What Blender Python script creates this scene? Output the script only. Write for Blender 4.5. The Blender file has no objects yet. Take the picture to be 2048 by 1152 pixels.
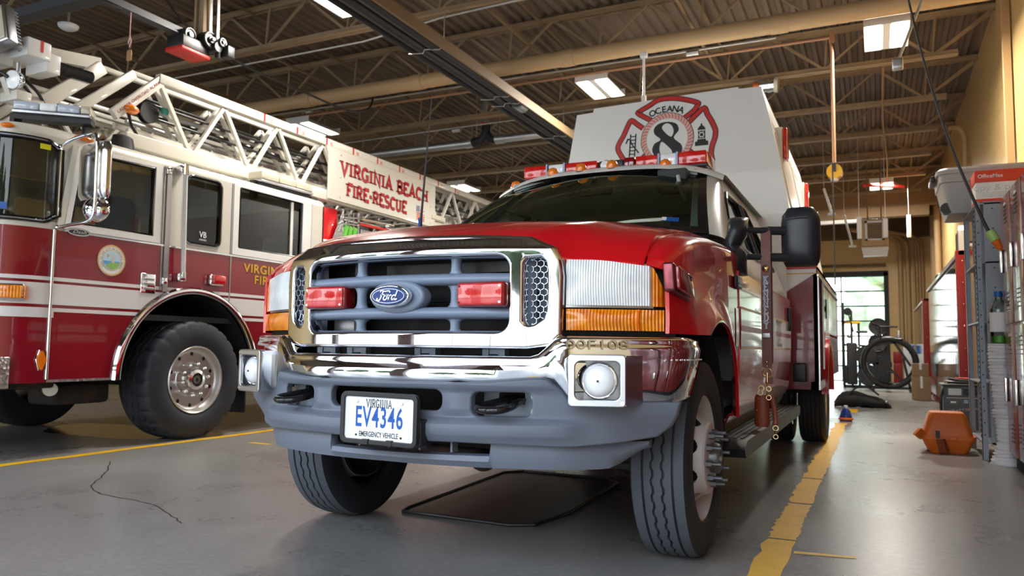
import bpy, bmesh, math, random
from mathutils import Vector, Matrix
random.seed(7)
PI = math.pi
SC = bpy.context.scene
COL = SC.collection
# ---------------------------------------------------------------- camera
cam_d = bpy.data.cameras.new('camera')
cam = bpy.data.objects.new('camera', cam_d)
COL.objects.link(cam)
_r = Vector((0.9035, 0.4285, 0.0110)).normalized()       # right
_f = Vector((-0.4274, 0.9008, 0.0770)).normalized()      # forward
_r = (_r - _f * _r.dot(_f)).normalized()
_u = _r.cross(_f)
cam.matrix_world = Matrix(((_r.x, _u.x, -_f.x, 0), (_r.y, _u.y, -_f.y, 0), (_r.z, _u.z, -_f.z, 0.85), (0, 0, 0, 1)))
cam_d.sensor_width = 36.0
cam_d.lens = 1540.0 / 2048.0 * 36.0
cam_d.clip_start = 0.05
cam_d.clip_end = 400
cam_d.dof.use_dof = True
cam_d.dof.focus_distance = 3.0
cam_d.dof.aperture_fstop = 4.5
SC.camera = cam
# ---------------------------------------------------------------- sky, sun, exposure
SC.view_settings.view_transform = 'Standard'
SC.view_settings.look = 'None'
SC.view_settings.gamma = 1.0
SC.view_settings.exposure = 1.25
SC.view_settings.use_curve_mapping = False
SC.cycles.use_denoising = True
SC.cycles.max_bounces = 9
SC.cycles.diffuse_bounces = 5
SC.cycles.glossy_bounces = 5
SC.cycles.transmission_bounces = 6
SC.cycles.transparent_max_bounces = 12
SC.cycles.sample_clamp_indirect = 6.0
SC.cycles.caustics_reflective = False
SC.cycles.caustics_refractive = False
wd = bpy.data.worlds.new('sky'); SC.world = wd
wd.use_nodes = True
_wn = wd.node_tree.nodes; _wl = wd.node_tree.links
_bg = _wn['Background']
_tc = _wn.new('ShaderNodeTexCoord'); _sx = _wn.new('ShaderNodeSeparateXYZ'); _cr = _wn.new('ShaderNodeValToRGB')
_wl.new(_tc.outputs['Generated'], _sx.inputs[0]); _wl.new(_sx.outputs['Z'], _cr.inputs[0]); _wl.new(_cr.outputs[0], _bg.inputs[0])
_cr.color_ramp.elements[0].position = 0.0; _cr.color_ramp.elements[0].color = (0.97, 0.97, 0.94, 1)
_cr.color_ramp.elements[1].position = 0.6; _cr.color_ramp.elements[1].color = (0.62, 0.78, 1.0, 1)
_bg.inputs[1].default_value = 2.6
sun_d = bpy.data.lights.new('sun', 'SUN'); sun_d.energy = 3.2; sun_d.angle = 0.02; sun_d.color = (1.0, 0.95, 0.86)
sun = bpy.data.objects.new('sun', sun_d); COL.objects.link(sun)
sun.rotation_euler = Vector((0.75, -0.35, -0.9)).to_track_quat('-Z', 'Y').to_euler()

# ---------------------------------------------------------------- materials
def mat(name, col, rough=0.5, metal=0.0, coat=0.0, spec=0.5, emit=None, es=0.0, trans=0.0, ior=1.45, alpha=1.0, bump=None, vary=None):
    m = bpy.data.materials.new(name); m.use_nodes = True
    nt = m.node_tree; b = nt.nodes['Principled BSDF']
    b.inputs['Base Color'].default_value = (*col, 1); b.inputs['Roughness'].default_value = rough
    b.inputs['Metallic'].default_value = metal; b.inputs['Coat Weight'].default_value = coat
    b.inputs['Coat Roughness'].default_value = 0.03
    b.inputs['Specular IOR Level'].default_value = spec; b.inputs['IOR'].default_value = ior
    b.inputs['Transmission Weight'].default_value = trans; b.inputs['Alpha'].default_value = alpha
    if emit: b.inputs['Emission Color'].default_value = (*emit, 1); b.inputs['Emission Strength'].default_value = es
    tc = None
    if bump or vary:
        tc = nt.nodes.new('ShaderNodeTexCoord')
    if vary:                      # (second colour, scale, contrast lo, hi, detail)
        c2, sc, lo, hi = vary[:4]
        n = nt.nodes.new('ShaderNodeTexNoise'); n.inputs['Scale'].default_value = sc; n.inputs['Detail'].default_value = 6
        mp = nt.nodes.new('ShaderNodeMapping')
        if len(vary) > 4: mp.inputs['Scale'].default_value = vary[4]
        r = nt.nodes.new('ShaderNodeValToRGB')
        r.color_ramp.elements[0].position = lo; r.color_ramp.elements[0].color = (*col, 1)
        r.color_ramp.elements[1].position = hi; r.color_ramp.elements[1].color = (*c2, 1)
        nt.links.new(tc.outputs['Object'], mp.inputs[0]); nt.links.new(mp.outputs[0], n.inputs['Vector'])
        nt.links.new(n.outputs['Fac'], r.inputs[0]); nt.links.new(r.outputs[0], b.inputs['Base Color'])
    if bump:                      # (kind, scale, strength[, vec scale])
        k, sc, st = bump[:3]
        mp = nt.nodes.new('ShaderNodeMapping'); nt.links.new(tc.outputs['Object'], mp.inputs[0])
        if len(bump) > 3: mp.inputs['Scale'].default_value = bump[3]
        if k == 'noise':
            n = nt.nodes.new('ShaderNodeTexNoise'); n.inputs['Scale'].default_value = sc; o = n.outputs['Fac']; n.inputs['Detail'].default_value = 5
        elif k == 'wave':
            n = nt.nodes.new('ShaderNodeTexWave'); n.inputs['Scale'].default_value = sc; o = n.outputs['Fac']; n.bands_direction = 'X'
        elif k == 'voronoi':
            n = nt.nodes.new('ShaderNodeTexVoronoi'); n.inputs['Scale'].default_value = sc; o = n.outputs['Distance']
        nt.links.new(mp.outputs[0], n.inputs['Vector'])
        bp = nt.nodes.new('ShaderNodeBump'); bp.inputs['Strength'].default_value = st; bp.inputs['Distance'].default_value = 0.01
        nt.links.new(o, bp.inputs['Height']); nt.links.new(bp.outputs[0], b.inputs['Normal'])
    return m

def glass_mat(name, tint, refl=1.0, rough=0.0):
    """thin pane: tinted see-through plus a clear surface reflection"""
    m = bpy.data.materials.new(name); m.use_nodes = True
    nt = m.node_tree; nt.nodes.clear()
    o = nt.nodes.new('ShaderNodeOutputMaterial'); t = nt.nodes.new('ShaderNodeBsdfTransparent'); t.inputs[0].default_value = (*tint, 1)
    g = nt.nodes.new('ShaderNodeBsdfGlossy'); g.inputs['Roughness'].default_value = rough; g.inputs[0].default_value = (*(refl if isinstance(refl, tuple) else (refl, refl, refl)), 1)
    fr = nt.nodes.new('ShaderNodeFresnel'); fr.inputs[0].default_value = 1.5
    mx = nt.nodes.new('ShaderNodeMixShader')
    nt.links.new(fr.outputs[0], mx.inputs[0]); nt.links.new(t.outputs[0], mx.inputs[1]); nt.links.new(g.outputs[0], mx.inputs[2])
    nt.links.new(mx.outputs[0], o.inputs[0])
    return m

def brick_mat(name, c1, c2, mortar, bw, bh, rough, axes, bump=0.35):
    m = bpy.data.materials.new(name); m.use_nodes = True
    nt = m.node_tree; b = nt.nodes['Principled BSDF']; b.inputs['Roughness'].default_value = rough
    tc = nt.nodes.new('ShaderNodeTexCoord'); sx = nt.nodes.new('ShaderNodeSeparateXYZ'); cb = nt.nodes.new('ShaderNodeCombineXYZ')
    nt.links.new(tc.outputs['Object'], sx.inputs[0])
    nt.links.new(sx.outputs[axes[0]], cb.inputs[0]); nt.links.new(sx.outputs[axes[1]], cb.inputs[1])
    br = nt.nodes.new('ShaderNodeTexBrick'); br.inputs['Scale'].default_value = 1.0
    br.inputs['Color1'].default_value = (*c1, 1); br.inputs['Color2'].default_value = (*c2, 1); br.inputs['Mortar'].default_value = (*mortar, 1)
    br.inputs['Brick Width'].default_value = bw; br.inputs['Row Height'].default_value = bh; br.inputs['Mortar Size'].default_value = 0.006
    br.inputs['Mortar Smooth'].default_value = 0.3
    nt.links.new(cb.outputs[0], br.inputs['Vector']); nt.links.new(br.outputs['Color'], b.inputs['Base Color'])
    bp = nt.nodes.new('ShaderNodeBump'); bp.inputs['Strength'].default_value = bump; bp.inputs['Distance'].default_value = 0.006; bp.invert = True
    nt.links.new(br.outputs['Fac'], bp.inputs['Height']); nt.links.new(bp.outputs[0], b.inputs['Normal'])
    return m

M = {}
M['red'] = mat('red_paint', (0.62, 0.006, 0.012), 0.24, coat=0.6)
M['maroon'] = mat('maroon_paint', (0.25, 0.004, 0.014), 0.25, coat=0.8)
M['stripe_red'] = mat('stripe_red', (0.42, 0.015, 0.02), 0.35)
M['white'] = mat('white_paint', (0.80, 0.80, 0.78), 0.25, coat=0.6)
M['cream'] = mat('cream_paint', (0.66, 0.635, 0.56), 0.3, coat=0.5)
M['boxwhite'] = mat('box_white', (0.90, 0.91, 0.89), 0.35, coat=0.25)
M['gold'] = mat('gold_leaf', (0.75, 0.42, 0.03), 0.35)
M['yellow'] = mat('yellow_marking', (0.84, 0.47, 0.010), 0.45, vary=((0.66, 0.34, 0.01), 6.0, 0.5, 0.8))
M['yellowsticker'] = mat('yellow_sticker', (0.85, 0.80, 0.02), 0.5)
M['chrome'] = mat('chrome', (0.82, 0.84, 0.88), 0.045, metal=1.0)
M['darkchrome'] = mat('dark_chrome', (0.48, 0.47, 0.48), 0.16, metal=1.0)
M['hookplate'] = mat('painted_bracket', (0.17, 0.20, 0.24), 0.5, vary=((0.10, 0.09, 0.085), 12.0, 0.5, 0.75))
M['matblack'] = mat('rubber_mat', (0.016, 0.016, 0.018), 0.42)
M['openergrey'] = mat('opener_rail_grey', (0.06, 0.065, 0.075), 0.45)
M['trimpale'] = mat('pale_trim', (0.60, 0.66, 0.60), 0.7)
M['pinkchrome'] = mat('red_tinted_chrome', (0.20, 0.055, 0.065), 0.28, metal=0.9)
M['steel'] = mat('brushed_steel', (0.62, 0.61, 0.60), 0.22, metal=1.0)
M['dullsteel'] = mat('dull_steel', (0.42, 0.42, 0.42), 0.42, metal=0.9)
M['galv'] = mat('galvanised', (0.55, 0.57, 0.58), 0.35, metal=0.9)
M['silver'] = mat('silver_bezel', (0.50, 0.51, 0.54), 0.28, metal=1.0)
M['greyplastic'] = mat('grey_valance_plastic', (0.145, 0.165, 0.21), 0.42, bump=('noise', 260.0, 0.05))
M['grilleplastic'] = mat('grille_plastic', (0.20, 0.25, 0.34), 0.28)
M['black'] = mat('black_plastic', (0.018, 0.018, 0.02), 0.38)
M['blackgloss'] = mat('black_gloss', (0.012, 0.012, 0.014), 0.12)
M['blackmatte'] = mat('black_matte', (0.012, 0.012, 0.012), 0.8)
M['mirrorblack'] = mat('mirror_shell_black', (0.022, 0.024, 0.03), 0.36)
M['rubber'] = mat('tire_rubber', (0.022, 0.025, 0.032), 0.62, bump=('noise', 120.0, 0.1))
M['tread'] = mat('tire_tread', (0.075, 0.085, 0.105), 0.7)
M['darkrubber'] = mat('dark_rubber', (0.016, 0.017, 0.020), 0.6)
M['under'] = mat('underbody', (0.02, 0.018, 0.016), 0.8, vary=((0.07, 0.035, 0.02), 9.0, 0.5, 0.8))
M['radiator'] = mat('radiator_fins', (0.02, 0.018, 0.016), 0.6, metal=0.3, bump=('wave', 90.0, 0.6, (0, 0, 1)))
M['rimwhite'] = mat('rim_white', (0.62, 0.58, 0.58), 0.35, vary=((0.45, 0.40, 0.38), 8.0, 0.5, 0.8))
M['alu'] = mat('polished_aluminium', (0.74, 0.72, 0.70), 0.16, metal=1.0)
M['rimalu'] = mat('machined_aluminium', (0.60, 0.58, 0.56), 0.36, metal=0.9)
M['diamond'] = mat('tread_plate', (0.45, 0.45, 0.46), 0.3, metal=1.0, bump=('voronoi', 40.0, 0.6))
M['lens'] = mat('headlight_lens', (0.88, 0.92, 0.93), 0.12, coat=0.6, vary=((0.62, 0.68, 0.72), 7.0, 0.45, 0.75), bump=('wave', 38.0, 0.35))
M['amber'] = mat('amber_lens', (0.95, 0.30, 0.004), 0.12, coat=0.8, vary=((0.70, 0.15, 0.002), 14.0, 0.42, 0.7), bump=('wave', 30.0, 0.45))
M['redlens'] = mat('red_lens', (0.62, 0.012, 0.012), 0.1, coat=1.0, vary=((0.85, 0.08, 0.05), 9.0, 0.5, 0.8), bump=('wave', 50.0, 0.2))
M['darkredlens'] = mat('dark_red_lens', (0.22, 0.006, 0.008), 0.1, coat=1.0)
M['clearlens'] = mat('clear_lens', (0.82, 0.84, 0.86), 0.08, coat=0.8)
M['orange'] = mat('orange_lens', (0.85, 0.20, 0.01), 0.15, coat=0.8)
M['foglens'] = mat('fog_lens', (0.92, 0.94, 0.96), 0.15, coat=1.0)  # right lamp only: white base colour stands in for its bright reflection
M['glass'] = glass_mat('windshield_glass', (0.78, 0.90, 0.84), (0.75, 1.0, 0.88))
M['darkglass'] = glass_mat('dark_side_glass', (0.55, 0.62, 0.59))
M['truckglass'] = glass_mat('truck_cab_glass', (0.30, 0.34, 0.33))
M['lug'] = mat('dark_stud', (0.17, 0.17, 0.18), 0.42, metal=0.7)
M['clearglass'] = glass_mat('clear_glass', (0.86, 0.9, 0.88))
M['interior'] = mat('interior_grey', (0.36, 0.39, 0.37), 0.7)
M['interiordark'] = mat('interior_dark', (0.04, 0.043, 0.043), 0.75)
M['seatblue'] = mat('seat_blue_grey', (0.09, 0.11, 0.15), 0.8)
M['platewhite'] = mat('plate_white', (0.85, 0.86, 0.87), 0.35)
M['blue'] = mat('plate_blue', (0.01, 0.10, 0.42), 0.4)
M['fordblue'] = mat('badge_blue', (0.012, 0.045, 0.22), 0.2, coat=0.6)
M['ink'] = mat('black_ink', (0.012, 0.012, 0.014), 0.45)
M['inkred'] = mat('red_ink', (0.60, 0.025, 0.02), 0.4)
M['signred'] = mat('sign_red', (0.42, 0.008, 0.014), 0.4)
M['ropepink'] = mat('rope_pink', (0.80, 0.50, 0.45), 0.5)
M['leather'] = mat('strap_leather', (0.16, 0.055, 0.04), 0.5, bump=('noise', 90.0, 0.15))
M['leatherred'] = mat('tan_leather', (0.24, 0.05, 0.018), 0.45)
M['brass'] = mat('brass', (0.75, 0.58, 0.28), 0.22, metal=1.0)
M['paleblue'] = mat('pale_blue_letter', (0.30, 0.45, 0.65), 0.5)
M['joist'] = mat('joist_tan', (0.37, 0.265, 0.155), 0.6, vary=((0.29, 0.205, 0.118), 3.0, 0.4, 0.7))
M['joistdark'] = mat('joist_brown', (0.20, 0.135, 0.07), 0.65)
M['deck'] = mat('deck_brown', (0.185, 0.138, 0.098), 0.65, vary=((0.135, 0.10, 0.07), 1.2, 0.4, 0.7))
M['pipe'] = mat('tan_pipe', (0.52, 0.36, 0.19), 0.5)
M['copper'] = mat('copper_pipe', (0.42, 0.22, 0.12), 0.45)
M['conduit'] = mat('conduit', (0.50, 0.50, 0.48), 0.4, metal=0.6)
M['heater'] = mat('heater_black', (0.025, 0.024, 0.027), 0.5)
M['fixture'] = mat('fixture_white', (0.8, 0.8, 0.8), 0.4)
M['tube'] = mat('fluorescent_tube', (1, 1, 1), 0.5, emit=(1.0, 0.93, 0.82), es=3.2)
M['wood'] = mat('wood', (0.42, 0.25, 0.12), 0.6)
M['paper'] = mat('paper_white', (0.82, 0.82, 0.80), 0.7)
M['boxred'] = mat('box_red', (0.72, 0.06, 0.02), 0.55)
M['totegrey'] = mat('tote_grey', (0.36, 0.37, 0.38), 0.5)
M['locker'] = mat('locker_maroon', (0.20, 0.020, 0.018), 0.26, coat=0.4)
M['cabinetgrey'] = mat('cabinet_grey', (0.30, 0.34, 0.39), 0.4)
M['orangeplastic'] = mat('orange_plastic', (0.72, 0.16, 0.02), 0.45)
M['charger'] = mat('charger_slate', (0.075, 0.09, 0.11), 0.5)
M['cardboard'] = mat('cardboard', (0.32, 0.21, 0.12), 0.8)
M['bag'] = mat('black_nylon', (0.012, 0.012, 0.013), 0.75, bump=('noise', 14.0, 0.6))
M['green'] = mat('green_plastic', (0.12, 0.50, 0.05), 0.45)
M['gearred'] = mat('gear_locker_red', (0.26, 0.015, 0.012), 0.4)
M['mirrorsteel'] = mat('polished_panel', (0.80, 0.82, 0.79), 0.07, metal=1.0, bump=('noise', 5.0, 0.12))
M['cloth'] = mat('white_cloth', (0.78, 0.78, 0.80), 0.85)
M['limegreen'] = mat('lime_foam', (0.40, 0.62, 0.18), 0.6)
M['wallpaint'] = brick_mat('yellow_block', (0.74, 0.52, 0.23), (0.71, 0.50, 0.215), (0.62, 0.43, 0.18), 0.4, 0.2, 0.26, (1, 2))
M['brickfront'] = brick_mat('front_brick', (0.25, 0.175, 0.165), (0.21, 0.145, 0.14), (0.36, 0.33, 0.31), 0.22, 0.075, 0.8, (0, 2))
M['wallback'] = brick_mat('yellow_block_back', (0.78, 0.55, 0.22), (0.76, 0.53, 0.21), (0.66, 0.46, 0.18), 0.4, 0.2, 0.40, (0, 2))

def floor_mat():
    m = bpy.data.materials.new('sealed_concrete'); m.use_nodes = True
    nt = m.node_tree; b = nt.nodes['Principled BSDF']; L = nt.links.new
    tc = nt.nodes.new('ShaderNodeTexCoord')
    n1 = nt.nodes.new('ShaderNodeTexNoise'); n1.inputs['Scale'].default_value = 0.9; n1.inputs['Detail'].default_value = 9; n1.inputs['Roughness'].default_value = 0.65
    n2 = nt.nodes.new('ShaderNodeTexNoise'); n2.inputs['Scale'].default_value = 26; n2.inputs['Detail'].default_value = 8; n2.inputs['Roughness'].default_value = 0.7
    for n in (n1, n2): L(tc.outputs['Object'], n.inputs['Vector'])
    mx = nt.nodes.new('ShaderNodeMix'); mx.data_type = 'FLOAT'; mx.inputs[0].default_value = 0.5
    L(n1.outputs['Fac'], mx.inputs[2]); L(n2.outputs['Fac'], mx.inputs[3])
    r = nt.nodes.new('ShaderNodeValToRGB')
    e = r.color_ramp.elements
    e[0].position = 0.30; e[0].color = (0.175, 0.166, 0.156, 1); e[1].position = 0.70; e[1].color = (0.37, 0.355, 0.335, 1)
    k = e.new(0.5); k.color = (0.255, 0.243, 0.228, 1)
    L(mx.outputs[0], r.inputs[0]); L(r.outputs[0], b.inputs['Base Color'])
    r2 = nt.nodes.new('ShaderNodeMapRange'); r2.inputs[1].default_value = 0.3; r2.inputs[2].default_value = 0.7; r2.inputs[3].default_value = 0.24; r2.inputs[4].default_value = 0.34
    L(n1.outputs['Fac'], r2.inputs[0]); L(r2.outputs[0], b.inputs['Roughness'])
    bp = nt.nodes.new('ShaderNodeBump'); bp.inputs['Strength'].default_value = 0.08; bp.inputs['Distance'].default_value = 0.01
    L(n2.outputs['Fac'], bp.inputs['Height']); L(bp.outputs[0], b.inputs['Normal'])
    return m
M['floor'] = floor_mat()
M['apron'] = mat('apron_concrete', (0.42, 0.41, 0.39), 0.85)
M['leaf'] = mat('hedge_leaf', (0.50, 0.60, 0.40), 0.7, vary=((0.70, 0.78, 0.60), 2.0, 0.4, 0.65))
M['darkleaf'] = mat('dark_leaf', (0.035, 0.055, 0.022), 0.8)  # dark foliage of the added front trees, to darken the chrome
M['asphalt'] = mat('asphalt', (0.10, 0.10, 0.105), 0.8)
M['trunk'] = mat('bark', (0.12, 0.09, 0.06), 0.9)

# ---------------------------------------------------------------- mesh helpers
class MB:
    def __init__(s): s.v = []; s.f = []; s.m = []; s.cur = 0; s.flat = []
    def use(s, i): s.cur = i; return s
    def add(s, vs, fs, flat=False):
        o = len(s.v); s.v += [tuple(p) for p in vs]
        for f in fs: s.f.append([o + i for i in f]); s.m.append(s.cur)
        return s
    def box(s, x0, x1, y0, y1, z0, z1, bev=0.0):
        if bev > 0:
            bm = bmesh.new(); bmesh.ops.create_cube(bm, size=1.0)
            for v in bm.verts: v.co = Vector(((x0 + x1) / 2 + v.co.x * (x1 - x0), (y0 + y1) / 2 + v.co.y * (y1 - y0), (z0 + z1) / 2 + v.co.z * (z1 - z0)))
            bmesh.ops.bevel(bm, geom=bm.edges[:], offset=min(bev, 0.49 * min(abs(x1 - x0), abs(y1 - y0), abs(z1 - z0))), segments=3, profile=0.5, affect='EDGES')
            return s.bm(bm)
        v = [(x, y, z) for z in (z0, z1) for y in (y0, y1) for x in (x0, x1)]
        return s.add(v, [(0, 2, 3, 1), (4, 5, 7, 6), (0, 1, 5, 4), (2, 6, 7, 3), (0, 4, 6, 2), (1, 3, 7, 5)])
    def bm(s, bm, mtx=None):
        bm.verts.ensure_lookup_table(); bm.verts.index_update()
        s.add([(mtx @ v.co) if mtx else v.co.copy() for v in bm.verts], [[v.index for v in f.verts] for f in bm.faces]); bm.free(); return s
    def mesh(s, me, fn=lambda p: p):
        s.add([fn(v.co) for v in me.vertices], [list(p.vertices) for p in me.polygons]); bpy.data.meshes.remove(me); return s
    def bar(s, a, b, w, h=None, up=(0, 0, 1), bev=0.0):
        a = Vector(a); b = Vector(b); h = h or w; d = (b - a); L = d.length; d.normalize()
        u = Vector(up)
        if abs(d.dot(u)) > 0.98: u = Vector((1, 0, 0))
        r = d.cross(u).normalized(); u = r.cross(d).normalized()
        mtx = Matrix(((r.x, d.x, u.x, a.x), (r.y, d.y, u.y, a.y), (r.z, d.z, u.z, a.z), (0, 0, 0, 1)))
        t = MB().box(-w / 2, w / 2, 0, L, -h / 2, h / 2, bev)
        return s.add([mtx @ Vector(p) for p in t.v], t.f)
    def tube(s, pts, r, n=10, cap=True, closed=False):
        P = [Vector(p) for p in pts]; k = len(P); R = r if isinstance(r, (list, tuple)) else [r] * k
        def tan(i):
            if closed: return (P[(i + 1) % k] - P[i - 1]).normalized()
            return (P[min(i + 1, k - 1)] - P[max(i - 1, 0)]).normalized()
        t0 = tan(0); u = Vector((0, 0, 1)) if abs(t0.z) < 0.9 else Vector((1, 0, 0))
        u = (u - t0 * u.dot(t0)).normalized(); vs = []
        for i in range(k):
            t = tan(i); u = (u - t * u.dot(t)).normalized(); w = t.cross(u)
            for j in range(n):
                a = 2 * PI * j / n; vs.append(P[i] + (u * math.cos(a) + w * math.sin(a)) * R[i])
        fs = []
        for i in range(k if closed else k - 1):
            i2 = (i + 1) % k
            for j in range(n): fs.append((i * n + j, i * n + (j + 1) % n, i2 * n + (j + 1) % n, i2 * n + j))
        if cap and not closed: fs.append(tuple(reversed(range(n)))); fs.append(tuple(range((k - 1) * n, k * n)))
        return s.add(vs, fs)
    def cyl(s, a, b, r, n=20): return s.tube([a, b], r, n)
    def lathe(s, prof, c, ax, n=40, a0=0.0, a1=2 * PI):
        """prof: (r, h) pairs turned about axis ax through c"""
        c = Vector(c); ax = Vector(ax).normalized(); u = Vector((0, 0, 1)) if abs(ax.z) < 0.9 else Vector((1, 0, 0))
        u = (u - ax * u.dot(ax)).normalized(); w = ax.cross(u); full = abs(a1 - a0 - 2 * PI) < 1e-6
        m = n if full else n + 1; k = len(prof)
        vs = [c + ax * h + (u * math.cos(a0 + (a1 - a0) * j / n) + w * math.sin(a0 + (a1 - a0) * j / n)) * r for j in range(m) for r, h in prof]
        fs = []
        for j in range(n):
            j2 = (j + 1) % m
            for i in range(k - 1):
                q = [j * k + i, j2 * k + i, j2 * k + i + 1, j * k + i + 1]
                if prof[i][0] == 0: q = [j * k + i, j2 * k + i + 1, j * k + i + 1]
                elif prof[i + 1][0] == 0: q = [j * k + i, j2 * k + i, j * k + i + 1]
                fs.append(q)
        return s.add(vs, fs)
    def sphere(s, c, r, n=16, m=10):
        rx, ry, rz = r if isinstance(r, (tuple, list)) else (r, r, r)
        prof = [(math.sin(PI * i / m), -math.cos(PI * i / m)) for i in range(m + 1)]; prof[0] = (0, -1); prof[-1] = (0, 1)
        t = MB().lathe(prof, (0, 0, 0), (0, 0, 1), n)
        return s.add([(c[0] + p[0] * rx, c[1] + p[1] * ry, c[2] + p[2] * rz) for p in t.v], t.f)
    def grid(s, fn, nu, nv, skip=None, thick=None):
        vs = [fn(i / nu, j / nv) for j in range(nv + 1) for i in range(nu + 1)]
        fs = [(j * (nu + 1) + i, j * (nu + 1) + i + 1, (j + 1) * (nu + 1) + i + 1, (j + 1) * (nu + 1) + i) for j in range(nv) for i in range(nu)
              if not (skip and skip((i + .5) / nu, (j + .5) / nv))]
        return s.add(vs, fs)
    def loft(s, secs, cap=True, closed=True):
        k = len(secs[0]); vs = [p for q in secs for p in q]; fs = []
        for i in range(len(secs) - 1):
            for j in range(k if closed else k - 1): fs.append((i * k + j, i * k + (j + 1) % k, (i + 1) * k + (j + 1) % k, (i + 1) * k + j))
        if cap: fs.append(tuple(reversed(range(k)))); fs.append(tuple(range((len(secs) - 1) * k, len(secs) * k)))
        return s.add(vs, fs)
    def prism(s, poly, fn, d0, d1):
        """poly of (a, b); fn(a, b, d) -> point; solid between depths d0 and d1"""
        return s.loft([[fn(a, b, d0) for a, b in poly], [fn(a, b, d1) for a, b in poly]])
    def torus(s, c, ax, R, r, n=32, m=10, a0=0, a1=2 * PI):
        c = Vector(c); ax = Vector(ax).normalized(); u = Vector((0, 0, 1)) if abs(ax.z) < 0.9 else Vector((1, 0, 0))
        u = (u - ax * u.dot(ax)).normalized(); w = ax.cross(u); full = abs(a1 - a0 - 2 * PI) < 1e-6
        k = n if full else n + 1
        return s.tube([c + (u * math.cos(a0 + (a1 - a0) * i / n) + w * math.sin(a0 + (a1 - a0) * i / n)) * R for i in range(k)], r, m, closed=full)
    def moved(s, fn):
        s.v = [tuple(fn(Vector(p))) for p in s.v]; return s
    def solid(s, th):
        """give an open sheet a thickness"""
        me = bpy.data.meshes.new('t'); me.from_pydata(s.v, [], s.f); bm = bmesh.new(); bm.from_mesh(me); bpy.data.meshes.remove(me)
        bmesh.ops.recalc_face_normals(bm, faces=bm.faces[:])
        bmesh.ops.solidify(bm, geom=bm.faces[:], thickness=th)
        s.v = []; s.f = []; s.m = []; s.bm(bm); return s

def shell(mb, d):
    """thicken an open sheet along the vector d"""
    d = Vector(d); n = len(mb.v); ec = {}
    for f in mb.f:
        for a, b in zip(f, f[1:] + f[:1]): ec[(a, b)] = ec.get((a, b), 0) + 1
    k = len(mb.f); mats = list(mb.m)
    rim = [(a, b) for (a, b) in ec if (b, a) not in ec]
    mb.v += [tuple(Vector(p) + d) for p in mb.v]; mb.f += [[i + n for i in f[::-1]] for f in mb.f[:k]]; mb.m += mats
    for a, b in rim: mb.f.append([b, a, a + n, b + n]); mb.m.append(0)
    return mb
def wloc(o):
    l = Vector((0, 0, 0))
    while o: l += o.location; o = o.parent
    return l
def build(name, mb, mats, parent=None, org=None, ang=38, recalc=True):
    base = wloc(parent) if parent else Vector((0, 0, 0)); o0 = Vector(org) if org else Vector((0, 0, 0)); off = base + o0 if not parent else base
    me = bpy.data.meshes.new(name)
    me.from_pydata([(p[0] - off.x, p[1] - off.y, p[2] - off.z) for p in mb.v], [], mb.f)
    mats = mats if isinstance(mats, (list, tuple)) else [mats]
    for m in mats: me.materials.append(M[m] if isinstance(m, str) else m)
    me.polygons.foreach_set('material_index', mb.m)
    if recalc:
        bm = bmesh.new(); bm.from_mesh(me); bmesh.ops.recalc_face_normals(bm, faces=bm.faces[:]); bm.to_mesh(me); bm.free()
    me.polygons.foreach_set('use_smooth', [True] * len(me.polygons))
    me.set_sharp_from_angle(angle=math.radians(ang))
    me.update()
    o = bpy.data.objects.new(name, me); COL.objects.link(o)
    if parent: o.parent = parent
    elif org: o.location = o0
    return o
def tag(o, label, cat, group=None, kind=None):
    o['label'] = label; o['category'] = cat
    if group: o['group'] = group
    if kind: o['kind'] = kind
    return o
def thing(name, label, cat, loc, group=None):
    o = bpy.data.objects.new(name, None); COL.objects.link(o); o.location = loc
    return tag(o, label, cat, group)
def struct(name, mb, m, org=None):
    o = build(name, mb, m, None, org); o['kind'] = 'structure'; return o
def dup(o, loc, label=None, rz=None):
    r = o.copy(); COL.objects.link(r); r.location = loc
    if rz is not None: r.rotation_euler = (0, 0, rz)
    if label: r['label'] = label
    for c in list(o.children):
        d = c.copy(); COL.objects.link(d); d.parent = r
        for g in list(c.children):
            e = g.copy(); COL.objects.link(e); e.parent = d
    return r

# text, filled outlines and ribbons in a plane:  o origin, u right, v up
def plane(o, u=(1, 0, 0), v=(0, 0, 1)):
    o = Vector(o); u = Vector(u).normalized(); v = Vector(v); v = (v - u * v.dot(u)).normalized(); n = u.cross(v)
    return lambda p: o + u * p[0] + v * p[1] + n * (p[2] if len(p) > 2 else 0)
XZ = ((1, 0, 0), (0, 0, 1)); YZ = ((0, 1, 0), (0, 0, 1))
def curve_mesh(cu):
    ob = bpy.data.objects.new('t', cu); me = bpy.data.meshes.new_from_object(ob); bpy.data.objects.remove(ob)
    return me
def text(s, fn, size, align='CENTER', bold=0.0, ext=0.0006, sx=1.0, shear=0.0, lift=0.001, spacing=1.0, bend=None):
    cu = bpy.data.curves.new('t', 'FONT'); cu.body = s; cu.size = 1.0; cu.align_x = align; cu.align_y = 'CENTER'
    cu.offset = bold; cu.extrude = 0.0; cu.shear = shear; cu.space_character = spacing; cu.resolution_u = 3
    me = curve_mesh(cu); bpy.data.curves.remove(cu)
    mb = MB(); k = size / 0.70
    mb.mesh(me, lambda p: (p.x * k * sx, p.y * k, lift))
    if bend: mb.v = [bend(p) for p in mb.v]
    if ext > 0: mb.solid(ext)
    mb.v = [tuple(fn(p)) for p in mb.v]
    return mb
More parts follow.
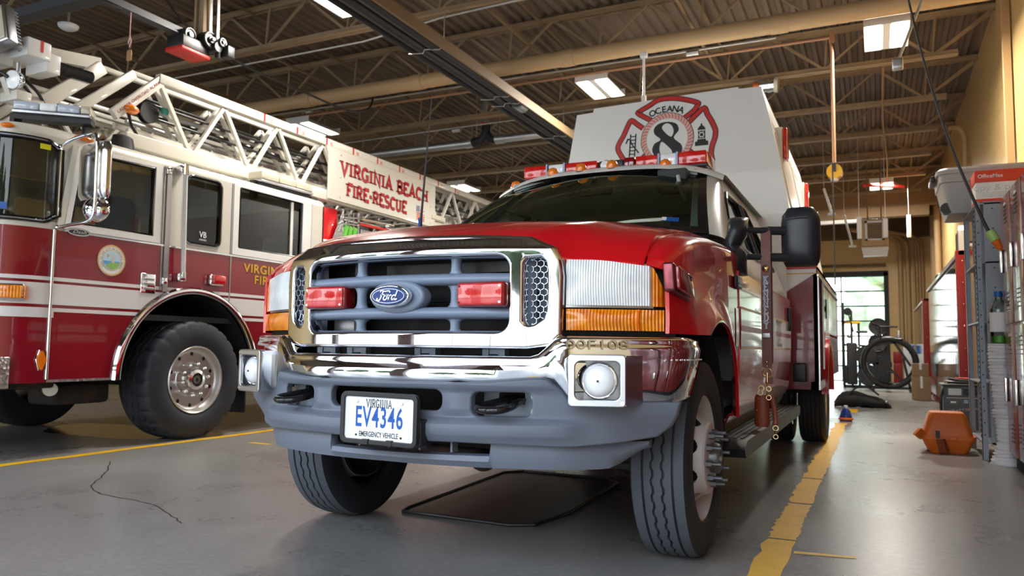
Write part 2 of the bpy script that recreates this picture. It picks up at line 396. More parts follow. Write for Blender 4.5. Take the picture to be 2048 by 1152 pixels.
def fill(polys, fn, ext=0.0, bev=0.0, lift=0.0, res=1):
    """filled outline; later polygons are holes"""
    cu = bpy.data.curves.new('t', 'CURVE'); cu.dimensions = '2D'; cu.fill_mode = 'BOTH'; cu.extrude = ext; cu.bevel_depth = bev; cu.bevel_resolution = res
    for P in polys:
        sp = cu.splines.new('POLY'); sp.points.add(len(P) - 1); sp.use_cyclic_u = True
        for q, p in zip(sp.points, P): q.co = (p[0], p[1], 0, 1)
    me = curve_mesh(cu); bpy.data.curves.remove(cu)
    mb = MB(); mb.mesh(me, lambda p: fn((p.x, p.y, p.z + lift))); return mb
def ribbon(pts, w, closed=False):
    """flat stroke of width w along 2-D points -> (verts, faces)"""
    P = [Vector((p[0], p[1], 0)) for p in pts]; n = len(P); vs = []; fs = []
    for i in range(n):
        a = P[i - 1] if (i > 0 or closed) else P[i]; b = P[(i + 1) % n] if (i < n - 1 or closed) else P[i]
        d1 = (P[i] - a); d2 = (b - P[i])
        d1 = d1.normalized() if d1.length > 1e-9 else d2.normalized(); d2 = d2.normalized() if d2.length > 1e-9 else d1
        t = (d1 + d2).normalized(); nn = Vector((-t.y, t.x, 0)); c = max(0.45, nn.dot(Vector((-d1.y, d1.x, 0))))
        ww = w[i] if isinstance(w, (list, tuple)) else w
        vs += [P[i] + nn * ww / 2 / c, P[i] - nn * ww / 2 / c]
    for i in range(n if closed else n - 1):
        j = (i + 1) % n; fs.append((2 * i, 2 * i + 1, 2 * j + 1, 2 * j))
    return vs, fs
def stroke(mb, pts, w, fn, lift=0.001, closed=False):
    vs, fs = ribbon(pts, w, closed); mb.add([tuple(fn((p.x, p.y, lift))) for p in vs], fs); return mb
def rrect(x0, x1, y0, y1, r, n=6):
    P = []
    for cx, cy, a in ((x1 - r, y1 - r, 0), (x0 + r, y1 - r, PI / 2), (x0 + r, y0 + r, PI), (x1 - r, y0 + r, 1.5 * PI)):
        for i in range(n + 1):
            t = a + PI / 2 * i / n; P.append((cx + r * math.cos(t), cy + r * math.sin(t)))
    return P
def circ(cx, cy, r, n=32, ry=None):
    return [(cx + r * math.cos(2 * PI * i / n), cy + (ry or r) * math.sin(2 * PI * i / n)) for i in range(n)]
def smooth(pts, n=6, closed=False):
    """Catmull-Rom through points"""
    P = [Vector(p) for p in pts]; k = len(P); out = []
    for i in range(k if closed else k - 1):
        if closed: a, b, c, d = P[i - 1], P[i], P[(i + 1) % k], P[(i + 2) % k]
        else: a, b, c, d = P[max(i - 1, 0)], P[i], P[i + 1], P[min(i + 2, k - 1)]
        for j in range(n):
            t = j / n; out.append(0.5 * ((2 * b) + (c - a) * t + (2 * a - 5 * b + 4 * c - d) * t * t + (3 * b - a - 3 * c + d) * t ** 3))
    if not closed: out.append(P[-1])
    return out
def interp(x, T):
    if x <= T[0][0]: return T[0][1]
    for (a, va), (b, vb) in zip(T, T[1:]):
        if x <= b: return va + (vb - va) * (x - a) / (b - a)
    return T[-1][1]
def sstep(a, b, x):
    t = min(1, max(0, (x - a) / (b - a))); return t * t * (3 - 2 * t)

# slab-serif stroke alphabet: polylines on a 1-high cell, (width, strokes, serif bars)
def arc(cx, cy, rx, ry, a0, a1, n=10): return [(cx + rx * math.cos(math.radians(a0 + (a1 - a0) * i / n)), cy + ry * math.sin(math.radians(a0 + (a1 - a0) * i / n))) for i in range(n + 1)]
SL = {
 'A': (.72, [[(.08, 0), (.36, 1), (.64, 0)], [(.19, .32), (.53, .32)]], [(.08, 0), (.64, 0)]),
 'B': (.62, [[(.12, 0), (.12, 1)], [(.12, 1)] + arc(.32, .76, .2, .24, 90, -90) + [(.12, .52)], [(.12, .52)] + arc(.34, .26, .22, .26, 90, -90) + [(.12, 0)]], [(.1, 0), (.1, 1)]),
 'C': (.64, [arc(.36, .5, .28, .5, 48, 312, 18)], [(.55, .86)]),
 'E': (.60, [[(.12, 0), (.12, 1)], [(.12, 1), (.54, 1), (.54, .82)], [(.12, .52), (.42, .52)], [(.12, 0), (.54, 0), (.54, .18)]], [(.1, 0), (.1, 1)]),
 'F': (.58, [[(.14, 0), (.14, 1)], [(.14, 1), (.54, 1), (.54, .82)], [(.14, .52), (.42, .52)]], [(.14, 0), (.1, 1)]),
 'G': (.68, [arc(.36, .5, .28, .5, 48, 300, 18) + [(.58, .10), (.58, .42), (.40, .42)]], [(.56, .86)]),
 'H': (.72, [[(.14, 0), (.14, 1)], [(.58, 0), (.58, 1)], [(.14, .5), (.58, .5)]], [(.14, 0), (.14, 1), (.58, 0), (.58, 1)]),
 'I': (.34, [[(.17, 0), (.17, 1)]], [(.17, 0), (.17, 1)]),
 'K': (.68, [[(.14, 0), (.14, 1)], [(.56, 1), (.14, .42)], [(.26, .58), (.58, 0)]], [(.14, 0), (.14, 1), (.56, 1), (.58, 0)]),
 'D': (.68, [[(.14, 0), (.14, 1), (.3, 1)] + arc(.3, .5, .3, .5, 90, -90, 12) + [(.14, 0)]], [(.12, 0), (.12, 1)]),
 'Y': (.66, [[(.08, 1), (.33, .5), (.33, 0)], [(.58, 1), (.33, .5)]], [(.08, 1), (.58, 1), (.33, 0)]),
 'N': (.74, [[(.14, 0), (.14, 1), (.60, 0), (.60, 1)]], [(.14, 0), (.14, 1), (.60, 1)]),
 'R': (.66, [[(.12, 0), (.12, 1)], [(.12, 1)] + arc(.34, .75, .2, .25, 90, -90) + [(.12, .5)], [(.34, .5), (.56, 0)]], [(.12, 0), (.1, 1), (.56, 0)]),
 'S': (.58, [arc(.30, .75, .2, .25, 30, 270, 12) + arc(.30, .25, .22, .25, 90, -150, 12)], []),
 'U': (.70, [[(.14, 1), (.14, .3)] + arc(.35, .28, .21, .28, 180, 360, 12) + [(.56, .3), (.56, 1)]], [(.14, 1), (.56, 1)]),
 'V': (.70, [[(.08, 1), (.35, 0), (.62, 1)]], [(.08, 1), (.62, 1)]),
 '-': (.36, [[(.04, .46), (.32, .46)]], []), ' ': (.36, [], []),
}
def slab(s, fn, h, w=0.15, sx=1.0, lift=0.001, gap=0.06, serif=0.2, align='CENTER'):
    W = sum(SL[c][0] + gap for c in s) * h * sx; x = -W / 2 if align == 'CENTER' else 0; mb = MB()
    for c in s:
        wd, st, se = SL[c]
        for P in st: stroke(mb, [(x + a * h * sx, (b - .5) * h) for a, b in P], w * h, fn, lift)
        for a, b in se:
            y0 = min(max(b, 0.035), 0.965)
            stroke(mb, [(x + (a - serif * .72) * h * sx, (y0 - .5) * h), (x + (a + serif * .72) * h * sx, (y0 - .5) * h)], 0.10 * h, fn, lift)
        x += (wd + gap) * h * sx
    return mb
# ================================================================ the building
XL, XR, YF, YB, ZD = -15.0, 1.42, -1.2, 24.2, 5.2
struct('floor', MB().box(XL, XR + .3, YF - .3, YB + .3, -0.25, 0.0), 'floor')
struct('ground', MB().box(-60, 60, -60, YF - .3, -0.30, -0.02).box(-60, 60, YB + .3, 70, -0.30, -0.05), 'apron')
struct('road', MB().box(-60, 60, -24, -15, -.019, -.012), 'asphalt')  # unseen road added in front as a dark band for the chrome
# yellow block wall on the right, with the pilaster the photo shows near its front
struct('wall_right', MB().box(XR, XR + .3, YF, YB, 0, ZD + .3), 'wallpaint')
struct('wall_left', MB().box(XL - .3, XL, YF, YB, 0, ZD + .3), 'wallpaint')
fw = MB()
for a, b in ((XL - .3, -14.2), (-9.2, -8.5), (-3.75, -3.2), (1.15, XR + .3)): fw.box(a, b, YF - .3, YF, 0, 4.25)
fw.box(XL - .3, XR + .3, YF - .3, YF, 4.25, ZD + .3)
struct('wall_front', fw, 'brickfront')
DX0, DX1, DZ = -3.2, 0.22, 3.0       # far overhead door
bw = MB().box(DX1, XR + .3, YB, YB + .3, 0, ZD + .3).box(DX0, DX1, YB, YB + .3, DZ, ZD + .3).box(-8.6, DX0, YB, YB + .3, 0, ZD + .3)
bw.box(-12.2, -8.6, YB, YB + .3, DZ, ZD + .3).box(XL - .3, -12.2, YB, YB + .3, 0, ZD + .3)
struct('wall_back', bw, 'wallback')
struct('trim_2', MB().box(XL, XR, YB - .06, YB, 4.10, ZD).box(XL, XR, YB - .12, YB, 4.06, 4.14), 'joistdark')
# ribbed steel deck, ribs running with the bay
dk = MB(); prof = []; x = XL - .2
while x < XR + .2:
    prof += [(x, ZD), (x + .055, ZD), (x + .072, ZD + .045), (x + .135, ZD + .045)]; x += .152
dk.loft([[(a, YF, b) for a, b in prof] + [(prof[-1][0], YF, ZD + .2), (prof[0][0], YF, ZD + .2)],
         [(a, YB + .2, b) for a, b in prof] + [(prof[-1][0], YB + .2, ZD + .2), (prof[0][0], YB + .2, ZD + .2)]])
build_d = struct('ceiling', dk, 'deck')
# open-web steel joists across the bay
def joist(y, zb=4.6, x1=1.0):
    j = MB(); zt = ZD - .03
    for o in (-.035, .035):
        j.box(XL, XR, y + o - .028, y + o + .028, zt - .008, zt); j.box(XL, XR, y + o - .004, y + o + .004, zt - .06, zt - .008)
        j.box(XL + .4, x1, y + o - .028, y + o + .028, zb - .008, zb); j.box(XL + .4, x1, y + o - .004, y + o + .004, zb, zb + .055)
    x = .72; k = 0
    while x > XL + 1:
        j.bar((x, y, zb + .02), (x - .63, y, zt - .03), .042, .032); j.bar((x, y, zb + .02), (x + (.70 if k == 0 else .63), y, zt - .03), .026, .026)
        j.bar((x + .0, y, zb + .02), (x + .04, y, zt - .03), .022)
        x -= 1.28; k += 1
    j.bar((.72, y, zb + .02), (XR - .05, y, zt - .1), .04)
    return j
for k in range(-4, 8):
    y = 9.10 + 1.83 * k
    if 0 < y < 22: struct('roof_joist', joist(y), 'joist')
j = MB()
for y in (22.6, 23.5):
    j.box(XL, XR, y - .04, y + .04, ZD - .08, ZD); j.box(XL, .9, y - .04, y + .04, 4.5, 4.56)
    x = .6
    while x > -8: j.bar((x, y, 4.55), (x - .5, y, ZD - .05), .03); j.bar((x, y, 4.55), (x + .5, y, ZD - .05), .03); x -= 1.0
struct('roof_joist', j, 'joistdark')
struct('roof_beam', MB().box(XL, 1.15, 20.0, 20.28, 4.02, 4.26).box(XL, XR, 20.1, 20.18, 4.26, ZD), 'joistdark')
# bridging lines between joists (thin angles running with the bay)
for x in (-1.9, -3.9, -7.2, -9.0):
    struct('joist_bridging', MB().box(x - .02, x + .02, 1.8, 20, 4.66, 4.68).box(x - .02, x + .02, 1.8, 20, ZD - .1, ZD - .08), 'joistdark')
# tan columns between the bays, far left
struct('steel_column', MB().box(-12.0, -11.8, 10.83, 11.03, 0, 4.6).box(-12.07, -11.73, 10.79, 10.83, 0, 4.6).box(-12.07, -11.73, 11.03, 11.07, 0, 4.6), 'joist')
# far overhead glass door: rails, stiles and panes
d = MB()
def door(x0, x1, name):
    f = MB()
    for i in range(8):
        z = i * DZ / 7; f.box(x0, x1, YB + .05, YB + .10, z - (.0 if i == 0 else .018), z + .018)
    n = max(2, round((x1 - x0) / 1.1))
    for i in range(n + 1):
        x = x0 + (x1 - x0) * i / n; f.box(x - .018, x + .018, YB + .055, YB + .095, 0, DZ)
    f.box(x1 - .02, x1 + .10, YB - .06, YB, 0, DZ + .1).box(x0 - .10, x0 + .02, YB - .06, YB, 0, DZ + .1).box(x0 - .1, x1 + .1, YB - .06, YB, DZ, DZ + .14)
    o = struct(name, f, 'interiordark')
    g = build('pane', MB().box(x0, x1, YB + .070, YB + .076, .02, DZ - .02), 'clearglass', o)
door(DX0, DX1, 'door_1'); door(-12.2, -8.6, 'door_2')
# pilaster strips and conduit bundle of the right wall are real relief
struct('trim_1', MB().box(XR - .05, XR, 5.6, 6.0, 0, ZD), 'wallpaint')
struct('baseboard_right', MB().box(XR - .02, XR, YF, YB, 0, .12), 'joistdark')

# floor markings
def strip(poly, z=0.0015):
    mb = MB(); n = len(poly); mb.add([(a, b, z) for a, b in poly], [tuple(range(n))]); return mb
def jag(x, y0, y1, n, amp, rev=False):
    P = [(x + random.uniform(-amp, amp), y0 + (y1 - y0) * i / n) for i in range(n + 1)]; return P[::-1] if rev else P
st = MB()
for a, b in ((1.0, 3.72), (3.74, 4.62), (4.65, 5.55), (5.58, 7.0), (7.0, 10.0)):
    w = 0.012 if a < 6 else .02
    P = jag(-.475, a, b, 22, w) + jag(-.350, a, b, 22, w * .6, True)
    st.add([(p[0], p[1], .0016) for p in P], [tuple(range(len(P)))])
st2 = MB(); st2.add([(-.47, 11.75, .0016), (-.28, 11.75, .0016), (-.28, 12.5, .0016), (-.47, 12.5, .0016)], [(0, 1, 2, 3)])
tag(build('floor_mark', st2, 'yellow', None, (-.4, 12.1, 0)), 'yellow floor patch just before the black duffel bag', 'floor mark')
tag(build('floor_stripe', st, 'yellow', None, (-.41, 3, 0)), 'worn wide yellow stripe painted on the floor right of the red truck', 'floor stripe')
st = MB(); P = jag(-5.53, .5, 16, 60, .012) + jag(-5.43, .5, 16, 60, .012, True)
st.add([(p[0], p[1], .0016) for p in P], [tuple(range(len(P)))])
tag(build('floor_stripe', st, 'yellow', None, (-5.48, 3, 0)), 'thin yellow stripe on the floor beside the ladder truck wheel', 'floor stripe')
m1 = MB(); m1.add([(-.34, 3.50, .0016), (-.10, 3.53, .0016), (-.10, 3.57, .0016), (-.34, 3.54, .0016)], [(0, 1, 2, 3)])
tag(build('floor_mark', m1, 'yellow', None, (-.22, 3.53, 0)), 'short yellow dash across the floor right of the wide worn stripe', 'floor mark')
m1 = MB(); m1.add([(-4.95, 5.12, .0016), (-4.72, 5.12, .0016), (-4.70, 5.17, .0016), (-4.93, 5.17, .0016)], [(0, 1, 2, 3)])
tag(build('floor_mark', m1, 'yellow', None, (-4.8, 5.15, 0)), 'small yellow dash on the floor near the ladder truck tire', 'floor mark')
cr = MB(); P = smooth([(-3.0, 2.7), (-3.5, 2.95), (-4.1, 3.05), (-4.6, 3.5), (-5.0, 3.85)], 10)
vs, fs = ribbon([(p.x + random.uniform(-.008, .008), p.y + random.uniform(-.008, .008)) for p in P], .008)
cr.add([(p.x, p.y, .0012) for p in vs], fs)
for y in (10.6,): cr.box(XL, XR, y - .003, y + .003, .0003, .001)
struct('floor_joint', cr, 'under')
# black drip mat under the truck
mp = MB(); P = [(-2.24, 3.48), (-2.22, 3.40), (-1.60, 3.37), (-1.50, 3.43), (-1.45, 3.75), (-1.50, 4.75), (-1.62, 4.86), (-2.2, 4.86), (-2.30, 4.75)]
mp.prism(P, lambda a, b, d: (a, b, d), 0.0, .006)
tag(build('floor_mat', mp, 'matblack', None, (-1.9, 4.1, 0)), 'thin black drip mat lying on the floor under the red truck', 'mat')
build('mat_rim', MB().tube([(a, b, .008) for a, b in P], .009, 8, closed=True), 'black', bpy.data.objects['floor_mat'])
wet = MB(); P = [(-6.6 + 1.0 * math.cos(t) * (1 + .15 * math.sin(3 * t)), 5.2 + .55 * math.sin(t) * (1 + .2 * math.cos(2 * t))) for t in [i * PI / 12 for i in range(24)]]
wet.add([(a, b, .001) for a, b in P], [tuple(range(24))]); tag(build('oil_patch', wet, 'blackgloss', None, (-6.6, 5.2, 0)), 'dark wet patch on the floor under the ladder truck cab', 'wet patch')

# ================================================================ overhead services
def light(x, y, z, label, wx=.46, wy=.78, e=60):
    t = thing('ceiling_light', label, 'ceiling light', (x, y, z), 'two lamp ceiling lights')
    h = MB(); pr = [(-wx / 2, -.02), (-wx / 4, .055), (0, .01), (wx / 4, .055), (wx / 2, -.02), (wx / 2, .0), (wx / 4, .085), (0, .07), (-wx / 4, .085), (-wx / 2, .0)]
    h.loft([[(x + a, y - wy / 2, z + b) for a, b in pr], [(x + a, y + wy / 2, z + b) for a, b in pr]])
    h.box(x - .05, x + .05, y - wy / 2, y + wy / 2, z - .02, z + .02)
    for s in (-1, 1): h.box(x - wx / 2, x + wx / 2, y + s * wy / 2 - .004, y + s * wy / 2 + .004, z - .02, z + .085)
    build('reflector', h, 'fixture', t)
    for s in (-1, 1):
        build('lamp', MB().box(x + s * wx / 4 - .085, x + s * wx / 4 + .085, y - wy / 2 + .02, y + wy / 2 - .02, z - .022, z + .012, .015), 'tube', t)
    for yy in (y - wy * .35, y + wy * .35): build('hanger', MB().tube([(x, yy, z + .07), (x, yy, 4.62)], .006, 6), 'conduit', t)
    ld = bpy.data.lights.new('lamp_light', 'AREA'); ld.shape = 'RECTANGLE'; ld.size = wx; ld.size_y = wy; ld.energy = e; ld.color = (1.0, .94, .85)
    lo = bpy.data.objects.new('lamp_light', ld); COL.objects.link(lo); lo.location = (0, 0, -.05); lo.parent = t
    return t
light(-3.36, 9.85, 4.42, 'lit ceiling light just left of the white truck box')
light(-8.25, 9.75, 4.38, 'lit ceiling light behind the ladder above the crew cab', e=7)
light(-8.4, 15.1, 4.45, 'lit ceiling light beyond the lettered ladder sign', e=40)
light(.17, 9.45, 4.42, 'brightest ceiling light, by the yellow wall at top right')
light(.15, 18.1, 4.40, 'lit ceiling light with a red bar under it beyond the white box', e=110)
light(-4.95, 6.15, 4.42, 'ceiling light cut by the top edge of the picture, beside the big tan pipe')
tag(build('hanging_bar', MB().cyl((-.20, 17.7, 4.36), (.58, 17.9, 4.30), .035, 10), 'inkred', None, (.2, 17.8, 4.3)), 'red bar hanging across a lit ceiling light at right', 'bar')

def pipe_thing(name, pts, r, m, label, cat='pipe', n=12, fit=()):
    o = build(name, MB().tube(pts, r, n), m, None, pts[0]); tag(o, label, cat)
    for p, q, rr in fit: build('coupling', MB().cyl(p, q, rr, n), m, o)
    return o
pipe_thing('main_pipe', [(XL, 8.72, 4.45), (-9, 8.72, 4.45), (-1, 8.72, 4.45), (XR, 8.72, 4.45)], .098, 'pipe', 'thick tan painted pipe crossing below the roof joists', 'pipe', 20,
           [((x - .09, 8.72, 4.45), (x + .09, 8.72, 4.45), .107) for x in (-7.5, -5.6, -3.4, -.9)])
pipe_thing('branch_pipe', [(-9.0, 9.42, 4.48), (-1.2, 9.42, 4.48), (-.42, 9.42, 4.48), (-.40, 9.42, 4.3), (-.40, 9.42, 3.0)], .020, 'copper', 'slim copper coloured pipe under the roof joist, dropping at right', 'pipe', 10,
           [((-.40, 9.42, 4.52), (-.40, 9.42, 4.42), .03)])
pipe_thing('wire_conduit', [(-9.2, 9.28, 4.52), (-3.0, 9.28, 4.52), (-1.0, 9.28, 4.52)], .012, 'conduit', 'thin grey conduit running alongside the copper pipe', 'conduit', 8,
           [((-2.05, 9.28, 4.49), (-1.90, 9.28, 4.49), .035), ((-8.0, 9.28, 4.49), (-7.9, 9.28, 4.49), .03)])
pipe_thing('wire_conduit', [(-9.2, 7.36, 4.50), (-5.5, 7.36, 4.50), (-4.4, 7.30, 4.57), (-2.2, 7.28, 4.62)], .012, 'conduit', 'pale conduit crossing above the ladder at the top of the picture', 'conduit', 8)
pipe_thing('wire_conduit', [(-2.9, 11.0, 4.52), (-6.6, 11.0, 4.50), (-8.6, 11.0, 4.48)], .012, 'conduit', 'grey conduit behind the galvanised exhaust duct', 'conduit', 8,
           [((-6.35, 11.0, 4.46), (-6.2, 11.0, 4.46), .04)])
# radiant tube heater: dark reflector hood with a tan edge
t = thing('tube_heater', 'long dark radiant tube heater hanging above the red truck', 'heater', (-4.33, 8, 4.05))
h = MB(); pr = [(-.21, -.03), (-.17, .10), (-.06, .17), (.06, .17), (.17, .10), (.19, -.03), (.18, -.03), (.16, .09), (.05, .16), (-.05, .16), (-.16, .09), (-.20, -.03)]
h.loft([[(-4.33 + a, 2.5, 4.07 + b) for a, b in pr], [(-4.33 + a, 12.8, 4.07 + b) for a, b in pr]]); build('reflector_hood', h, 'heater', t)
build('burner_tube', MB().cyl((-4.41, 2.5, 4.09), (-4.41, 12.8, 4.09), .06, 16).cyl((-4.25, 2.5, 4.09), (-4.25, 12.8, 4.09), .06, 16), 'heater', t)
build('edge_strip', MB().box(-4.135, -4.105, 2.5, 12.8, 4.02, 4.14), 'joistdark', t)
for y in (5.2, 6.9, 8.6, 8.9, 10.6, 12.2):
    build('hanger', MB().tube([(-4.55, y, 4.03), (-4.37, y, 4.01), (-4.35, y, 4.05), (-4.17, y, 4.02), (-4.11, y, 4.05)], .006, 6), 'conduit', t)
build('joint_collar', MB().cyl((-4.25, 9.05, 4.09), (-4.25, 9.25, 4.09), .085, 16), 'galv', t)
for y in (3.61, 7.27, 10.93): build('chain', MB().tube([(-4.33, y, 4.23), (-4.33, y, 4.6)], .007, 6), 'conduit', t)
# vehicle exhaust duct: vertical galvanised drop with a black Y and two horizontal legs
_n0 = len(bpy.data.objects)
t = thing('exhaust_duct', 'galvanised exhaust duct with a black rubber Y joint above the ladder sign', 'duct', (-5.905, 11.494, 4.383))
build('drop_pipe', MB().cyl((-5.926, 11.389, 4.615), (-5.926, 11.389, 5.15), .085, 18).cyl((-5.926, 11.389, 4.804), (-5.926, 11.389, 4.836), .09, 18), 'galv', t)
build('rubber_boot', MB().tube([(-5.926, 11.389, 4.636), (-5.926, 11.389, 4.467), (-6.011, 11.389, 4.361), (-6.179, 11.389, 4.33)], .075, 14).tube([(-5.926, 11.389, 4.488), (-5.842, 11.389, 4.361), (-5.715, 11.389, 4.34)], .068, 14), 'darkrubber', t)
build('clamp', MB().cyl((-5.926, 11.389, 4.615), (-5.926, 11.389, 4.636), .09, 18), 'inkred', t)
build('left_duct', MB().cyl((-6.158, 11.389, 4.33), (-9.069, 11.389, 4.33), .07, 18).cyl((-6.179, 11.389, 4.33), (-6.306, 11.389, 4.33), .082, 18).cyl((-7.698, 11.389, 4.33), (-7.729, 11.389, 4.33), .076, 18), 'galv', t)
build('right_duct', MB().cyl((-5.736, 11.389, 4.34), (-3.796, 11.389, 4.34), .065, 18).cyl((-5.736, 11.389, 4.34), (-5.568, 11.389, 4.34), .078, 18), 'galv', t)
for x in (-6.1, -5.66): build('hanger', MB().tube([(x, 11.38, 4.4), (x, 11.38, 5.2)], .008, 6), 'conduit', t)
# garage door opener: rail, motor head, red light cover
t = thing('door_opener', 'black door opener motor with a red cover hanging on a steel rail', 'door opener', (-5.9, 5.0, 3.75))
build('rail', MB().box(-6.11, -6.07, .2, 5.15, 3.86, 3.93).box(-6.14, -6.04, .2, 5.15, 3.85, 3.865), 'openergrey', t)
build('motor_case', MB().box(-6.16, -5.94, 4.93, 5.26, 3.70, 3.82, .012).box(-6.1, -6.0, 5.0, 5.2, 3.82, 3.88, .02), 'black', t)
build('light_cover', MB().box(-6.165, -5.935, 4.92, 5.27, 3.665, 3.705, .01), 'inkred', t)
for x, y, r in ((-6.04, 5.06, .07), (-5.96, 5.24, .085), (-5.90, 5.34, .045)):
    build('pulley', MB().cyl((x - .05, y, 3.86), (x + .05, y, 3.86), r, 20).cyl((x - .06, y, 3.86), (x + .07, y, 3.86), r * .4, 14).torus((x + .05, y, 3.86), (1, 0, 0), r * .85, .012, 20, 6), 'black', t)
build('gearbox', MB().box(-5.93, -5.80, 5.36, 5.46, 3.72, 3.84, .012).cyl((-6.0, 5.30, 3.80), (-5.86, 5.30, 3.80), .05, 16).cyl((-5.9, 5.33, 3.70), (-5.9, 5.33, 3.80), .03, 12), 'black', t)
build('mount_post', MB().box(-6.13, -6.10, 5.22, 5.30, 3.92, 4.62).box(-6.03, -6.0, 5.22, 5.30, 3.92, 4.62).box(-6.10, -6.03, 5.25, 5.27, 3.92, 4.62), 'joist', t)
build('motor_shaft', MB().cyl((-6.0, 5.24, 3.86), (-5.86, 5.24, 3.86), .016, 12), 'dullsteel', t)
for x in (-5.98, -5.88): build('hanger_strap', MB().bar((x, 5.30, 3.86), (x + .02, 5.27, 4.62), .030, .008), 'cream', t)
build('brace_strap', MB().bar((-6.0, 5.26, 4.35), (-5.82, 5.26, 4.62), .035, .008), 'cream', t)
build('arm', MB().bar((-6.10, 3.9, 3.83), (-6.06, 4.35, 3.84), .035, .03).bar((-6.10, 3.9, 3.83), (-6.16, 3.74, 3.98), .03, .03), 'black', t)
t.location.y += .18
pc = tag(build('pull_cord', MB().tube([(-5.92, 4.30, 3.85), (-5.92, 4.30, 3.66), (-5.93, 4.31, 3.60)], .004, 6).tube([(-5.92, 4.30, 3.62), (-5.94, 4.30, 3.57), (-5.92, 4.30, 3.53), (-5.90, 4.30, 3.58), (-5.92, 4.30, 3.63)], .005, 6), 'ropepink', None, (-5.92, 4.3, 3.6)), 'red cord with a wooden tag hanging from the door opener rail', 'pull cord')
build('tag', MB().box(-5.95, -5.89, 4.295, 4.310, 3.40, 3.50, .008), 'wood', pc)
tk = MB().box(-9.5, -6.55, 4.58, 4.68, 4.06, 4.16).box(-9.5, -6.55, 4.56, 4.70, 4.05, 4.065).box(-7.2, -7.14, 4.60, 4.66, 4.16, 5.2).box(-9.2, -9.14, 4.60, 4.66, 4.16, 5.2)
tag(build('door_track', tk, 'openergrey', None, (-7.9, 4.63, 4.1)), 'grey steel door track cut by the top left corner of the picture', 'door track')
pc.location.y += .32; pc.location.x -= .12; pc.location.z -= .012
sd = tag(build('ceiling_dome', MB().lathe([(0, -.03), (.06, -.03), (.09, -.01), (.10, .01), (.10, .02), (0, .02)], (-7.55, 5.05, 4.13), (0, 0, 1), 24), 'fixture', None, (-7.55, 5.05, 4.13)), 'round white ceiling detector above the ladder truck', 'detector')
build('stem', MB().tube([(-7.55, 5.05, 4.15), (-7.55, 5.05, 4.62)], .012, 8), 'conduit', sd)
ca = [(-6.75, 5.44, 4.62), (-6.7, 5.8, 4.3), (-6.65, 6.6, 4.12), (-6.6, 7.6, 4.10), (-6.6, 8.5, 4.12), (-6.6, 9.0, 4.30), (-6.6, 9.1, 4.60)]
tag(build('hanging_cable', MB().tube(smooth(ca, 8), .014, 8), 'black', None, ca[0]), 'black cable sagging under the joists above the ladder', 'cable')
# white stand pipe with a small head above the white truck box
t = tag(build('antenna_mast', MB().tube([(-2.29, 8.2, 3.13), (-2.29, 8.2, 4.12)], .015, 8).cyl((-2.29, 8.2, 3.54), (-2.29, 8.2, 3.66), .03, 12), 'fixture', None, (-2.29, 8.2, 3.0)), 'white rod standing above the top edge of the white box', 'rod')
build('cap', MB().box(-2.33, -2.25, 8.17, 8.23, 4.10, 4.16, .01), 'fixture', t)
# hanging ropes, conduits and lights to the right
t = tag(build('drop_conduit', MB().tube([(.60, 7.7, 4.62), (.44, 7.7, 4.04), (.235, 7.7, 3.52)], .013, 8), 'conduit', None, (.23, 7.7, 3.5)), 'grey conduit with an outlet box hanging in front of the brightest light', 'conduit')
build('outlet_box', MB().box(.18, .27, 7.66, 7.74, 3.42, 3.52, .012).box(.195, .255, 7.652, 7.66, 3.445, 3.495), 'galv', t)
t = tag(build('hanging_rope', MB().tube(smooth([(.15, 11.1, 4.62), (.16, 13.5, 4.56), (.24, 16, 4.46), (.26, 17.7, 4.40)], 6), .012, 8), 'wood', None, (.03, 11.1, 4.5)), 'tan rope hanging down to the light with the red bar', 'rope')
tag(build('drop_pipe_rope', MB().tube([(-.42, 9.42, 3.02), (-.42, 9.46, 1.6)], .008, 6), 'interiordark', None, (-.42, 9.42, 3)), 'thin dark rope below the dropping copper pipe', 'rope')
rd = smooth([(.245, 6.50, 3.75), (.36, 6.50, 3.10), (.52, 6.50, 2.42), (.70, 6.50, 1.86), (.765, 6.5, 1.70)], 8)
t = tag(build('hanging_pole', MB().tube(rd, [.007 + .006 * i / (len(rd) - 1) for i in range(len(rd))], 8), 'heater', None, (.77, 6.5, 1.68)), 'slim black pole slanting down to a green and orange tip by the lockers', 'pole')
build('green_tip', MB().lathe([(0, 0), (.028, .0), (.034, .03), (.032, .08), (0, .085)], (.755, 6.5, 1.735), (.42, 0, -.9), 14), 'limegreen', t)
build('orange_tip', MB().lathe([(0, 0), (.030, .0), (.022, .06), (0, .09)], (.79, 6.5, 1.66), (.42, 0, -.9), 14), 'orangeplastic', t)
t = thing('cord_reel', 'round yellow cord reel hanging from the roof in the aisle', 'cord reel', (-.55, 12.76, 3.63))
build('drum', MB().cyl((-.54, 12.66, 3.61), (-.54, 12.86, 3.61), .115, 24), 'yellow', t); build('bracket', MB().box(-.565, -.515, 12.64, 12.88, 3.60, 4.0).bar((-.54, 12.76, 4.0), (-.54, 12.76, 4.61), .03), 'black', t)
build('lamp_guard', MB().sphere((-.54, 12.7, 3.48), (.06, .06, .03)), 'fixture', t)
for p, q, lb in (((-.80, 14.59, 3.73), (-.68, 14.59, 3.28), 'upper white hanging tube left of the yellow reel'), ((-.54, 16.42, 3.53), (-.40, 16.42, 2.92), 'white hanging tube ending in a round foot near the white box')):
    t = tag(build('hanging_tube', MB().cyl(p, q, .022, 10), 'fixture', None, q), lb, 'tube')
    build('wire', MB().cyl(p, (p[0], p[1], 4.61), .005, 6), 'conduit', t)
    build('foot', MB().lathe([(0, 0), (.07, 0), (.07, .03), (0, .04)], q, (0, 0, -1), 14), 'fixture', t)
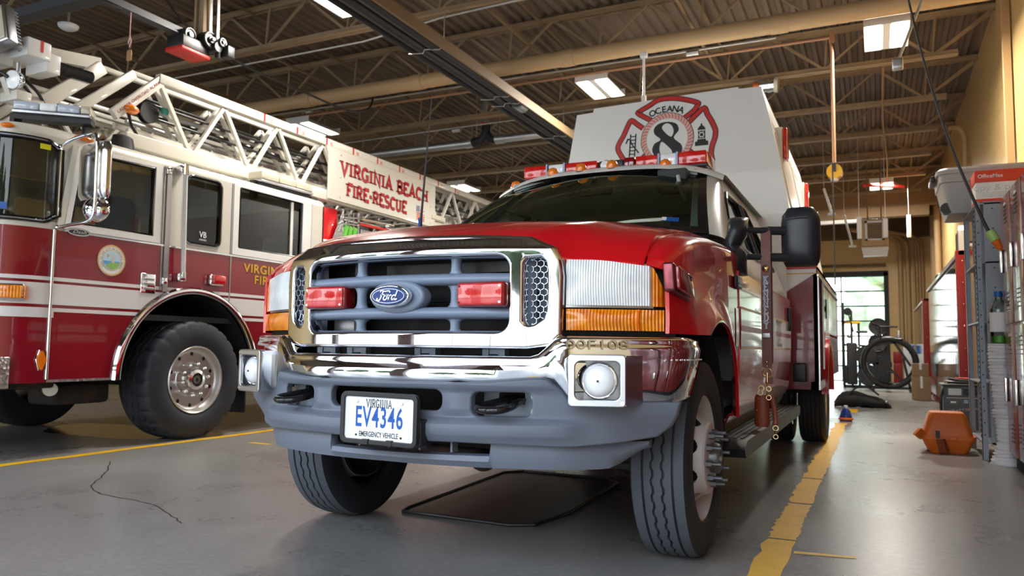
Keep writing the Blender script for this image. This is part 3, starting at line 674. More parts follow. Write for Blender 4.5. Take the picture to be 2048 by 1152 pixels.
for x, y, z0, z1, lb in ((-.24, 14.59, 3.19, 2.80, 'left of the three short white tubes hanging before the roof beam'), (.17, 14.59, 3.13, 2.80, 'middle of the three short white tubes hanging before the roof beam'), (.66, 18.25, 3.75, 3.27, 'right of the three short white tubes hanging before the roof beam')):
    o = tag(build('light_tube', MB().box(x - .04, x + .04, y - .03, y + .03, z1, z0, .01), 'fixture', None, (x, y, z1)), lb, 'tube'); build('wire', MB().cyl((x, y, z0), (x, y, 4.61), .005, 6), 'conduit', o)
# unit heater hanging at the back, with a louvred face and a white deflector
t = thing('unit_heater', 'boxy tan unit heater with a square louvre hanging before the far door', 'heater', (0, 16.5, 3.0))
build('case', MB().box(-.235, .235, 16.4, 17.1, 2.88, 3.42, .02).box(-.235, .24, 16.38, 16.4, 2.86, 2.88), 'pipe', t)
l = MB()
for i in range(9): l.box(-.13, .13, 16.365, 16.39, 3.04 + i * .035, 3.058 + i * .035)
build('louvre', l, 'joistdark', t); build('louvre_frame', MB().box(-.17, -.13, 16.37, 16.40, 3.0, 3.38).box(.13, .17, 16.37, 16.40, 3.0, 3.38).box(-.17, .17, 16.37, 16.40, 3.34, 3.38).box(-.17, .17, 16.37, 16.40, 3.0, 3.03), 'fixture', t)
build('deflector', MB().prism([(-.24, 2.86), (.24, 2.86), (.21, 2.70), (-.21, 2.70)], lambda a, b, d: (a, d, b), 16.35, 16.6), 'fixture', t)
for x in (-.12, .12): build('hanger', MB().cyl((x, 16.42, 3.4), (x, 16.42, 4.61), .012, 8), 'joistdark', t)
# pipe bundle on the back wall corner
for i, (x, r) in enumerate(((.62, .06), (.80, .06), (.96, .025), (1.03, .025), (1.10, .025), (1.17, .025))):
    lb = ['leftmost thick yellow pipe on the back wall', 'second thick yellow pipe on the back wall', 'first thin yellow pipe of the back corner bundle', 'second thin yellow pipe of the back corner bundle', 'third thin yellow pipe of the back corner bundle', 'fourth thin yellow pipe, nearest the back corner'][i]
    o = tag(build('wall_pipe', MB().tube([(x, 23.95, 0), (x, 23.95, 3.75), (x - .05, 23.95, 3.95), (x - .25, 23.6, 4.05), (x - 1.2, 22.4, 4.1)], r, 10), 'pipe', None, (x, 23.95, 0)), lb, 'pipe', 'pipes on the back wall')
for x, y in ((1.33, 22.0), (1.33, 20.5)):
    pipe_thing('wall_pipe', [(x, y, 0), (x, y, 4.3)], .07, 'pipe', 'tan pipe running up the right wall %s the far corner' % ('nearest' if y > 21 else 'second from'), 'pipe', 12)
tag(build('panel_box', MB().box(.50, .62, 24.08, 24.2, 1.05, 1.45, .01), 'dullsteel', None, (.56, 24.1, 1.2)), 'small grey electrical box on the yellow back wall', 'box')
tag(build('curtain_rail', MB().cyl((-3.2, 24.0, 3.30), (.26, 24.0, 3.30), .035, 10), 'joistdark', None, (-1, 24, 3.3)), 'dark shaft above the far glass door', 'rail')
tag(build('light_strip', MB().box(-3.4, -.3, 20.06, 20.20, 3.93, 4.03, .01), 'fixture', None, (-2, 20.1, 4)), 'long white strip under the far roof beam', 'strip')
t = tag(build('wall_conduit', MB().tube(smooth([(1.36, 14.3, 0), (1.36, 14.3, 3.9), (1.36, 14.3, 4.35), (1.28, 14.25, 4.5), (1.14, 14.2, 4.5)], 6), .035, 10), 'pipe', None, (1.36, 14.3, 0)), 'tan conduit with a goose neck on the yellow wall', 'conduit')
tag(build('wall_post', MB().box(XR - .09, XR - .02, 9.8, 9.9, 0, ZD - .1), 'pipe', None, (1.36, 9.85, 0)), 'pale vertical pipe on the yellow wall above the grey tote', 'pipe')
t = thing('wrapped_pipe_end', 'silver foil wrapped pipe end strapped under the joist behind the white box corner', 'wrapped pipe', (-1.32, 10.9, 4.5))
build('foil_wrap', MB().lathe([(.0, -.10), (.09, -.10), (.10, -.06), (.088, -.02), (.102, .03), (.09, .07), (.098, .10), (0, .10)], (-1.30, 10.90, 4.505), (1, 0, 0), 18), M['chrome'], t)
build('wood_plug', MB().cyl((-1.48, 10.90, 4.52), (-1.40, 10.90, 4.51), .05, 14), 'orangeplastic', t); build('tan_cap', MB().cyl((-1.20, 10.90, 4.505), (-1.15, 10.90, 4.50), .11, 18), 'cream', t)
build('strap_wire', MB().tube([(-1.35, 10.90, 4.6), (-1.35, 10.90, 4.62)], .01, 6), 'conduit', t)
# ================================================================ red rescue truck
PX = -1.61
truck = thing('rescue_truck', 'red pickup style fire rescue truck with chrome grille and tall white rear box', 'fire truck', (PX, 3.3, 0))
def pk(name, mb, mats, parent=None, ang=38, **k):
    mb.v = [(p[0] + PX, p[1], p[2]) for p in mb.v]
    return build(name, mb, mats, parent or truck, None, ang, **k)
def wk(name, mb, mats, parent=None, ang=38): return build(name, mb, mats, parent or truck, None, ang)
yg = lambda x: 2.385 + .38 * x * x
yb = lambda x: 2.32 + .41 * x * x
def cut(mb, xs=(), zs=()):
    """slice a mesh with planes so it can be bent"""
    bm = bmesh.new(); me = bpy.data.meshes.new('t'); me.from_pydata(mb.v, [], mb.f); bm.from_mesh(me); bpy.data.meshes.remove(me)
    for a, no, k in [(x, (1, 0, 0), 0) for x in xs] + [(z, (0, 0, 1), 2) for z in zs]:
        co = [0, 0, 0]; co[k] = a
        bmesh.ops.bisect_plane(bm, geom=bm.verts[:] + bm.edges[:] + bm.faces[:], dist=1e-5, plane_co=co, plane_no=no)
    r = MB(); r.bm(bm); return r
fr = lambda a, b, n: [a + (b - a) * i / n for i in range(n + 1)]
flat = lambda p: (p[0], -p[2], p[1])      # outline (x, z), depth towards the viewer

# --- hood
def hood_top(x, y):
    return interp(y, [(2.40, 1.262), (2.5, 1.292), (2.7, 1.347), (2.9, 1.382), (3.1, 1.408), (3.4, 1.438), (3.7, 1.455), (4.0, 1.462)]) - .078 * (abs(x) / .92) ** 2.2
def hood_front(x):
    a = abs(x); k = sstep(.50, .635, a)
    return yg(x) - .004 + .012 * k, (1.246 - .03 * (a / .55) ** 2) * (1 - k) + (1.166 - .012 * sstep(.65, .9, a)) * k
def hood_rear(x): return 3.64 + .30 * (abs(x) / .85) ** 2
def hood(u, v):
    x = -.862 + 1.724 * u; y0, z0 = hood_front(x); y1 = hood_rear(x); s = v ** 1.7
    y = y0 + (y1 - y0) * s; k = 1 - math.exp(-(y - y0) / (.045 + .05 * sstep(.5, .64, abs(x))))
    z = z0 + (hood_top(x, y) - z0) * k
    cr = math.exp(-((abs(x) - .60 - .05 * s) / .05) ** 2) * .010 * sstep(0.02, .15, s)      # pressed crease
    return (x, y, z + cr)
pk('hood', shell(MB().grid(hood, 68, 40), (0, .004, -.018)), 'red', ang=60)
# --- fenders with wheel arches
AY, AZ, AR = 3.30, .43, .535
def fender_x(y, z):
    d = math.hypot(y - AY, z - AZ)
    fl = .040 * math.exp(-((d - AR) / .075) ** 2)
    base = .985 - .02 * max(0, (z - .95)) - .02 * sstep(1.0, .5, z)
    return base - .055 * sstep(2.95, 2.6, y) + fl
def ftop(x, y):
    y0, z0 = hood_front(.86); k = 1 - math.exp(-max(0, y - yg(x) - .01) / .095)
    return z0 + (hood_top(.90, y) - .012 - z0) * k
def fender(sgn):
    def fn(u, v):
        y = 2.715 + (3.975 - 2.715) * u
        zl = .905 if y < AY - AR else .53
        if abs(y - AY) < AR: zl = AZ + math.sqrt(AR * AR - (y - AY) ** 2)
        zl = max(zl, .905) if y < AY else max(zl, .53)
        zt = ftop(.872, y)
        if v < .7: z = zl + (zt - .06 - zl) * v / .7; return (sgn * fender_x(y, z), y, z)
        a = (v - .7) / .3 * PI / 2; xo = fender_x(y, zt - .06)
        return (sgn * (.870 + (xo - .870) * math.cos(a)), y, zt - .06 + .06 * math.sin(a))
    m = shell(MB().grid(fn, 60, 26), (-sgn * .014, 0, 0))
    n_ = MB()
    xe = fender_x(2.715, 1.1)
    def nose(u, v):                      # red nose of the fender above the corner lamp
        x = .870 + (xe - .870) * u; y0 = yg(x); y = y0 + (2.716 - y0) * v; zt = ftop(.872, 2.715)
        a = math.acos(min(1, u)); top = zt - .06 + .06 * math.sin(a)
        return (sgn * x, y, 1.150 - .02 * u + (top - 1.150 + .02 * u) * (1 - (1 - v) ** 2))
    n_.grid(nose, 8, 10); shell(n_, (0, .012, -.004)); m.add(n_.v, n_.f)
    f = pk('front_fender', m, 'red', ang=50)
    w = MB()                             # dark wheel well liner
    w.lathe([(.56, .0), (.56, -.42)], (sgn * .93, AY, AZ), (sgn, 0, 0), 30, -PI * (.49 if sgn > 0 else .28), PI * (.28 if sgn > 0 else .49)); pk('wheel_well', w, 'blackmatte', f)
    return f
fR = fender(1); fL = fender(-1)
# --- lamps
def lamp_patch(x0, x1, z0, z1, off=.0, th=.05, n=14):
    return shell(MB().grid(lambda u, v: (x0 + (x1 - x0) * u, yg(x0 + (x1 - x0) * u) - off - .012 * math.sin(PI * min(1, max(0, u))) * math.sin(PI * v), z0(x0 + (x1 - x0) * u) * (1 - v) + z1(x0 + (x1 - x0) * u) * v), n, 8), (0, th, 0))
K = lambda c: (lambda x: c)
for s in (1, -1):
    hl = pk('headlight', lamp_patch(s * .622, s * .880, K(1.002), lambda x: 1.163 - .018 * sstep(.7, .9, abs(x))), 'lens')
    pk('headlight_bezel', lamp_patch(s * .608, s * .890, K(.994), lambda x: 1.170 - .018 * sstep(.7, .9, abs(x)), -.014, .04), 'silver', hl)
    pk('inner_strip', lamp_patch(s * .600, s * .616, K(.995), K(1.165), .004), 'silver', hl)
    ts = pk('turn_signal', lamp_patch(s * .622, s * .925, K(.913), K(.988), .002), 'amber')
    pk('signal_seam', lamp_patch(s * .848, s * .853, K(.913), K(.989), .008), 'orange', ts)
    a = shell(MB().grid(lambda u, v: (s * (.888 + .042 * u), yg(.888 + .042 * u) + .10 * max(0, u - .55), 1.0 + v * (.142 - .115 * u ** 1.5)), 8, 6), (-s * .01, .03, 0))
    pk('corner_marker', a, 'amber')
    b = pk('lamp_support', MB().grid(lambda u, v: (s * (.60 + .35 * u), yg(.6 + .35 * u) + .05, .88 + .26 * v), 10, 2), 'blackmatte')
    # red strobe on the fender flank
    y0 = 2.69 if s > 0 else 2.88
    def sq(p, s=s, y0=y0): t = (p.y - y0) / .18; return Vector((s * (p.x + .018 * t - .06 * (p.z - 1.1)), p.y, p.z - .03 * t))
    o = pk('fender_strobe', MB().box(.925, .968, y0, y0 + .18, 1.055, 1.160, .010).moved(sq), 'pinkchrome')
    pk('strobe_lens', MB().box(.966, .984, y0 + .012, y0 + .172, 1.066, 1.150, .007).moved(sq), 'darkredlens', o)
# --- grille surround
out = [(-.50, .856), (.50, .856), (.575, .868), (.602, .90), (.606, 1.10), (.600, 1.155), (.578, 1.198), (.50, 1.234), (.30, 1.241), (0, 1.244), (-.30, 1.241), (-.50, 1.234), (-.578, 1.198), (-.600, 1.155), (-.606, 1.10), (-.602, .90), (-.575, .868)]
main = rrect(-.452, .452, .892, 1.186, .055)
nos = [(.478, 1.15), (.492, 1.176), (.55, 1.180), (.572, 1.160), (.580, 1.12), (.578, .98), (.565, .945), (.53, .920), (.50, .915), (.478, .94)]
nosL = [(-a, b) for a, b in nos][::-1]
g = fill([out, main, nos, nosL], flat, .022, .012, 0, 3)
g = cut(g, fr(-.6, .6, 40), (1.02, 1.10, 1.196, 1.21, .90))
g.moved(lambda p: Vector((p.x, p.y + yg(p.x) + .01 + (.020 * sstep(1.19, 1.246, p.z)), p.z)))
grille = pk('grille', g, 'chrome', ang=50)
# grey-blue insert: ring, two fat bars, posts
def gbar(z, h, x0, x1, yo=.030, dep=.035):
    secs = []
    for x in fr(x0, x1, 24):
        secs.append([(x, yg(x) + yo + dep * -math.cos(a), z(x) + h * math.sin(a)) for a in [2 * PI * i / 14 for i in range(14)]])
    return MB().loft(secs)
ins = MB()
for zc in (1.094, .972): ins.add(*(lambda q: (q.v, q.f))(gbar(lambda x, zc=zc: zc, .0225, -.47, .47)))
for px in (-.192, .222):
    for z0, z1 in ((.90, .95), (.99, 1.075), (1.11, 1.185)):
        secs = []
        for i in range(9):
            v = i / 8; w = .018 + .022 * (2 * v - 1) ** 4; secs.append([(px + w * math.cos(a), yg(px) + .045 + .022 * math.sin(a), z0 + (z1 - z0) * v) for a in [2 * PI * k / 12 for k in range(12)]])
        ins.loft(secs)
rg = fill([rrect(-.462, .462, .880, 1.196, .06), rrect(-.446, .446, .900, 1.178, .04)], flat, .014, .008, 0, 2)
rg = cut(rg, fr(-.45, .45, 30)); rg.moved(lambda p: Vector((p.x, p.y + yg(p.x) + .032, p.z))); ins.add(rg.v, rg.f)
for s in (1, -1):            # end gussets of the insert
    for z0, z1 in ((.90, .955), (.99, 1.075), (1.11, 1.175)):
        pass
insert = pk('grille_insert', ins, 'grilleplastic', grille, ang=60)
em = fill([circ(.012, 0, .106, 40, .050)], flat, .02, .012, 0, 3); em.moved(lambda p: Vector((p.x, p.y + 2.405, p.z + 1.032))); pk('badge_housing', em, 'grilleplastic', grille, ang=60)
E1 = (PX + .004, 2.352, 1.032)
em = fill([circ(0, 0, .080, 40, .036)], plane(E1), .008, .006, 0, 3); wk('badge_rim', em, 'chrome', grille, 60)
em = fill([circ(0, 0, .073, 40, .030)], plane(E1), .002, .003, .012, 2); eb = wk('badge', em, 'fordblue', grille, 60)
pl = plane((E1[0], E1[1] - .018, E1[2]))
em = MB()
rim_ = circ(0, 0, .068, 48, .0258); stroke(em, rim_, .0022, pl, .001, True)
sh = lambda P: [((a + b * .25) * .82, b * .9) for a, b in P]
for P, w in (([(-.046, .016), (-.040, .022), (-.020, .019), (-.002, .021), (.006, .017), (.003, .014)], .0045), ([(-.030, .020), (-.034, .004), (-.040, -.014), (-.048, -.019), (-.056, -.014), (-.053, -.008)], .006), ([(-.042, .003), (-.030, .005), (-.020, .006)], .004),
             ([(-.012, .004), (-.020, -.002), (-.022, -.011), (-.014, -.016), (-.006, -.011), (-.005, -.002), (-.012, .004), (-.004, .003), (.004, .004)], .005), ([(.004, .004), (.006, -.004), (.004, -.015)], .006), ([(.006, -.004), (.012, .003), (.018, .003)], .005),
             ([(.036, .003), (.026, .002), (.021, -.008), (.025, -.015), (.033, -.012), (.038, -.002)], .005), ([(.044, .021), (.040, .004), (.037, -.010), (.042, -.015), (.050, -.011)], .0055)):
    stroke(em, [(p.x, p.y) for p in smooth([(a, b, 0) for a, b in sh(P)], 5)], w, pl, .0015)
wk('badge_script', em, 'platewhite', eb)
# honeycomb in the side nostrils, dark radiator behind
for s in (1, -1):
    hx = MB(); r = .0135
    for i in range(-1, 4):
        for j in range(14):
            cx = .492 + i * r * 1.75 + (r * .87 if j % 2 else 0); cz = .925 + j * r * 1.52
            if .482 < cx < .574 and .93 < cz < 1.165 and not (cx > .56 and cz < .95):
                for k in range(6):
                    a, b = PI / 6 + PI / 3 * k, PI / 6 + PI / 3 * (k + 1)
                    hx.bar((s * (cx + r * math.cos(a)), yg(cx) + .035, cz + r * math.sin(a)), (s * (cx + r * math.cos(b)), yg(cx) + .035, cz + r * math.sin(b)), .0022, .008, (0, 1, 0))
    pk('honeycomb_mesh', hx, 'silver', grille)
for s in (1, -1):
    sh_ = MB(); sh_.grid(lambda u, v: (s * (.478 + .03 * u), yg(.478) + .0 + .06 * u, .925 + .245 * v), 2, 2)
    sh_.grid(lambda u, v: (s * (.47 + .12 * u), yg(.55) + .085, .90 + .29 * v), 2, 2)
    pk('nostril_liner', sh_, 'grilleplastic', grille)
pk('radiator', MB().box(-.62, .62, 2.66, 2.70, .50, 1.22), 'radiator')
co = MB().box(-.56, .5, 2.56, 2.58, .88, .90).box(-.56, .5, 2.56, 2.60, 1.02, 1.05).box(-.16, .42, 2.56, 2.62, 1.13, 1.17)
for x in (-.30, .40): co.box(x, x + .025, 2.54, 2.57, .86, 1.2)
co.bar((-.30, 2.50, 1.07), (-.26, 2.50, .99), .012)
pk('radiator_frame', co, 'black'); pk('horn_box', MB().box(-.42, -.30, 2.56, 2.62, .90, .97, .01), 'dullsteel')
# two red grille lights
for x in (-.343, .344):
    y = yg(x) - .018
    o = pk('grille_light', MB().box(x - .096, x + .096, y - .006, y + .07, .992, 1.082, .012), 'darkredlens')
    pk('light_lens', MB().box(x - .090, x + .090, y - .014, y, .998, 1.076, .010), 'redlens', o)
    sc = MB()
    for a in (-.08, .08):
        for b in (1.008, 1.066): sc.cyl((x + a, y - .016, b), (x + a, y - .010, b), .004, 10)
    pk('screw', sc, 'chrome', o)
# --- chrome bumper
def btop(x): return .822 + .072 * sstep(.53, .635, abs(x)) + .0 * x
def bbot(x): a = abs(x); return .716 + .016 * sstep(.35, .6, a) - .075 * sstep(.60, .66, a)
path = [(x, yb(x)) for x in fr(-.955, .955, 76)]
endp = [(.975, 2.715), (.990, 2.745), (.998, 2.79), (1.0, 2.86), (.998, 2.95), (.99, 3.02)]
path = [(-a, b) for a, b in endp[::-1]] + path + endp
def pnorm(i):
    a = path[max(i - 1, 0)]; b = path[min(i + 1, len(path) - 1)]; d = Vector((b[0] - a[0], b[1] - a[1])).normalized(); return d.y, -d.x
secs = []
for i, (x, y) in enumerate(path):
    nx, ny = pnorm(i); t = btop(x); b = bbot(x); sec = []
    k = sstep(2.75, 3.02, y)
    for d, z in ((.10, t - .004), (.035, t), (.012, t - .004), (.004, t - .014), (.006, t - .024), (.0, t - .034), (-.004, t - .05), (-.006, (t * .5 + b * .5)), (-.004, b + .02), (.004, b), (.03, b - .006), (.03, b + .03)):
        tp = sstep(.86, 1.0, abs(x)) * max(0, (t - .04 - z) / .24)
        sec.append((x * (1 - .045 * tp) - nx * d, y - ny * d - .03 * tp, z))
    secs.append(sec)
bump = pk('front_bumper', MB().loft(secs, cap=True), 'chrome', ang=50)
# embossed unit number on the bumper's right step
bt = text('00F108', lambda p: (p[0], p[2], p[1]), .034, bold=.0, ext=0, sx=1.35, lift=0)
bt.v = [(.735 + p[0], yb(.735 + p[0]) - .0062, .861 + p[2]) for p in bt.v]; pk('stamped_number', bt, M['darkchrome'], bump)
rv = MB()
for i in range(14):
    a = endp[0][1]; y = 2.66 + i * .026; rv.sphere((.966 + (.03 if y > 2.75 else .03 * (y - 2.66) / .09), y, .812), .004, 8, 6)
pk('rivet', rv, 'chrome', bump)
for x in (-.40, -.22, .10, .36):
    cl = MB(); cl.box(x - .045, x - .02, yg(x) + .05, yg(x) + .09, .815, .86).box(x + .02, x + .045, yg(x) + .05, yg(x) + .09, .815, .86).box(x - .02, x + .02, yg(x) + .055, yg(x) + .08, .825, .848)
    pk('grille_clip', cl, 'grilleplastic')
pk('bumper_gap_panel', MB().grid(lambda u, v: (-.6 + 1.2 * u, yg(-.6 + 1.2 * u) + .10, .80 + .08 * v), 16, 1).solid(.01), 'blackmatte')
# --- fog light bezels: square boxes standing off the bumper
for s in (1, -1):
    A = Vector((.678, 2.416)); E_ = Vector((.936, .351)); N_ = Vector((.351, -.936)); WD = .185
    def bp(a, z, d=0.0, s=s, A=A, E_=E_, N_=N_): q = A + E_ * a + N_ * d; return (s * q.x, q.y, z)
    fm = fill([rrect(0, WD, .659, .826, .010), rrect(.016, WD - .012, .675, .810, .024)], lambda p: bp(p[0], p[1], p[2]), .008, .004, -.012)
    bz = pk('fog_light_bezel', fm, 'silver', bump)
    for nm, a0, dx in (('outer_cheek', WD, .022), ('inner_cheek', 0, -.012)):
        o0 = A + E_ * a0; x1 = o0.x + dx
        pk(nm, shell(MB().grid(lambda u, v, o0=o0, x1=x1: (s * (o0.x + (x1 - o0.x) * u), (o0.y + .012) * (1 - u) + (yb(x1) + .012) * u, .659 + .167 * v), 2, 1), (0, .006, 0)), 'silver', bz)
    for nm, z in (('bezel_top', .825), ('bezel_floor', .660)):
        pk(nm, shell(MB().grid(lambda u, v, z=z: (lambda q: (s * (q.x + .022 * u * v), q.y * (1 - v) + (yb(q.x) + .02) * v, z))(A + E_ * (WD * u) + Vector((0, .012))), 4, 2), (0, 0, .004 if z < .7 else -.004)), 'silver', bz)
    bx = MB().grid(lambda u, v: bp(.012 + .165 * u, .668 + .15 * v, -.085), 4, 2)
    for x in (.016, WD - .012): bx.grid(lambda u, v, x=x: bp(x, .675 + .135 * v, -.018 - .07 * u), 2, 2)
    for z in (.675, .810): bx.grid(lambda u, v, z=z: bp(.02 + .148 * u, z, -.018 - .07 * v), 4, 2)
    pk('bezel_recess', bx, 'dullsteel', bz)
    c0 = bp(.100, .741, -.03); ax = (s * N_.x * .5, N_.y, 0)
    lo = pk('fog_light', MB().lathe([(0, .030), (.03, .026), (.050, .014), (.056, .0), (.058, -.05), (.05, -.06)], c0, ax, 32), ['foglens' if s > 0 else 'clearlens'], bz)
    pk('lamp_ring', MB().torus(c0, ax, .058, .0045, 32, 8), 'chrome', lo)
    c1_ = Vector(c0) + Vector(ax).normalized() * .030; pk('lamp_centre', MB().cyl(c1_, c1_ + Vector(ax).normalized() * .003, .004, 8), 'black', lo)
    for a in (.010, WD - .009):
        for z in (.669, .816): pk('bezel_screw', MB().cyl(bp(a, z, -.006), bp(a, z, .003), .006, 12), 'chrome', bz)
# --- grey lower valance with openings
zv = lambda a: .722 + .014 * sstep(.35, .58, abs(a)) - .076 * sstep(.585, .66, abs(a))
outl = [(x, zv(x)) for x in fr(-.975, .975, 60)] + [(.965, .62), (.945, .585), (.90, .548), (.80, .532), (.66, .520), (.3, .530), (-.3, .530), (-.66, .520), (-.80, .532), (-.90, .548), (-.945, .585), (-.965, .62)]
holes = [rrect(-.245, .245, .622, .708, .035), rrect(.335, .545, .607, .702, .03), rrect(-.545, -.335, .607, .702, .03)]
va = fill([outl] + holes, flat, .012, .006, 0, 2)
va = cut(va, fr(-.96, .96, 64), fr(.52, .72, 12))
def vshape(p):
    a = abs(p.x); z = p.z
    bul = .034 * sstep(.612, .585, z) * sstep(.72, .64, a) - .020 * sstep(.56, .516, z) * sstep(.72, .64, a)
    top = .016 * sstep(.690, .722, z) * sstep(.66, .58, a)
    post = .018 * math.exp(-((a - .29) / .03) ** 2) * sstep(.60, .64, z)
    return Vector((p.x, p.y + yb(p.x) - .006 - bul - top + .012 - post + .05 * sstep(.64, .53, z) * sstep(.72, .9, a), z))
va.moved(vshape); val = pk('valance', va, 'greyplastic', ang=55)
# air dam lip under it
def lip(i, x):
    a = abs(x); t = .488 + .04 * sstep(.40, .86, a) + .03 * sstep(-.26, -.5, x); t = .480 if -.25 < x < .40 else .528
    b = .428 + .012 * (1 - a) + .07 * sstep(.74, .87, a); y = yb(x) + .015 + .07 * sstep(.6, .87, a)
    return [(x, y + .02, t), (x, y - .006, t - .004), (x, y - .012, (t + b) / 2), (x, y + .004, b), (x, y + .03, b), (x, y + .03, t)]
xs = fr(-.87, -.255, 20) + [-.25] + fr(-.245, .395, 24) + [.40] + fr(.405, .87, 20)
dam = pk('air_dam', MB().loft([lip(0, x) for x in xs]), 'greyplastic', ang=50)
for x in (-.13, .0, .13, .26): pk('air_dam_rib', MB().box(x, x + .008, 2.36, 2.40, .485, .53), 'greyplastic', dam)
pk('skid_panel', MB().grid(lambda u, v: (-.5 + u, yb(-.5 + u) + .10 + .3 * v, .52 - .04 * v), 8, 2).solid(.01), 'under')
# tow hooks on plates
for s in (1, -1):
    c = s * .44
    th = pk('tow_hook', MB().tube(smooth([(c - s * .0, 2.52, .672), (c - .045, 2.40, .655), (c - .06, 2.335, .645), (c - .02, 2.305, .64), (c + .03, 2.315, .642), (c + .05, 2.37, .652), (c + .035, 2.52, .672)], 6), .0135, 12), 'blackgloss')
    h = MB(); q = fill([rrect(c - .10, c + .11, .60, .705, .01), rrect(c - .045, c + .05, .650, .692, .006)], flat, .004, 0); q.moved(lambda p: Vector((p.x, p.y + 2.475 + .15 * (abs(p.x) - .44), p.z)))
    h.add(q.v, q.f); hp = pk('hook_plate', h, 'hookplate', th)
    bo = MB()
    for z in (.625, .685):
        x = c + s * .085; y = 2.475 + .15 * (abs(x) - .44); bo.cyl((x, y - .018, z), (x, y, z), .011, 6); bo.cyl((x, y - .006, z), (x, y - .001, z), .017, 16); bo.cyl((x, y - .026, z), (x, y, z), .006, 10)
    pk('plate_bolt', bo, 'dullsteel', th)
# --- licence plate on its dark bracket
PL = (PX + .035, 2.252, .597); pf = plane(PL, (1, -.02, -.012), (0, 0, 1))
lp = wk('license_plate', fill([rrect(-.152, .152, -.080, .080, .016)], pf, .002, .001), 'platewhite')
fm = fill([rrect(-.160, .160, -.088, .088, .022), rrect(-.149, .149, -.077, .077, .014)], pf, .008, .003, .0)
fm.use(0); wk('plate_frame', fm, 'black', lp)
wk('plate_bracket', MB().box(PX - .10, PX + .20, 2.262, 2.345, .505, .60, .01), 'black', lp)
t = slab('VIRGINIA', lambda p: pf((p[0], p[1] + .052, p[2])), .028, .11, .80, .004, .05, .13); wk('plate_state', t, 'ink', lp)
t = text('EV4346', lambda p: pf((p[0], p[1] + .001, p[2])), .070, bold=.016, ext=.0006, sx=.60, lift=.0035, spacing=1.12); wk('plate_number', t, 'blue', lp)
t = text('EMERGENCY VEHICLE', lambda p: pf((p[0], p[1] - .056, p[2])), .0175, bold=.014, ext=.0006, sx=.68, lift=.0035); wk('plate_caption', t, 'ink', lp)
sc = MB()
for a, b in ((-.095, .058), (.095, .058)): sc.cyl(pf((a, b, .002)), pf((a, b, .008)), .006, 12)
wk('plate_screw', sc, 'chrome', lp)
sc = MB()
for a in (-.095, .095): sc.cyl(pf((a, -.060, .002)), pf((a, -.060, .005)), .004, 10)
for a in (-.05, .05): sc.box(PX + .035 + a - .012, PX + .035 + a + .012, 2.238, 2.252, .508, .526)
wk('plate_clip', sc, 'black', lp)

# --- wheels
def tire(cx, cy, r, w, hub, zig=True, n=240, grooves=(-.055, -.018, .022, .060), tr='tread'):
    """tire about the x axis, grooved tread; profile across the width"""
    prof = []
    def P(a, rr, z=0): prof.append((a, rr, z))
    hw = w / 2
    for a, rr in ((-hw * .72, hub), (-hw * .93, hub + .02), (-hw, (hub + r) / 2), (-hw * .97, r - .035), (-hw * .86, r - .010)): P(a, rr)
    last = -hw * .86
    for g in grooves:
        q = zig and abs(g) < .03
        P(g - .0050, r - .002, q); P(g - .0036, r - .013, q); P(g + .0036, r - .013, q); P(g + .0050, r - .002, q)
    for a, rr in ((hw * .86, r - .010), (hw * .97, r - .035), (hw, (hub + r) / 2), (hw * .93, hub + .02), (hw * .72, hub)): P(a, rr)
    k = len(prof); mb = MB(); vs = []
    for j in range(n):
        t = 2 * PI * j / n; dz = .0030 * (1 if (j // 3) % 2 else -1)
        for a, rr, z in prof: vs.append((cx + a + (dz if z else 0), cy + rr * math.sin(t), r + rr * math.cos(t) - .004))
    for j in range(n):
        j2 = (j + 1) % n
        for i in range(k - 1):
            mb.use(1 if 3 < i < k - 5 and not (prof[i][1] < r - .012 and prof[i + 1][1] < r - .012) else 0)
            o = len(mb.v); mb.f.append([j * k + i, j2 * k + i, j2 * k + i + 1, j * k + i + 1]); mb.m.append(mb.cur)
    mb.v = vs
    mb.v = [(p[0], p[1], max(p[2], 0.0)) for p in mb.v]
    return mb
def front_wheel(s):
    cx = s * .845; cy = AY; r = .405; cz = r - .004
    t = pk('wheel', tire(cx, cy, r, .232, .245), ['rubber', 'tread'])
    ax = (s, 0, 0)
    pk('rim', MB().lathe([(.245, .075), (.262, .088), (.262, .096), (.250, .098), (.238, .085), (.225, .04), (.215, -.03), (.215, -.08)], (cx, cy, cz), ax, 64), 'rimwhite', t)
    def disc(u, v):                      # outward dished centre with eight hand holes
        a = 2 * PI * u; R, h = [(interp(v, [(0, .222), (.18, .205), (.55, .160), (.75, .148), (.82, .138), (1, .060)])), interp(v, [(0, .0), (.18, .03), (.55, .085), (.75, .118), (.82, .126), (1, .130)])]
        return (cx + s * h, cy + R * math.sin(a), cz + R * math.cos(a))
    def hole(u, v):
        a = (u * 8) % 1 - .5; return (a / .30) ** 2 + ((v - .40) / .24) ** 2 < 1
    pk('wheel_disc', MB().grid(disc, 320, 70, hole).solid(.006), 'rimwhite', t)
    pk('brake_drum', MB().lathe([(.0, .02), (.20, .02), (.205, 0), (.205, -.09)], (cx, cy, cz), ax, 32), 'under', t)
    pk('hub', MB().lathe([(.062, .10), (.062, .155), (.055, .165), (.030, .165), (.028, .15), (0, .15)], (cx, cy, cz), ax, 28), 'lug', t)
    for i in range(10):
        a = 2 * PI * i / 10 + .2; y = cy + .104 * math.sin(a); z = cz + .104 * math.cos(a)
        m = MB().cyl((cx + s * .125, y, z), (cx + s * .150, y, z), .0145, 6).cyl((cx + s * .150, y, z), (cx + s * .185, y, z), .008, 10)
        pk('lug_nut', m, 'lug', t)
    return t
front_wheel(1); front_wheel(-1)
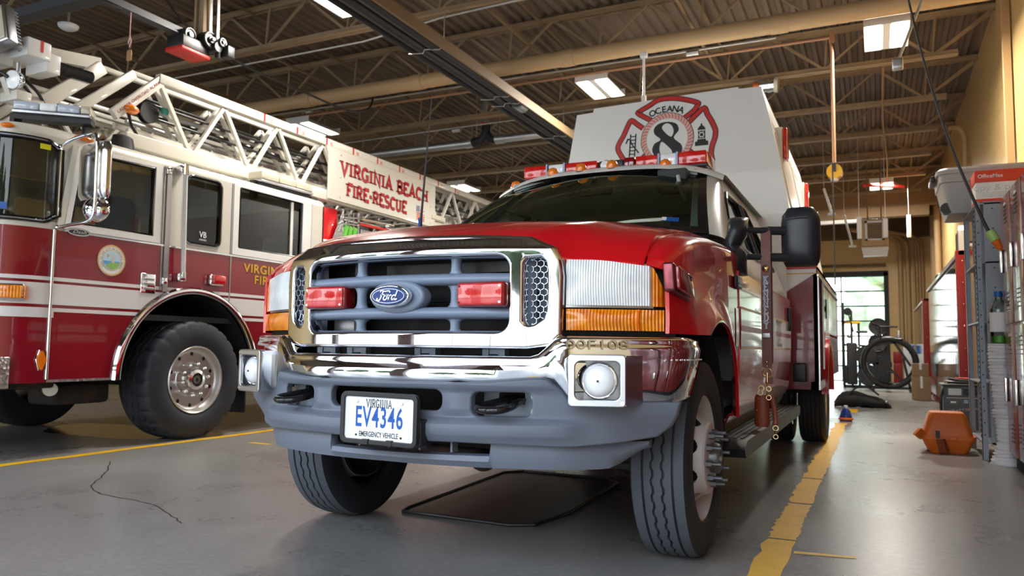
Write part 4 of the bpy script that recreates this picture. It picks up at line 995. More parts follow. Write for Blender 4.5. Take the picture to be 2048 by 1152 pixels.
def rear_wheel(s, xc, lab):
    t = pk('wheel', tire(xc, 7.86, .405, .235, .245, False, 72, (-.07, -.035, 0, .035, .07)), ['darkrubber', 'darkrubber'])
    pk('rim', MB().lathe([(.245, .09 * s), (.255, .10 * s), (.235, .09 * s), (.21, .0), (.0, .0)], (xc, 7.86, .401), (1, 0, 0), 40), 'steel', t)
for s in (1, -1):
    rear_wheel(s, s * 1.055, ''); rear_wheel(s, s * .76, '')
ub = MB().box(-.45, -.35, 2.75, 9.5, .45, .62).box(.35, .45, 2.75, 9.5, .45, .62).cyl((-.8, AY, .40), (.8, AY, .40), .05, 14).cyl((-.8, 7.86, .40), (.8, 7.86, .40), .07, 14).box(-.16, .16, 7.7, 8.05, .28, .55, .06).box(-.3, .3, 3.1, 3.6, .42, .9, .05)
ub.box(-.9, .9, 4.0, 6.6, .50, .55)
pk('chassis', ub, 'under')
for x, y, z, r in ((.13, 2.86, .385, .045), (.19, 2.87, .40, .03), (.26, 2.90, .41, .025), (-.25, 2.8, .42, .02), (-.48, 2.75, .42, .025)):
    pk('tie_rod_end', MB().sphere((x, y, z), (r * 1.3, r, r)).cyl((x, y - .03, z), (x, y + .05, z), r * .6, 12), 'under')
pk('tie_rod', MB().cyl((-.75, 2.98, .39), (.75, 2.98, .39), .016, 10).cyl((-.2, 2.86, .42), (.55, 2.90, .40), .02, 10), 'under')

# --- cab
CO = .035                                # the roof sits a little to the right
WB = lambda t: Vector((.83 * t + CO * .2, 3.70 + .30 * t * t, 1.462 - .018 * t * t))
WT = lambda t: Vector((CO + .655 * t, 4.62 + .09 * t * t, 1.966 - .050 * t * t))
def ws(u, v, off=0.0):
    t = 2 * u - 1; p = WB(t).lerp(WT(t), v); return (p.x, p.y - .035 * math.sin(PI * v) - off * .8, p.z + .018 * math.sin(PI * v) + off * .6)
pk('windshield', MB().grid(ws, 36, 16), 'glass', ang=60)
pk('windshield_frit', MB().grid(lambda u, v: ws(u, v, .004), 100, 50, lambda u, v: .026 < u < .974 and .05 < v < .962 and not ((u < .05 or u > .95) and (v < .085 or v > .935))), 'blackgloss', ang=60)
DW = lambda v, s: Vector((s * (.925 - .215 * v) + CO * v, 4.14 + .70 * v, 1.40 + .525 * v))      # front edge of the door glass
ap = MB()
for s in (1, -1):
    ap.grid(lambda u, v: tuple(Vector(ws(.5 + .5 * s, v, .002)).lerp(DW(v, s), u) + Vector((s * .012 * math.sin(PI * u), 0, .010 * math.sin(PI * u)))), 6, 16)
roof = MB()
def rf(u, v):
    x = -.755 + 1.51 * u; y = 4.585 + 1.885 * v ** 1.3 + (.10 * (2 * u - 1) ** 2) * (1 - v); e = abs(2 * u - 1)
    z = 2.018 - .095 * e ** 4 - .052 * max(0, 1 - v * 8) ** 2
    return (x + CO, y, z)
roof.grid(rf, 30, 24)
ap.add(roof.v, roof.f)
side = MB()
gx_ = lambda z: .925 - .215 * (z - 1.40) / .525
for s in (1, -1):
    q = fill([[(4.14, 1.40), (4.84, 1.925), (6.47, 1.925), (6.47, 1.40)], [(4.225, 1.435), (4.64, 1.745), (4.74, 1.80), (5.22, 1.82), (5.22, 1.435)], [(5.36, 1.435), (5.36, 1.83), (5.55, 1.83), (6.05, 1.435)]], lambda p: (p[0], p[2], p[1]))
    q.v = [(s * gx_(c) + CO * (c - 1.4) / .5, a, c) for a, b, c in q.v]; side.add(q.v, q.f)
    # back wall of the cab and belt
    side.grid(lambda u, v: (s * (.985 - .060 * v), 3.985 + 2.485 * u, 1.235 - .02 * u + (.165 + .02 * u) * v), 20, 3)
    side.grid(lambda u, v: (s * (.965 - .2 * v * u) if False else s * (.925 - .05 * v), 3.985 + .16 * u, 1.40 + .03 * v), 2, 1)
side.grid(lambda u, v: (-.965 + 1.93 * u, 6.47, .6 + 1.35 * v), 4, 4)
ap.add(side.v, side.f)
cab = pk('cab', ap, 'white', ang=40)
for s in (1, -1):
    sg = MB()
    sg.grid(lambda u, v: (s * (gx_(1.435 + .385 * v) - .010) + CO * v * .75, (4.225 + .52 * v) * (1 - u) + 5.22 * u, 1.435 + .385 * v), 3, 3)
    d1 = pk('door_window', sg, 'darkglass', cab)
    sg = MB(); sg.grid(lambda u, v: (s * (gx_(1.435 + .395 * v) - .010) + CO * v * .75, 5.36 * (1 - u) + (6.05 - .50 * v) * u, 1.435 + .395 * v), 3, 3)
    pk('rear_door_window', sg, 'darkglass', cab)
    gk = MB(); gp = lambda a, c: (s * (gx_(c) + .004) + CO * (c - 1.4) / .5, a, c)
    gk.tube([gp(4.225, 1.435), gp(4.64, 1.745), gp(4.74, 1.80), gp(5.22, 1.82), gp(5.22, 1.435)], .013, 8, closed=True)
    gk.tube([gp(5.36, 1.435), gp(5.36, 1.83), gp(5.55, 1.83), gp(6.05, 1.435)], .010, 8, closed=True)
    pk('window_seal', gk, 'black', cab)
# red lower body sides
def bx_(z): return interp(z, [(.50, .935), (.56, .965), (.75, .985), (1.0, .990), (1.25, .985)])
for s in (1, -1):
    d = shell(MB().grid(lambda u, v: (s * bx_(.52 + .73 * v), 3.985 + 1.135 * u, .52 + .73 * v), 10, 16), (-s * .012, 0, 0))
    dr = pk('front_door', d, 'red')
    d = shell(MB().grid(lambda u, v: (s * bx_(.52 + .73 * v), 5.13 + 1.34 * u, .52 + .73 * v), 10, 16), (-s * .012, 0, 0))
    dr2 = pk('rear_door', d, 'red')
    def band(y0, y1, z0, z1, off=.0035): return MB().grid(lambda u, v: (s * (bx_(z0 + (z1 - z0) * v) + off), y0 + (y1 - y0) * u, z0 + (z1 - z0) * v), 6, 4)
    for y0, y1, pr in ((3.99, 5.115, dr), (5.135, 6.46, dr2)):
        pk('white_band', band(y0, y1, .868, 1.056), 'white', pr); pk('gold_line', band(y0, y1, 1.056, 1.070).add(*(lambda q: (q.v, q.f))(band(y0, y1, .854, .868))), 'gold', pr)
        pk('red_stripe', band(y0, y1, .945, .975, .0045), 'stripe_red', pr)
    pk('fender_band', MB().grid(lambda u, v: (s * (fender_x(3.86 + .11 * u, .868 + .188 * v) + .0035), 3.875 + .095 * u + .0 * v, .868 + .188 * v), 4, 4), 'white', dr)
    sl = plane((PX + s * .996, 5.65, .965), (0, s, 0))
    t = slab('FIRE', sl, .17, .12, .7, .002); wk('fire_lettering', t, 'stripe_red', dr2)
    t = MB(); sp = plane((PX + s * .996, 4.62, .965), (0, s, 0))
    for i, k in enumerate((1, .82, .62, .4, .2)): stroke(t, circ(0, 0, .10 * k, 40, .125 * k), .004, sp, .001, True)
    wk('door_seal', t, 'dullsteel', dr)
    pk('door_handle', MB().box(s * .985 - .0, s * .985 + s * .03, 5.0, 5.10, 1.13, 1.16, .008) if s > 0 else MB().box(-1.015, -.985, 5.0, 5.10, 1.13, 1.16, .008), 'black', dr)
    pk('rear_door_handle', MB().box(min(s * .985, s * 1.012), max(s * .985, s * 1.012), 6.28, 6.33, 1.0, 1.18, .008), 'black', dr2)
    bd = pk('model_badge', MB().box(min(s * .985, s * 1.0), max(s * .985, s * 1.0), 3.83, 4.0, 1.155, 1.215, .006), 'black', fR if s > 0 else fL)
    t = text('F-550', plane((PX + s * 1.002, 3.915, 1.192), (0, s, 0)), .034, bold=.02, sx=1.1, lift=.002); wk('badge_letters', t, 'silver', bd)
    t = text('SUPER DUTY', plane((PX + s * 1.002, 3.915, 1.165), (0, s, 0)), .011, bold=.01, sx=1.2, lift=.002); wk('badge_caption', t, 'silver', bd)
    pk('running_board', MB().prism([(3.66, .36), (3.62, .40), (3.70, .435), (6.30, .435), (6.38, .40), (6.30, .36)], lambda a, b, d: (s * d, a, b), .80, 1.06), 'black')
    for i in range(7): st_ = MB(); st_.box(min(s * (.84 + i * .03), s * (.852 + i * .03)), max(s * (.84 + i * .03), s * (.852 + i * .03)), 3.75, 6.2, .434, .440); pk('board_tread', st_, 'darkrubber')
    pk('sill', MB().grid(lambda u, v: (s * (.90 + .04 * v), 3.95 + 2.5 * u, .44 + .09 * v), 4, 2).solid(.01), 'maroon')
# cowl, wipers, dash and seats
pk('cowl', MB().grid(lambda u, v: tuple(Vector((-.80 + 1.6 * u, hood_rear(-.80 + 1.6 * u) - .03, hood_top(-.80 + 1.6 * u, hood_rear(-.8 + 1.6 * u)) - .03)).lerp(WB(2 * u - 1) + Vector((0, .02, -.004)), v)), 24, 4).solid(.006), 'black')
pk('wiper', MB().tube([(-.1, 3.72, 1.475), (.3, 3.80, 1.49), (.66, 3.93, 1.478)], .009, 8), 'black'); pk('wiper', MB().tube([(-.72, 3.90, 1.478), (-.4, 3.80, 1.49), (-.12, 3.74, 1.485)], .009, 8), 'black')
itr = MB().box(-.9, .9, 4.0, 6.4, .56, .60); pk('cab_floor', itr, 'interior')
pk('headliner', MB().grid(lambda u, v: (-.70 + 1.40 * u + CO, 4.70 + 1.7 * v, 1.965 - .06 * (2 * u - 1) ** 4), 8, 4), 'trimpale')
pk('dashboard', MB().box(-.86, .86, 3.98, 4.35, 1.05, 1.40, .06).box(.15, .62, 4.05, 4.3, 1.38, 1.45, .04), 'interior')
pk('firewall', MB().box(-.86, .86, 3.92, 3.98, .5, 1.38), 'interiordark')
for x in (-.42, .42):
    se = pk('front_seat', MB().box(x - .27, x + .27, 4.95, 5.45, .95, 1.10, .05).box(x - .26, x + .26, 5.38, 5.56, 1.02, 1.62, .06), 'interior'); pk('headrest', MB().box(x - .15, x + .15, 5.44, 5.54, 1.64, 1.82, .05), 'interior', se)
pk('rear_bench', MB().box(-.78, .78, 5.95, 6.4, .95, 1.1, .05).box(-.78, .78, 6.28, 6.42, 1.02, 1.7, .05), 'interior')
pk('steering_wheel', MB().torus((.40, 4.62, 1.30), (0, -.85, .5), .19, .016, 32, 8).cyl((.40, 4.35, 1.16), (.40, 4.60, 1.30), .03, 10).bar((.22, 4.62, 1.30), (.58, 4.62, 1.30), .03), 'interiordark')
pk('rear_view_mirror', MB().box(.02 - .17, .02 + .13, 4.50, 4.53, 1.80, 1.875, .012).bar((.0, 4.55, 1.86), (.02, 4.60, 1.95), .02), 'black')
for x in (-.36, .40): pk('sun_visor', MB().box(x - .24, x + .24, 4.66, 4.69, 1.85, 1.955, .012), 'interior')
pk('radio_unit', MB().box(.42, .60, 4.55, 4.66, 1.80, 1.94, .012), 'interiordark'); pk('map_lamp', MB().lathe([(0, .0), (.05, .02), (.06, .06), (.04, .10), (0, .11)], (-.62, 4.25, 1.50), (0, -1, 0), 18), 'chrome')
pk('grab_handle', MB().tube(smooth([(.56, 4.50, 1.88), (.58, 4.47, 1.80), (.62, 4.42, 1.72)], 5), .012, 8), 'interior')
pk('inner_pillar_trim', MB().bar((.76, 4.06, 1.46), (.645, 4.70, 1.90), .07, .03).bar((-.74, 4.06, 1.46), (-.575, 4.70, 1.90), .09, .03), 'trimpale')
pk('inspection_sticker', MB().grid(lambda u, v: ws(.865 + .05 * u, .125 + .05 * v, .002), 1, 1), 'blue'); pk('sticker_number', MB().grid(lambda u, v: ws(.865 + .014 * u, .13 + .042 * v, .0035), 1, 1), 'platewhite')
pk('height_sticker', MB().grid(lambda u, v: ws(.86 + .055 * u, .925 + .022 * v, .006), 1, 1), 'yellowsticker')
# roof clearance lamps and light bar
for x, y in ((-.63, 4.74), (-.33, 4.70), (-.125, 4.69), (.085, 4.69), (.42, 4.71)):
    c = pk('clearance_lamp', MB().lathe([(.038, 0), (.036, .022), (.026, .044), (0, .052)], (x + .02, y - .045 + .10 * x * x, 2.000 - .05 * (abs(x) / .6) ** 3), (0, -.25, 1), 18), 'orange'); pk('lamp_base', MB().lathe([(.042, -.012), (.042, .004), (0, .004)], (x + .02, y - .045 + .10 * x * x, 1.998 - .05 * (abs(x) / .6) ** 3), (0, -.25, 1), 18), 'black', c)
lb = pk('light_bar', MB().box(-.60, .665, 4.86, 5.14, 2.012, 2.032, .006), 'black')
for x0, x1, m, nm in ((-.61, -.43, 'redlens', 'lens_module'), (-.425, -.31, 'clearlens', 'lens_module'), (-.30, -.07, 'redlens', 'lens_module'), (.115, .27, 'darkredlens', 'lens_module'), (.195, .35, 'redlens', 'lens_module'), (.36, .47, 'clearlens', 'lens_module'), (.475, .66, 'redlens', 'lens_module')):
    if x0 == .115: x1 = .19
    pk(nm, MB().box(x0, x1, 4.85, 5.15, 2.028, 2.114, .012), m, lb)
for x in (-.435, -.305, .352, .472): pk('divider', MB().box(x - .006, x + .006, 4.846, 5.154, 2.026, 2.117), 'fordblue', lb)
pk('centre_housing', MB().box(-.065, .11, 4.87, 5.13, 2.028, 2.110, .012), 'mirrorblack', lb); pk('takedown_lamp', MB().lathe([(0, .03), (.03, .026), (.042, .0), (.044, -.03)], (-.01, 4.865, 2.072), (0, -1, 0), 22), 'clearlens', lb)
pk('bar_foot', MB().box(-.5, -.44, 4.9, 5.1, 1.96, 2.02).box(.5, .56, 4.9, 5.1, 1.95, 2.02), 'black', lb)
pk('antenna', MB().tube([(-.635, 3.55, 1.38), (-.635, 3.56, 1.55), (-.60, 3.59, 2.25)], [.012, .007, .0022], 8), 'heater')
wk('antenna_base', MB().cyl((PX - .635, 3.55, 1.36), (PX - .635, 3.55, 1.55), .010, 8), 'fordblue')
# door mirrors on twin arms
for s in (1, -1):
    b = MB(); secs = []
    for z, y, w in ((1.54, 4.14, .05), (1.51, 4.10, .085), (1.44, 4.07, .095), (1.385, 4.07, .06), (1.345, 4.06, .085), (1.29, 4.05, .10), (1.25, 4.07, .085), (1.235, 4.10, .05)):
        secs.append([(s * (.935 + .05 * math.cos(a) + (.03 if 1.36 > z or z > 1.42 else 0)), y + w * math.sin(a), z) for a in [2 * PI * i / 16 for i in range(16)]])
    b.loft(secs); mr = pk('door_mirror', b, 'mirrorblack', ang=60)
    for z in (1.475, 1.335):
        pk('mirror_arm', MB().tube([(s * .95, 4.10, z), (s * 1.20, 4.24, z)], .016, 12).tube([(s * .93, 4.10, z), (s * 1.00, 4.13, z)], .024, 12).tube([(s * 1.105, 4.187, z), (s * 1.24, 4.262, z)], .023, 12), 'mirrorblack', mr)
    sh2 = MB(); secs = []
    for v in fr(0, 1, 16):
        z = 1.292 + .308 * v; e = 1 - abs(2 * v - 1) ** 5; hw = .098 * (.80 + .20 * e) - .012 * (v > .9); dp = .085 * (.45 + .55 * e)
        secs.append([(s * (1.258 + hw * math.copysign(abs(math.cos(a)) ** .6, math.cos(a))), 4.285 + (dp * math.sin(a) if math.sin(a) < 0 else .04 * math.sin(a)), z) for a in [2 * PI * i / 28 for i in range(28)]])
    sh2.loft(secs); hs = pk('mirror_housing', sh2, 'mirrorblack', mr, 60)
    pk('mirror_glass', MB().box(min(s * 1.17, s * 1.345), max(s * 1.17, s * 1.345), 4.318, 4.326, 1.31, 1.585, .004), 'chrome', mr)
    pk('housing_seam', MB().tube([(s * 1.19, 4.207, 1.533), (s * 1.25, 4.197, 1.538), (s * 1.30, 4.20, 1.537)], .003, 6), 'black', mr)
# --- service body behind the cab (world x)
sb = MB(); BX0, BX1 = -2.80, -.435
sb.box(BX0, BX1, 6.72, 6.75, .535, 1.545)
sb.box(BX1 - .03, BX1, 6.72, 6.80, .535, 1.545).box(BX1 - .03, BX1, 7.42, 7.50, .535, 1.545).box(BX1 - .03, BX1, 6.8, 10.2, 1.47, 1.545).box(BX1 - .03, BX1, 8.28, 10.2, .60, 1.0).box(BX1 - .03, BX1, 6.8, 7.5, .535, .60)
sb.box(BX0, BX0 + .03, 6.72, 10.2, .9, 1.545).box(BX0, BX1, 6.72, 10.2, 1.52, 1.545).box(BX0, BX1, 10.17, 10.2, .6, 1.545).box(BX0 + .05, BX1 - .3, 6.75, 10.2, .56, .60)
sv = wk('service_body', sb, 'maroon')
wv = fill([[(-.672, 1.335), (-.44, 1.485), (-.44, 1.53), (-2.79, 1.53), (-2.79, 1.485), (-2.56, 1.335)]], lambda p: (p[0], 6.717 - p[2], p[1]), .001, 0, .0012); wk('white_panel', wv, 'boxwhite', sv)
wk('top_trim', MB().box(BX0, BX1, 6.712, 6.716, 1.53, 1.545).box(BX0, BX1, 6.710, 6.714, 1.478, 1.486), 'gold', sv); wk('top_red_line', MB().box(BX0, BX1, 6.705, 6.712, 1.520, 1.540), 'inkred', sv)
rd_ = MB()
for i in range(22): rd_.box(BX1 - .06, BX1 - .045, 6.80, 7.42, .60 + i * .0395, .60 + i * .0395 + .036, .006)
wk('roller_door', rd_, 'joistdark', sv)
wk('door_frame_trim', MB().box(BX1 - .005, BX1 + .008, 6.79, 6.81, .60, 1.47).box(BX1 - .005, BX1 + .008, 7.41, 7.43, .60, 1.47).box(BX1 - .04, BX1 + .012, 6.72, 10.2, 1.46, 1.475).box(BX1 - .06, BX1 + .012, 6.72, 7.5, .535, .60), 'steel', sv)
cp = wk('compartment_door', MB().box(BX1 - .03, BX1 - .004, 7.52, 8.25, 1.02, 1.45, .006).box(BX1 - .03, BX1 - .004, 8.3, 10.1, 1.02, 1.45, .006), 'steel', sv)
wk('door_latch', MB().lathe([(0, .014), (.02, .014), (.03, .004), (.03, 0)], (BX1 - .002, 7.75, 1.24), (1, 0, 0), 16).box(BX1, BX1 + .015, 7.74, 7.76, 1.15, 1.33), 'black', cp)
wk('wheel_arch', MB().lathe([(.44, -.02), (.50, -.02), (.50, .035), (.44, .035), (.44, -.02)], (BX1, 7.86, .47), (1, 0, 0), 36, -PI / 2, PI / 2).box(BX1 - .03, BX1 + .01, 7.5, 8.25, .88, 1.02), 'red', sv)
wk('arch_liner', MB().lathe([(.44, 0), (.44, -.7)], (BX1 - .01, 7.86, .47), (1, 0, 0), 30, -PI / 2, PI / 2), 'blackmatte', sv)
wk('fuel_neck', MB().box(-.62, -.52, 6.60, 6.72, .60, .75, .01), 'black', sv)
# --- tall white rescue box
poly = [(-2.70, 1.55), (-2.633, 2.60), (-2.549, 3.071), (-2.387, 3.078), (-2.378, 3.113), (-1.052, 3.143), (-1.046, 3.125), (-.857, 3.122), (-.789, 2.823), (-.713, 2.423), (-.642, 2.03), (-.56, 1.55)]
rb = wk('rear_box', MB().prism(poly, lambda a, b, d: (a, d, b), 6.78, 10.45), 'boxwhite')
gr = MB()
for (xa, za), (xb, zb), y0, y1 in (((-.857, 3.05), (-.79, 2.82), 7.0, 10.3), ((-.775, 2.76), (-.65, 2.1), 7.0, 8.4), ((-.775, 2.76), (-.65, 2.1), 8.5, 10.3)):
    gr.bar((xa, y0, za), (xa, y1, za), .012).bar((xb, y0, zb), (xb, y1, zb), .012).bar((xa, y0, za), (xb, y0, zb), .012).bar((xa, y1, za), (xb, y1, zb), .012)
wk('side_panel_frame', gr, 'boxwhite', rb)
for y, z in ((7.30, 2.72), (9.35, 2.62)):
    x = interp(z, [(2.03, -.642), (2.423, -.713), (2.823, -.789)])
    o = wk('side_marker', MB().box(x - .03, x + .035, y - .09, y + .09, z - .15, z + .15, .01), 'boxwhite'); wk('marker_lens', MB().box(x + .03, x + .075, y - .085, y + .085, z - .145, z + .145, .02), 'redlens', o)
# station crest on the box front
CR = plane((-1.68, 6.7785, 2.748))
em = MB(); rd = MB(); ik = MB(); wh = MB()
T_ = [(-.176, .150), (-.30, .262), (-.235, .313), (-.14, .367), (-.0, .372), (.14, .367), (.235, .313), (.30, .262), (.176, .150)]
R_ = [(.176, .150), (.29, .262), (.335, .215), (.40, .115), (.455, .02), (.450, -.03), (.40, -.12), (.335, -.22), (.29, -.27), (.176, -.150)]
# a wide rounded Maltese cross, drawn as red bands edged in black
T_ = [(-.125, .175), (-.262, .262), (-.245, .288), (-.165, .325), (-.080, .368), (.02, .372), (.14, .350), (.275, .300), (.272, .268), (.240, .228), (.155, .172)]
R_ = [(.200, .130), (.262, .188), (.335, .243), (.362, .185), (.402, .110), (.432, .030), (.425, -.040), (.404, -.098), (.392, -.175), (.40, -.250), (.33, -.243), (.200, -.130)]
L_ = [(-.220, .120), (-.272, .162), (-.332, .206), (-.370, .150), (-.408, .070), (-.448, .005), (-.462, -.045), (-.436, -.105), (-.380, -.190), (-.33, -.243), (-.262, -.188), (-.200, -.130)]
B_ = [(a * .9, -b * .95) for a, b in T_]
for P in (T_, R_, L_, B_):
    Q = [(p.x, p.y) for p in smooth([(a, b, 0) for a, b in P], 4)]
    stroke(ik, Q, .050, CR, .0012); stroke(rd, Q, .036, CR, .0022)
N = 96
ring = circ(0, 0, .213, N); stroke(ik, ring, .058, CR, .0030, True); cm = wk('crest', ik, 'ink', rb)
wk('crest_red', rd, 'inkred', cm)
rp = MB(); stroke(rp, ring, .048, CR, .0038, True); wk('crest_rope', rp, 'ropepink', cm)
tw = MB()
for i in range(44):
    a = 2 * PI * i / 44; stroke(tw, [(.192 * math.cos(a), .192 * math.sin(a)), (.214 * math.cos(a + .03), .214 * math.sin(a + .03)), (.236 * math.cos(a + .10), .236 * math.sin(a + .10))], .006, CR, .0044)
wk('crest_rope_twist', tw, 'inkred', cm)
wf = fill([circ(0, 0, .188, 48)], lambda p: CR((p[0], p[1], .0040))); wk('crest_disc', wf, 'boxwhite', cm)
o8 = [(.012, .155), (.087, .128), (.108, .068), (.064, .003), (.132, -.069), (.131, -.138), (.074, -.184), (.005, -.191), (-.094, -.162), (-.135, -.100), (-.115, -.037), (-.058, -.002), (-.111, .051), (-.117, .105), (-.069, .147)]
c1 = [(.012, .140), (.047, .113), (.062, .061), (.037, .015), (-.021, .065), (-.044, .108), (-.023, .135)]
c2 = [(-.047, -.024), (.011, -.073), (.046, -.120), (.036, -.166), (-.007, -.175), (-.053, -.145), (-.068, -.083)]
sm = lambda P: [(p.x, p.y) for p in smooth([(a, b, 0) for a, b in P], 5, True)]
wk('crest_numeral', fill([sm(o8), sm(c1), sm(c2)], lambda p: CR((p[0], p[1], .0055))), 'ink', cm)
oc = MB()
for i, ch in enumerate('OCEANA'):
    a = math.radians(90 + 23 - i * 9.6 + 1); R = .272
    t = text(ch, lambda p: p, .056, bold=.024, ext=0, lift=0); ca, sa = math.cos(a - PI / 2), math.sin(a - PI / 2)
    oc.add([tuple(CR((R * 1.18 * math.cos(a) + p[0] * ca - p[1] * sa, R * math.sin(a) + p[0] * sa + p[1] * ca, .003))) for p in t.v], t.f)
wk('crest_name', oc, 'ink', cm)
ld_ = MB()
for x0, x1 in ((-.352, -.338), (-.302, -.288)): stroke(ld_, [(x0, -.135), (x1, .078)], .011, CR, .003)
for i in range(6): stroke(ld_, [(-.350 + i * .003, -.11 + i * .033), (-.300 + i * .003, -.112 + i * .033)], .009, CR, .003)
stroke(ld_, [(-.385, -.006), (-.365, .035), (-.345, .030), (-.325, -.02), (-.262, -.105)], .011, CR, .0034); wk('crest_ladder', ld_, 'ink', cm)
hy = MB()
hy.add([tuple(CR((a, b, .003))) for a, b in [(.252, -.094), (.368, -.094), (.368, -.055), (.252, -.055)]], [(0, 1, 2, 3)])
for P in ([(.270, -.055), (.350, -.055), (.345, -.035), (.275, -.035)], [(.275, .048), (.347, .048), (.342, .060), (.335, .075), (.322, .088), (.311, .093), (.300, .088), (.287, .075), (.278, .060)], [(.304, .09), (.318, .09), (.318, .106), (.304, .106)], [(.280, -.030), (.342, -.030), (.342, .040), (.280, .040)]):
    hy.add([tuple(CR((a, b, .003))) for a, b in P], [tuple(range(len(P)))])
wk('crest_hydrant', hy, 'ink', cm)
hw = MB(); stroke(hw, circ(.311, .004, .020, 20), .008, CR, .0042, True)
for x in (.296, .326): stroke(hw, [(x, .036), (x, .026)], .006, CR, .0042); stroke(hw, [(x, -.026), (x, -.018)], .006, CR, .0042)
wk('crest_hydrant_mark', hw, 'boxwhite', cm)

# ---------------------------------------------------------------- leather radio strap hung over the mirror arm
sx_ = -.515
sp = thing('radio_strap', 'brown leather name strap hanging from the mirror arm of the red truck', 'radio strap', (sx_, 4.2, .4))
stp = MB()
pth = [(4.150, .760), (4.146, 1.0), (4.152, 1.3), (4.165, 1.45), (4.178, 1.489), (4.192, 1.496), (4.212, 1.489), (4.226, 1.45), (4.23, 1.3), (4.232, 1.0), (4.215, .78)]
vs = [(sx_ + dx, y - .002 + (dy), z) for y, z in pth for dx, dy in ((-.024, 0), (.024, 0))]
stp.add(vs, [(2 * i, 2 * i + 1, 2 * i + 3, 2 * i + 2) for i in range(len(pth) - 1)]); stp.solid(.005)
s0 = build('strap', stp, 'leather', sp)
nm = MB(); nl = MB(); ol = MB()
for i, ch in enumerate('KENNEDY'):
    z = 1.215 - i * .0395
    t = slab(ch, plane((sx_, 4.143, z)), .034, .20, 1.0, .0015, 0, .26); ol.add(t.v, t.f)
    t = slab(ch, plane((sx_, 4.1415, z)), .031, .10, 1.0, .0015, 0, .22); nm.add(t.v, t.f)
build('name_outline', ol, 'platewhite', s0); build('name_letters', nm, 'paleblue', s0)
build('concho', MB().lathe([(0, .006), (.014, .004), (.018, .0), (0, 0)], (sx_, 4.144, 1.272), (0, -1, 0), 20), 'brass', s0)
build('small_emblem', MB().box(sx_ - .018, sx_ + .018, 4.139, 4.142, .915, .938, .003), 'dullsteel', s0)
for z in (.79, .77): build('rivet', MB().sphere((sx_, 4.146, z), .006, 10, 8), 'brass', s0)
build('buckle', MB().torus((sx_, 4.15, .735), (0, 1, 0), .022, .004, 20, 8).cyl((sx_, 4.15, .735), (sx_, 4.15, .68), .007, 10), 'brass', sp)
ch_ = MB()
for i in range(4): ch_.torus((sx_ + .006 * (i % 2), 4.15, .675 - i * .022), (0, 1, 0) if i % 2 else (1, 0, 0), .012, .003, 14, 6)
ch_.torus((sx_ - .03, 4.15, .655), (0, 1, 0), .013, .003, 14, 6).torus((sx_ - .035, 4.15, .632), (0, 1, 0), .012, .003, 14, 6)
build('clasp', ch_, 'brass', sp)
build('lower_strap', MB().tube([(sx_ + .018, 4.16, .62), (sx_ + .030, 4.17, .56), (sx_ + .036, 4.17, .49), (sx_ + .034, 4.16, .47)], .013, 8).moved(lambda p: Vector((p.x, 4.16 + (p.y - 4.16) * .4, p.z))), 'leatherred', sp)
build('swivel_hook', MB().torus((sx_ + .036, 4.16, .455), (0, 1, 0), .013, .003, 16, 6).cyl((sx_ + .036, 4.16, .443), (sx_ + .036, 4.16, .425), .006, 8).torus((sx_ + .036, 4.16, .412), (0, 1, 0), .011, .003, 16, 6), 'brass', sp)
hol = MB().loft([[(sx_ - .035 + w * math.cos(a), 4.20 + .022 * math.sin(a), z) for a in [2 * PI * i / 14 for i in range(14)]] for z, w in ((.62, .030), (.60, .036), (.52, .038), (.47, .040), (.455, .030))])
build('holster', hol, 'leatherred', sp)
rl = MB()
for a, z in ((-.05, .60), (-.055, .54), (-.05, .49), (-.02, .50)): rl.sphere((sx_ + a, 4.178, z), .004, 8, 6)
build('holster_rivet', rl, 'brass', sp)
# ================================================================ white and maroon ladder truck
LX = -5.60
lad = thing('ladder_truck', 'white and maroon fire engine with a long white lattice ladder on its roof', 'fire truck', (-6.85, 5.1, 0))
def lk(name, mb, mats, parent=None, ang=38): return build(name, mb, mats, parent or lad, None, ang)
half = [(-5.60, 3.80), (-5.602, 3.70), (-5.615, 3.60), (-5.645, 3.50), (-5.70, 3.40), (-5.79, 3.31), (-5.93, 3.23), (-6.15, 3.17), (-6.5, 3.13), (-6.85, 3.12)]
front = [(p.x, p.y) for p in smooth([(a, b, 0) for a, b in half + [(-13.7 - a, b) for a, b in half[::-1][1:]]], 4)]
def wrap(z0, z1, i0=0, i1=None, off=0.0, tilt=0.0, nz=1):
    """sheet following the rounded cab front between two heights"""
    P = front[i0:i1]; m = MB()
    def pt(i, z):
        x, y = P[i]; a = P[max(i - 1, 0)]; b = P[min(i + 1, len(P) - 1)]; d = Vector((b[0] - a[0], b[1] - a[1])).normalized()
        k = tilt * max(0, z - 1.7) * sstep(-5.6, -6.2, x if x > -6.85 else -13.7 - x)
        return (x - d.y * off, y + d.x * off + k, z)
    zs = fr(z0, z1, nz); n = len(P)
    m.add([pt(i, z) for z in zs for i in range(n)], [(j * n + i, j * n + i + 1, (j + 1) * n + i + 1, (j + 1) * n + i) for j in range(nz) for i in range(n - 1)])
    return m
sidep = lambda p: (LX + p[2], p[0], p[1])
def arch_poly(y0, y1, z0, z1, c=(5.07, .56), R=.75):
    """rectangle on the cab side minus the wheel arch"""
    P = []
    if z0 < c[1] + R and y0 < c[0] + R and y1 > c[0] - R:
        lo = []
        n = 48
        for i in range(n + 1):
            y = y0 + (y1 - y0) * i / n; d = R * R - (y - c[0]) ** 2
            lo.append((y, max(z0, c[1] + math.sqrt(d)) if d > 0 else z0))
        lo = [q for q in lo if q[1] < z1 - 1e-4]
        P = lo + [(y1, z1), (y0, z1)]
    else: P = [(y0, z0), (y1, z0), (y1, z1), (y0, z1)]
    return P
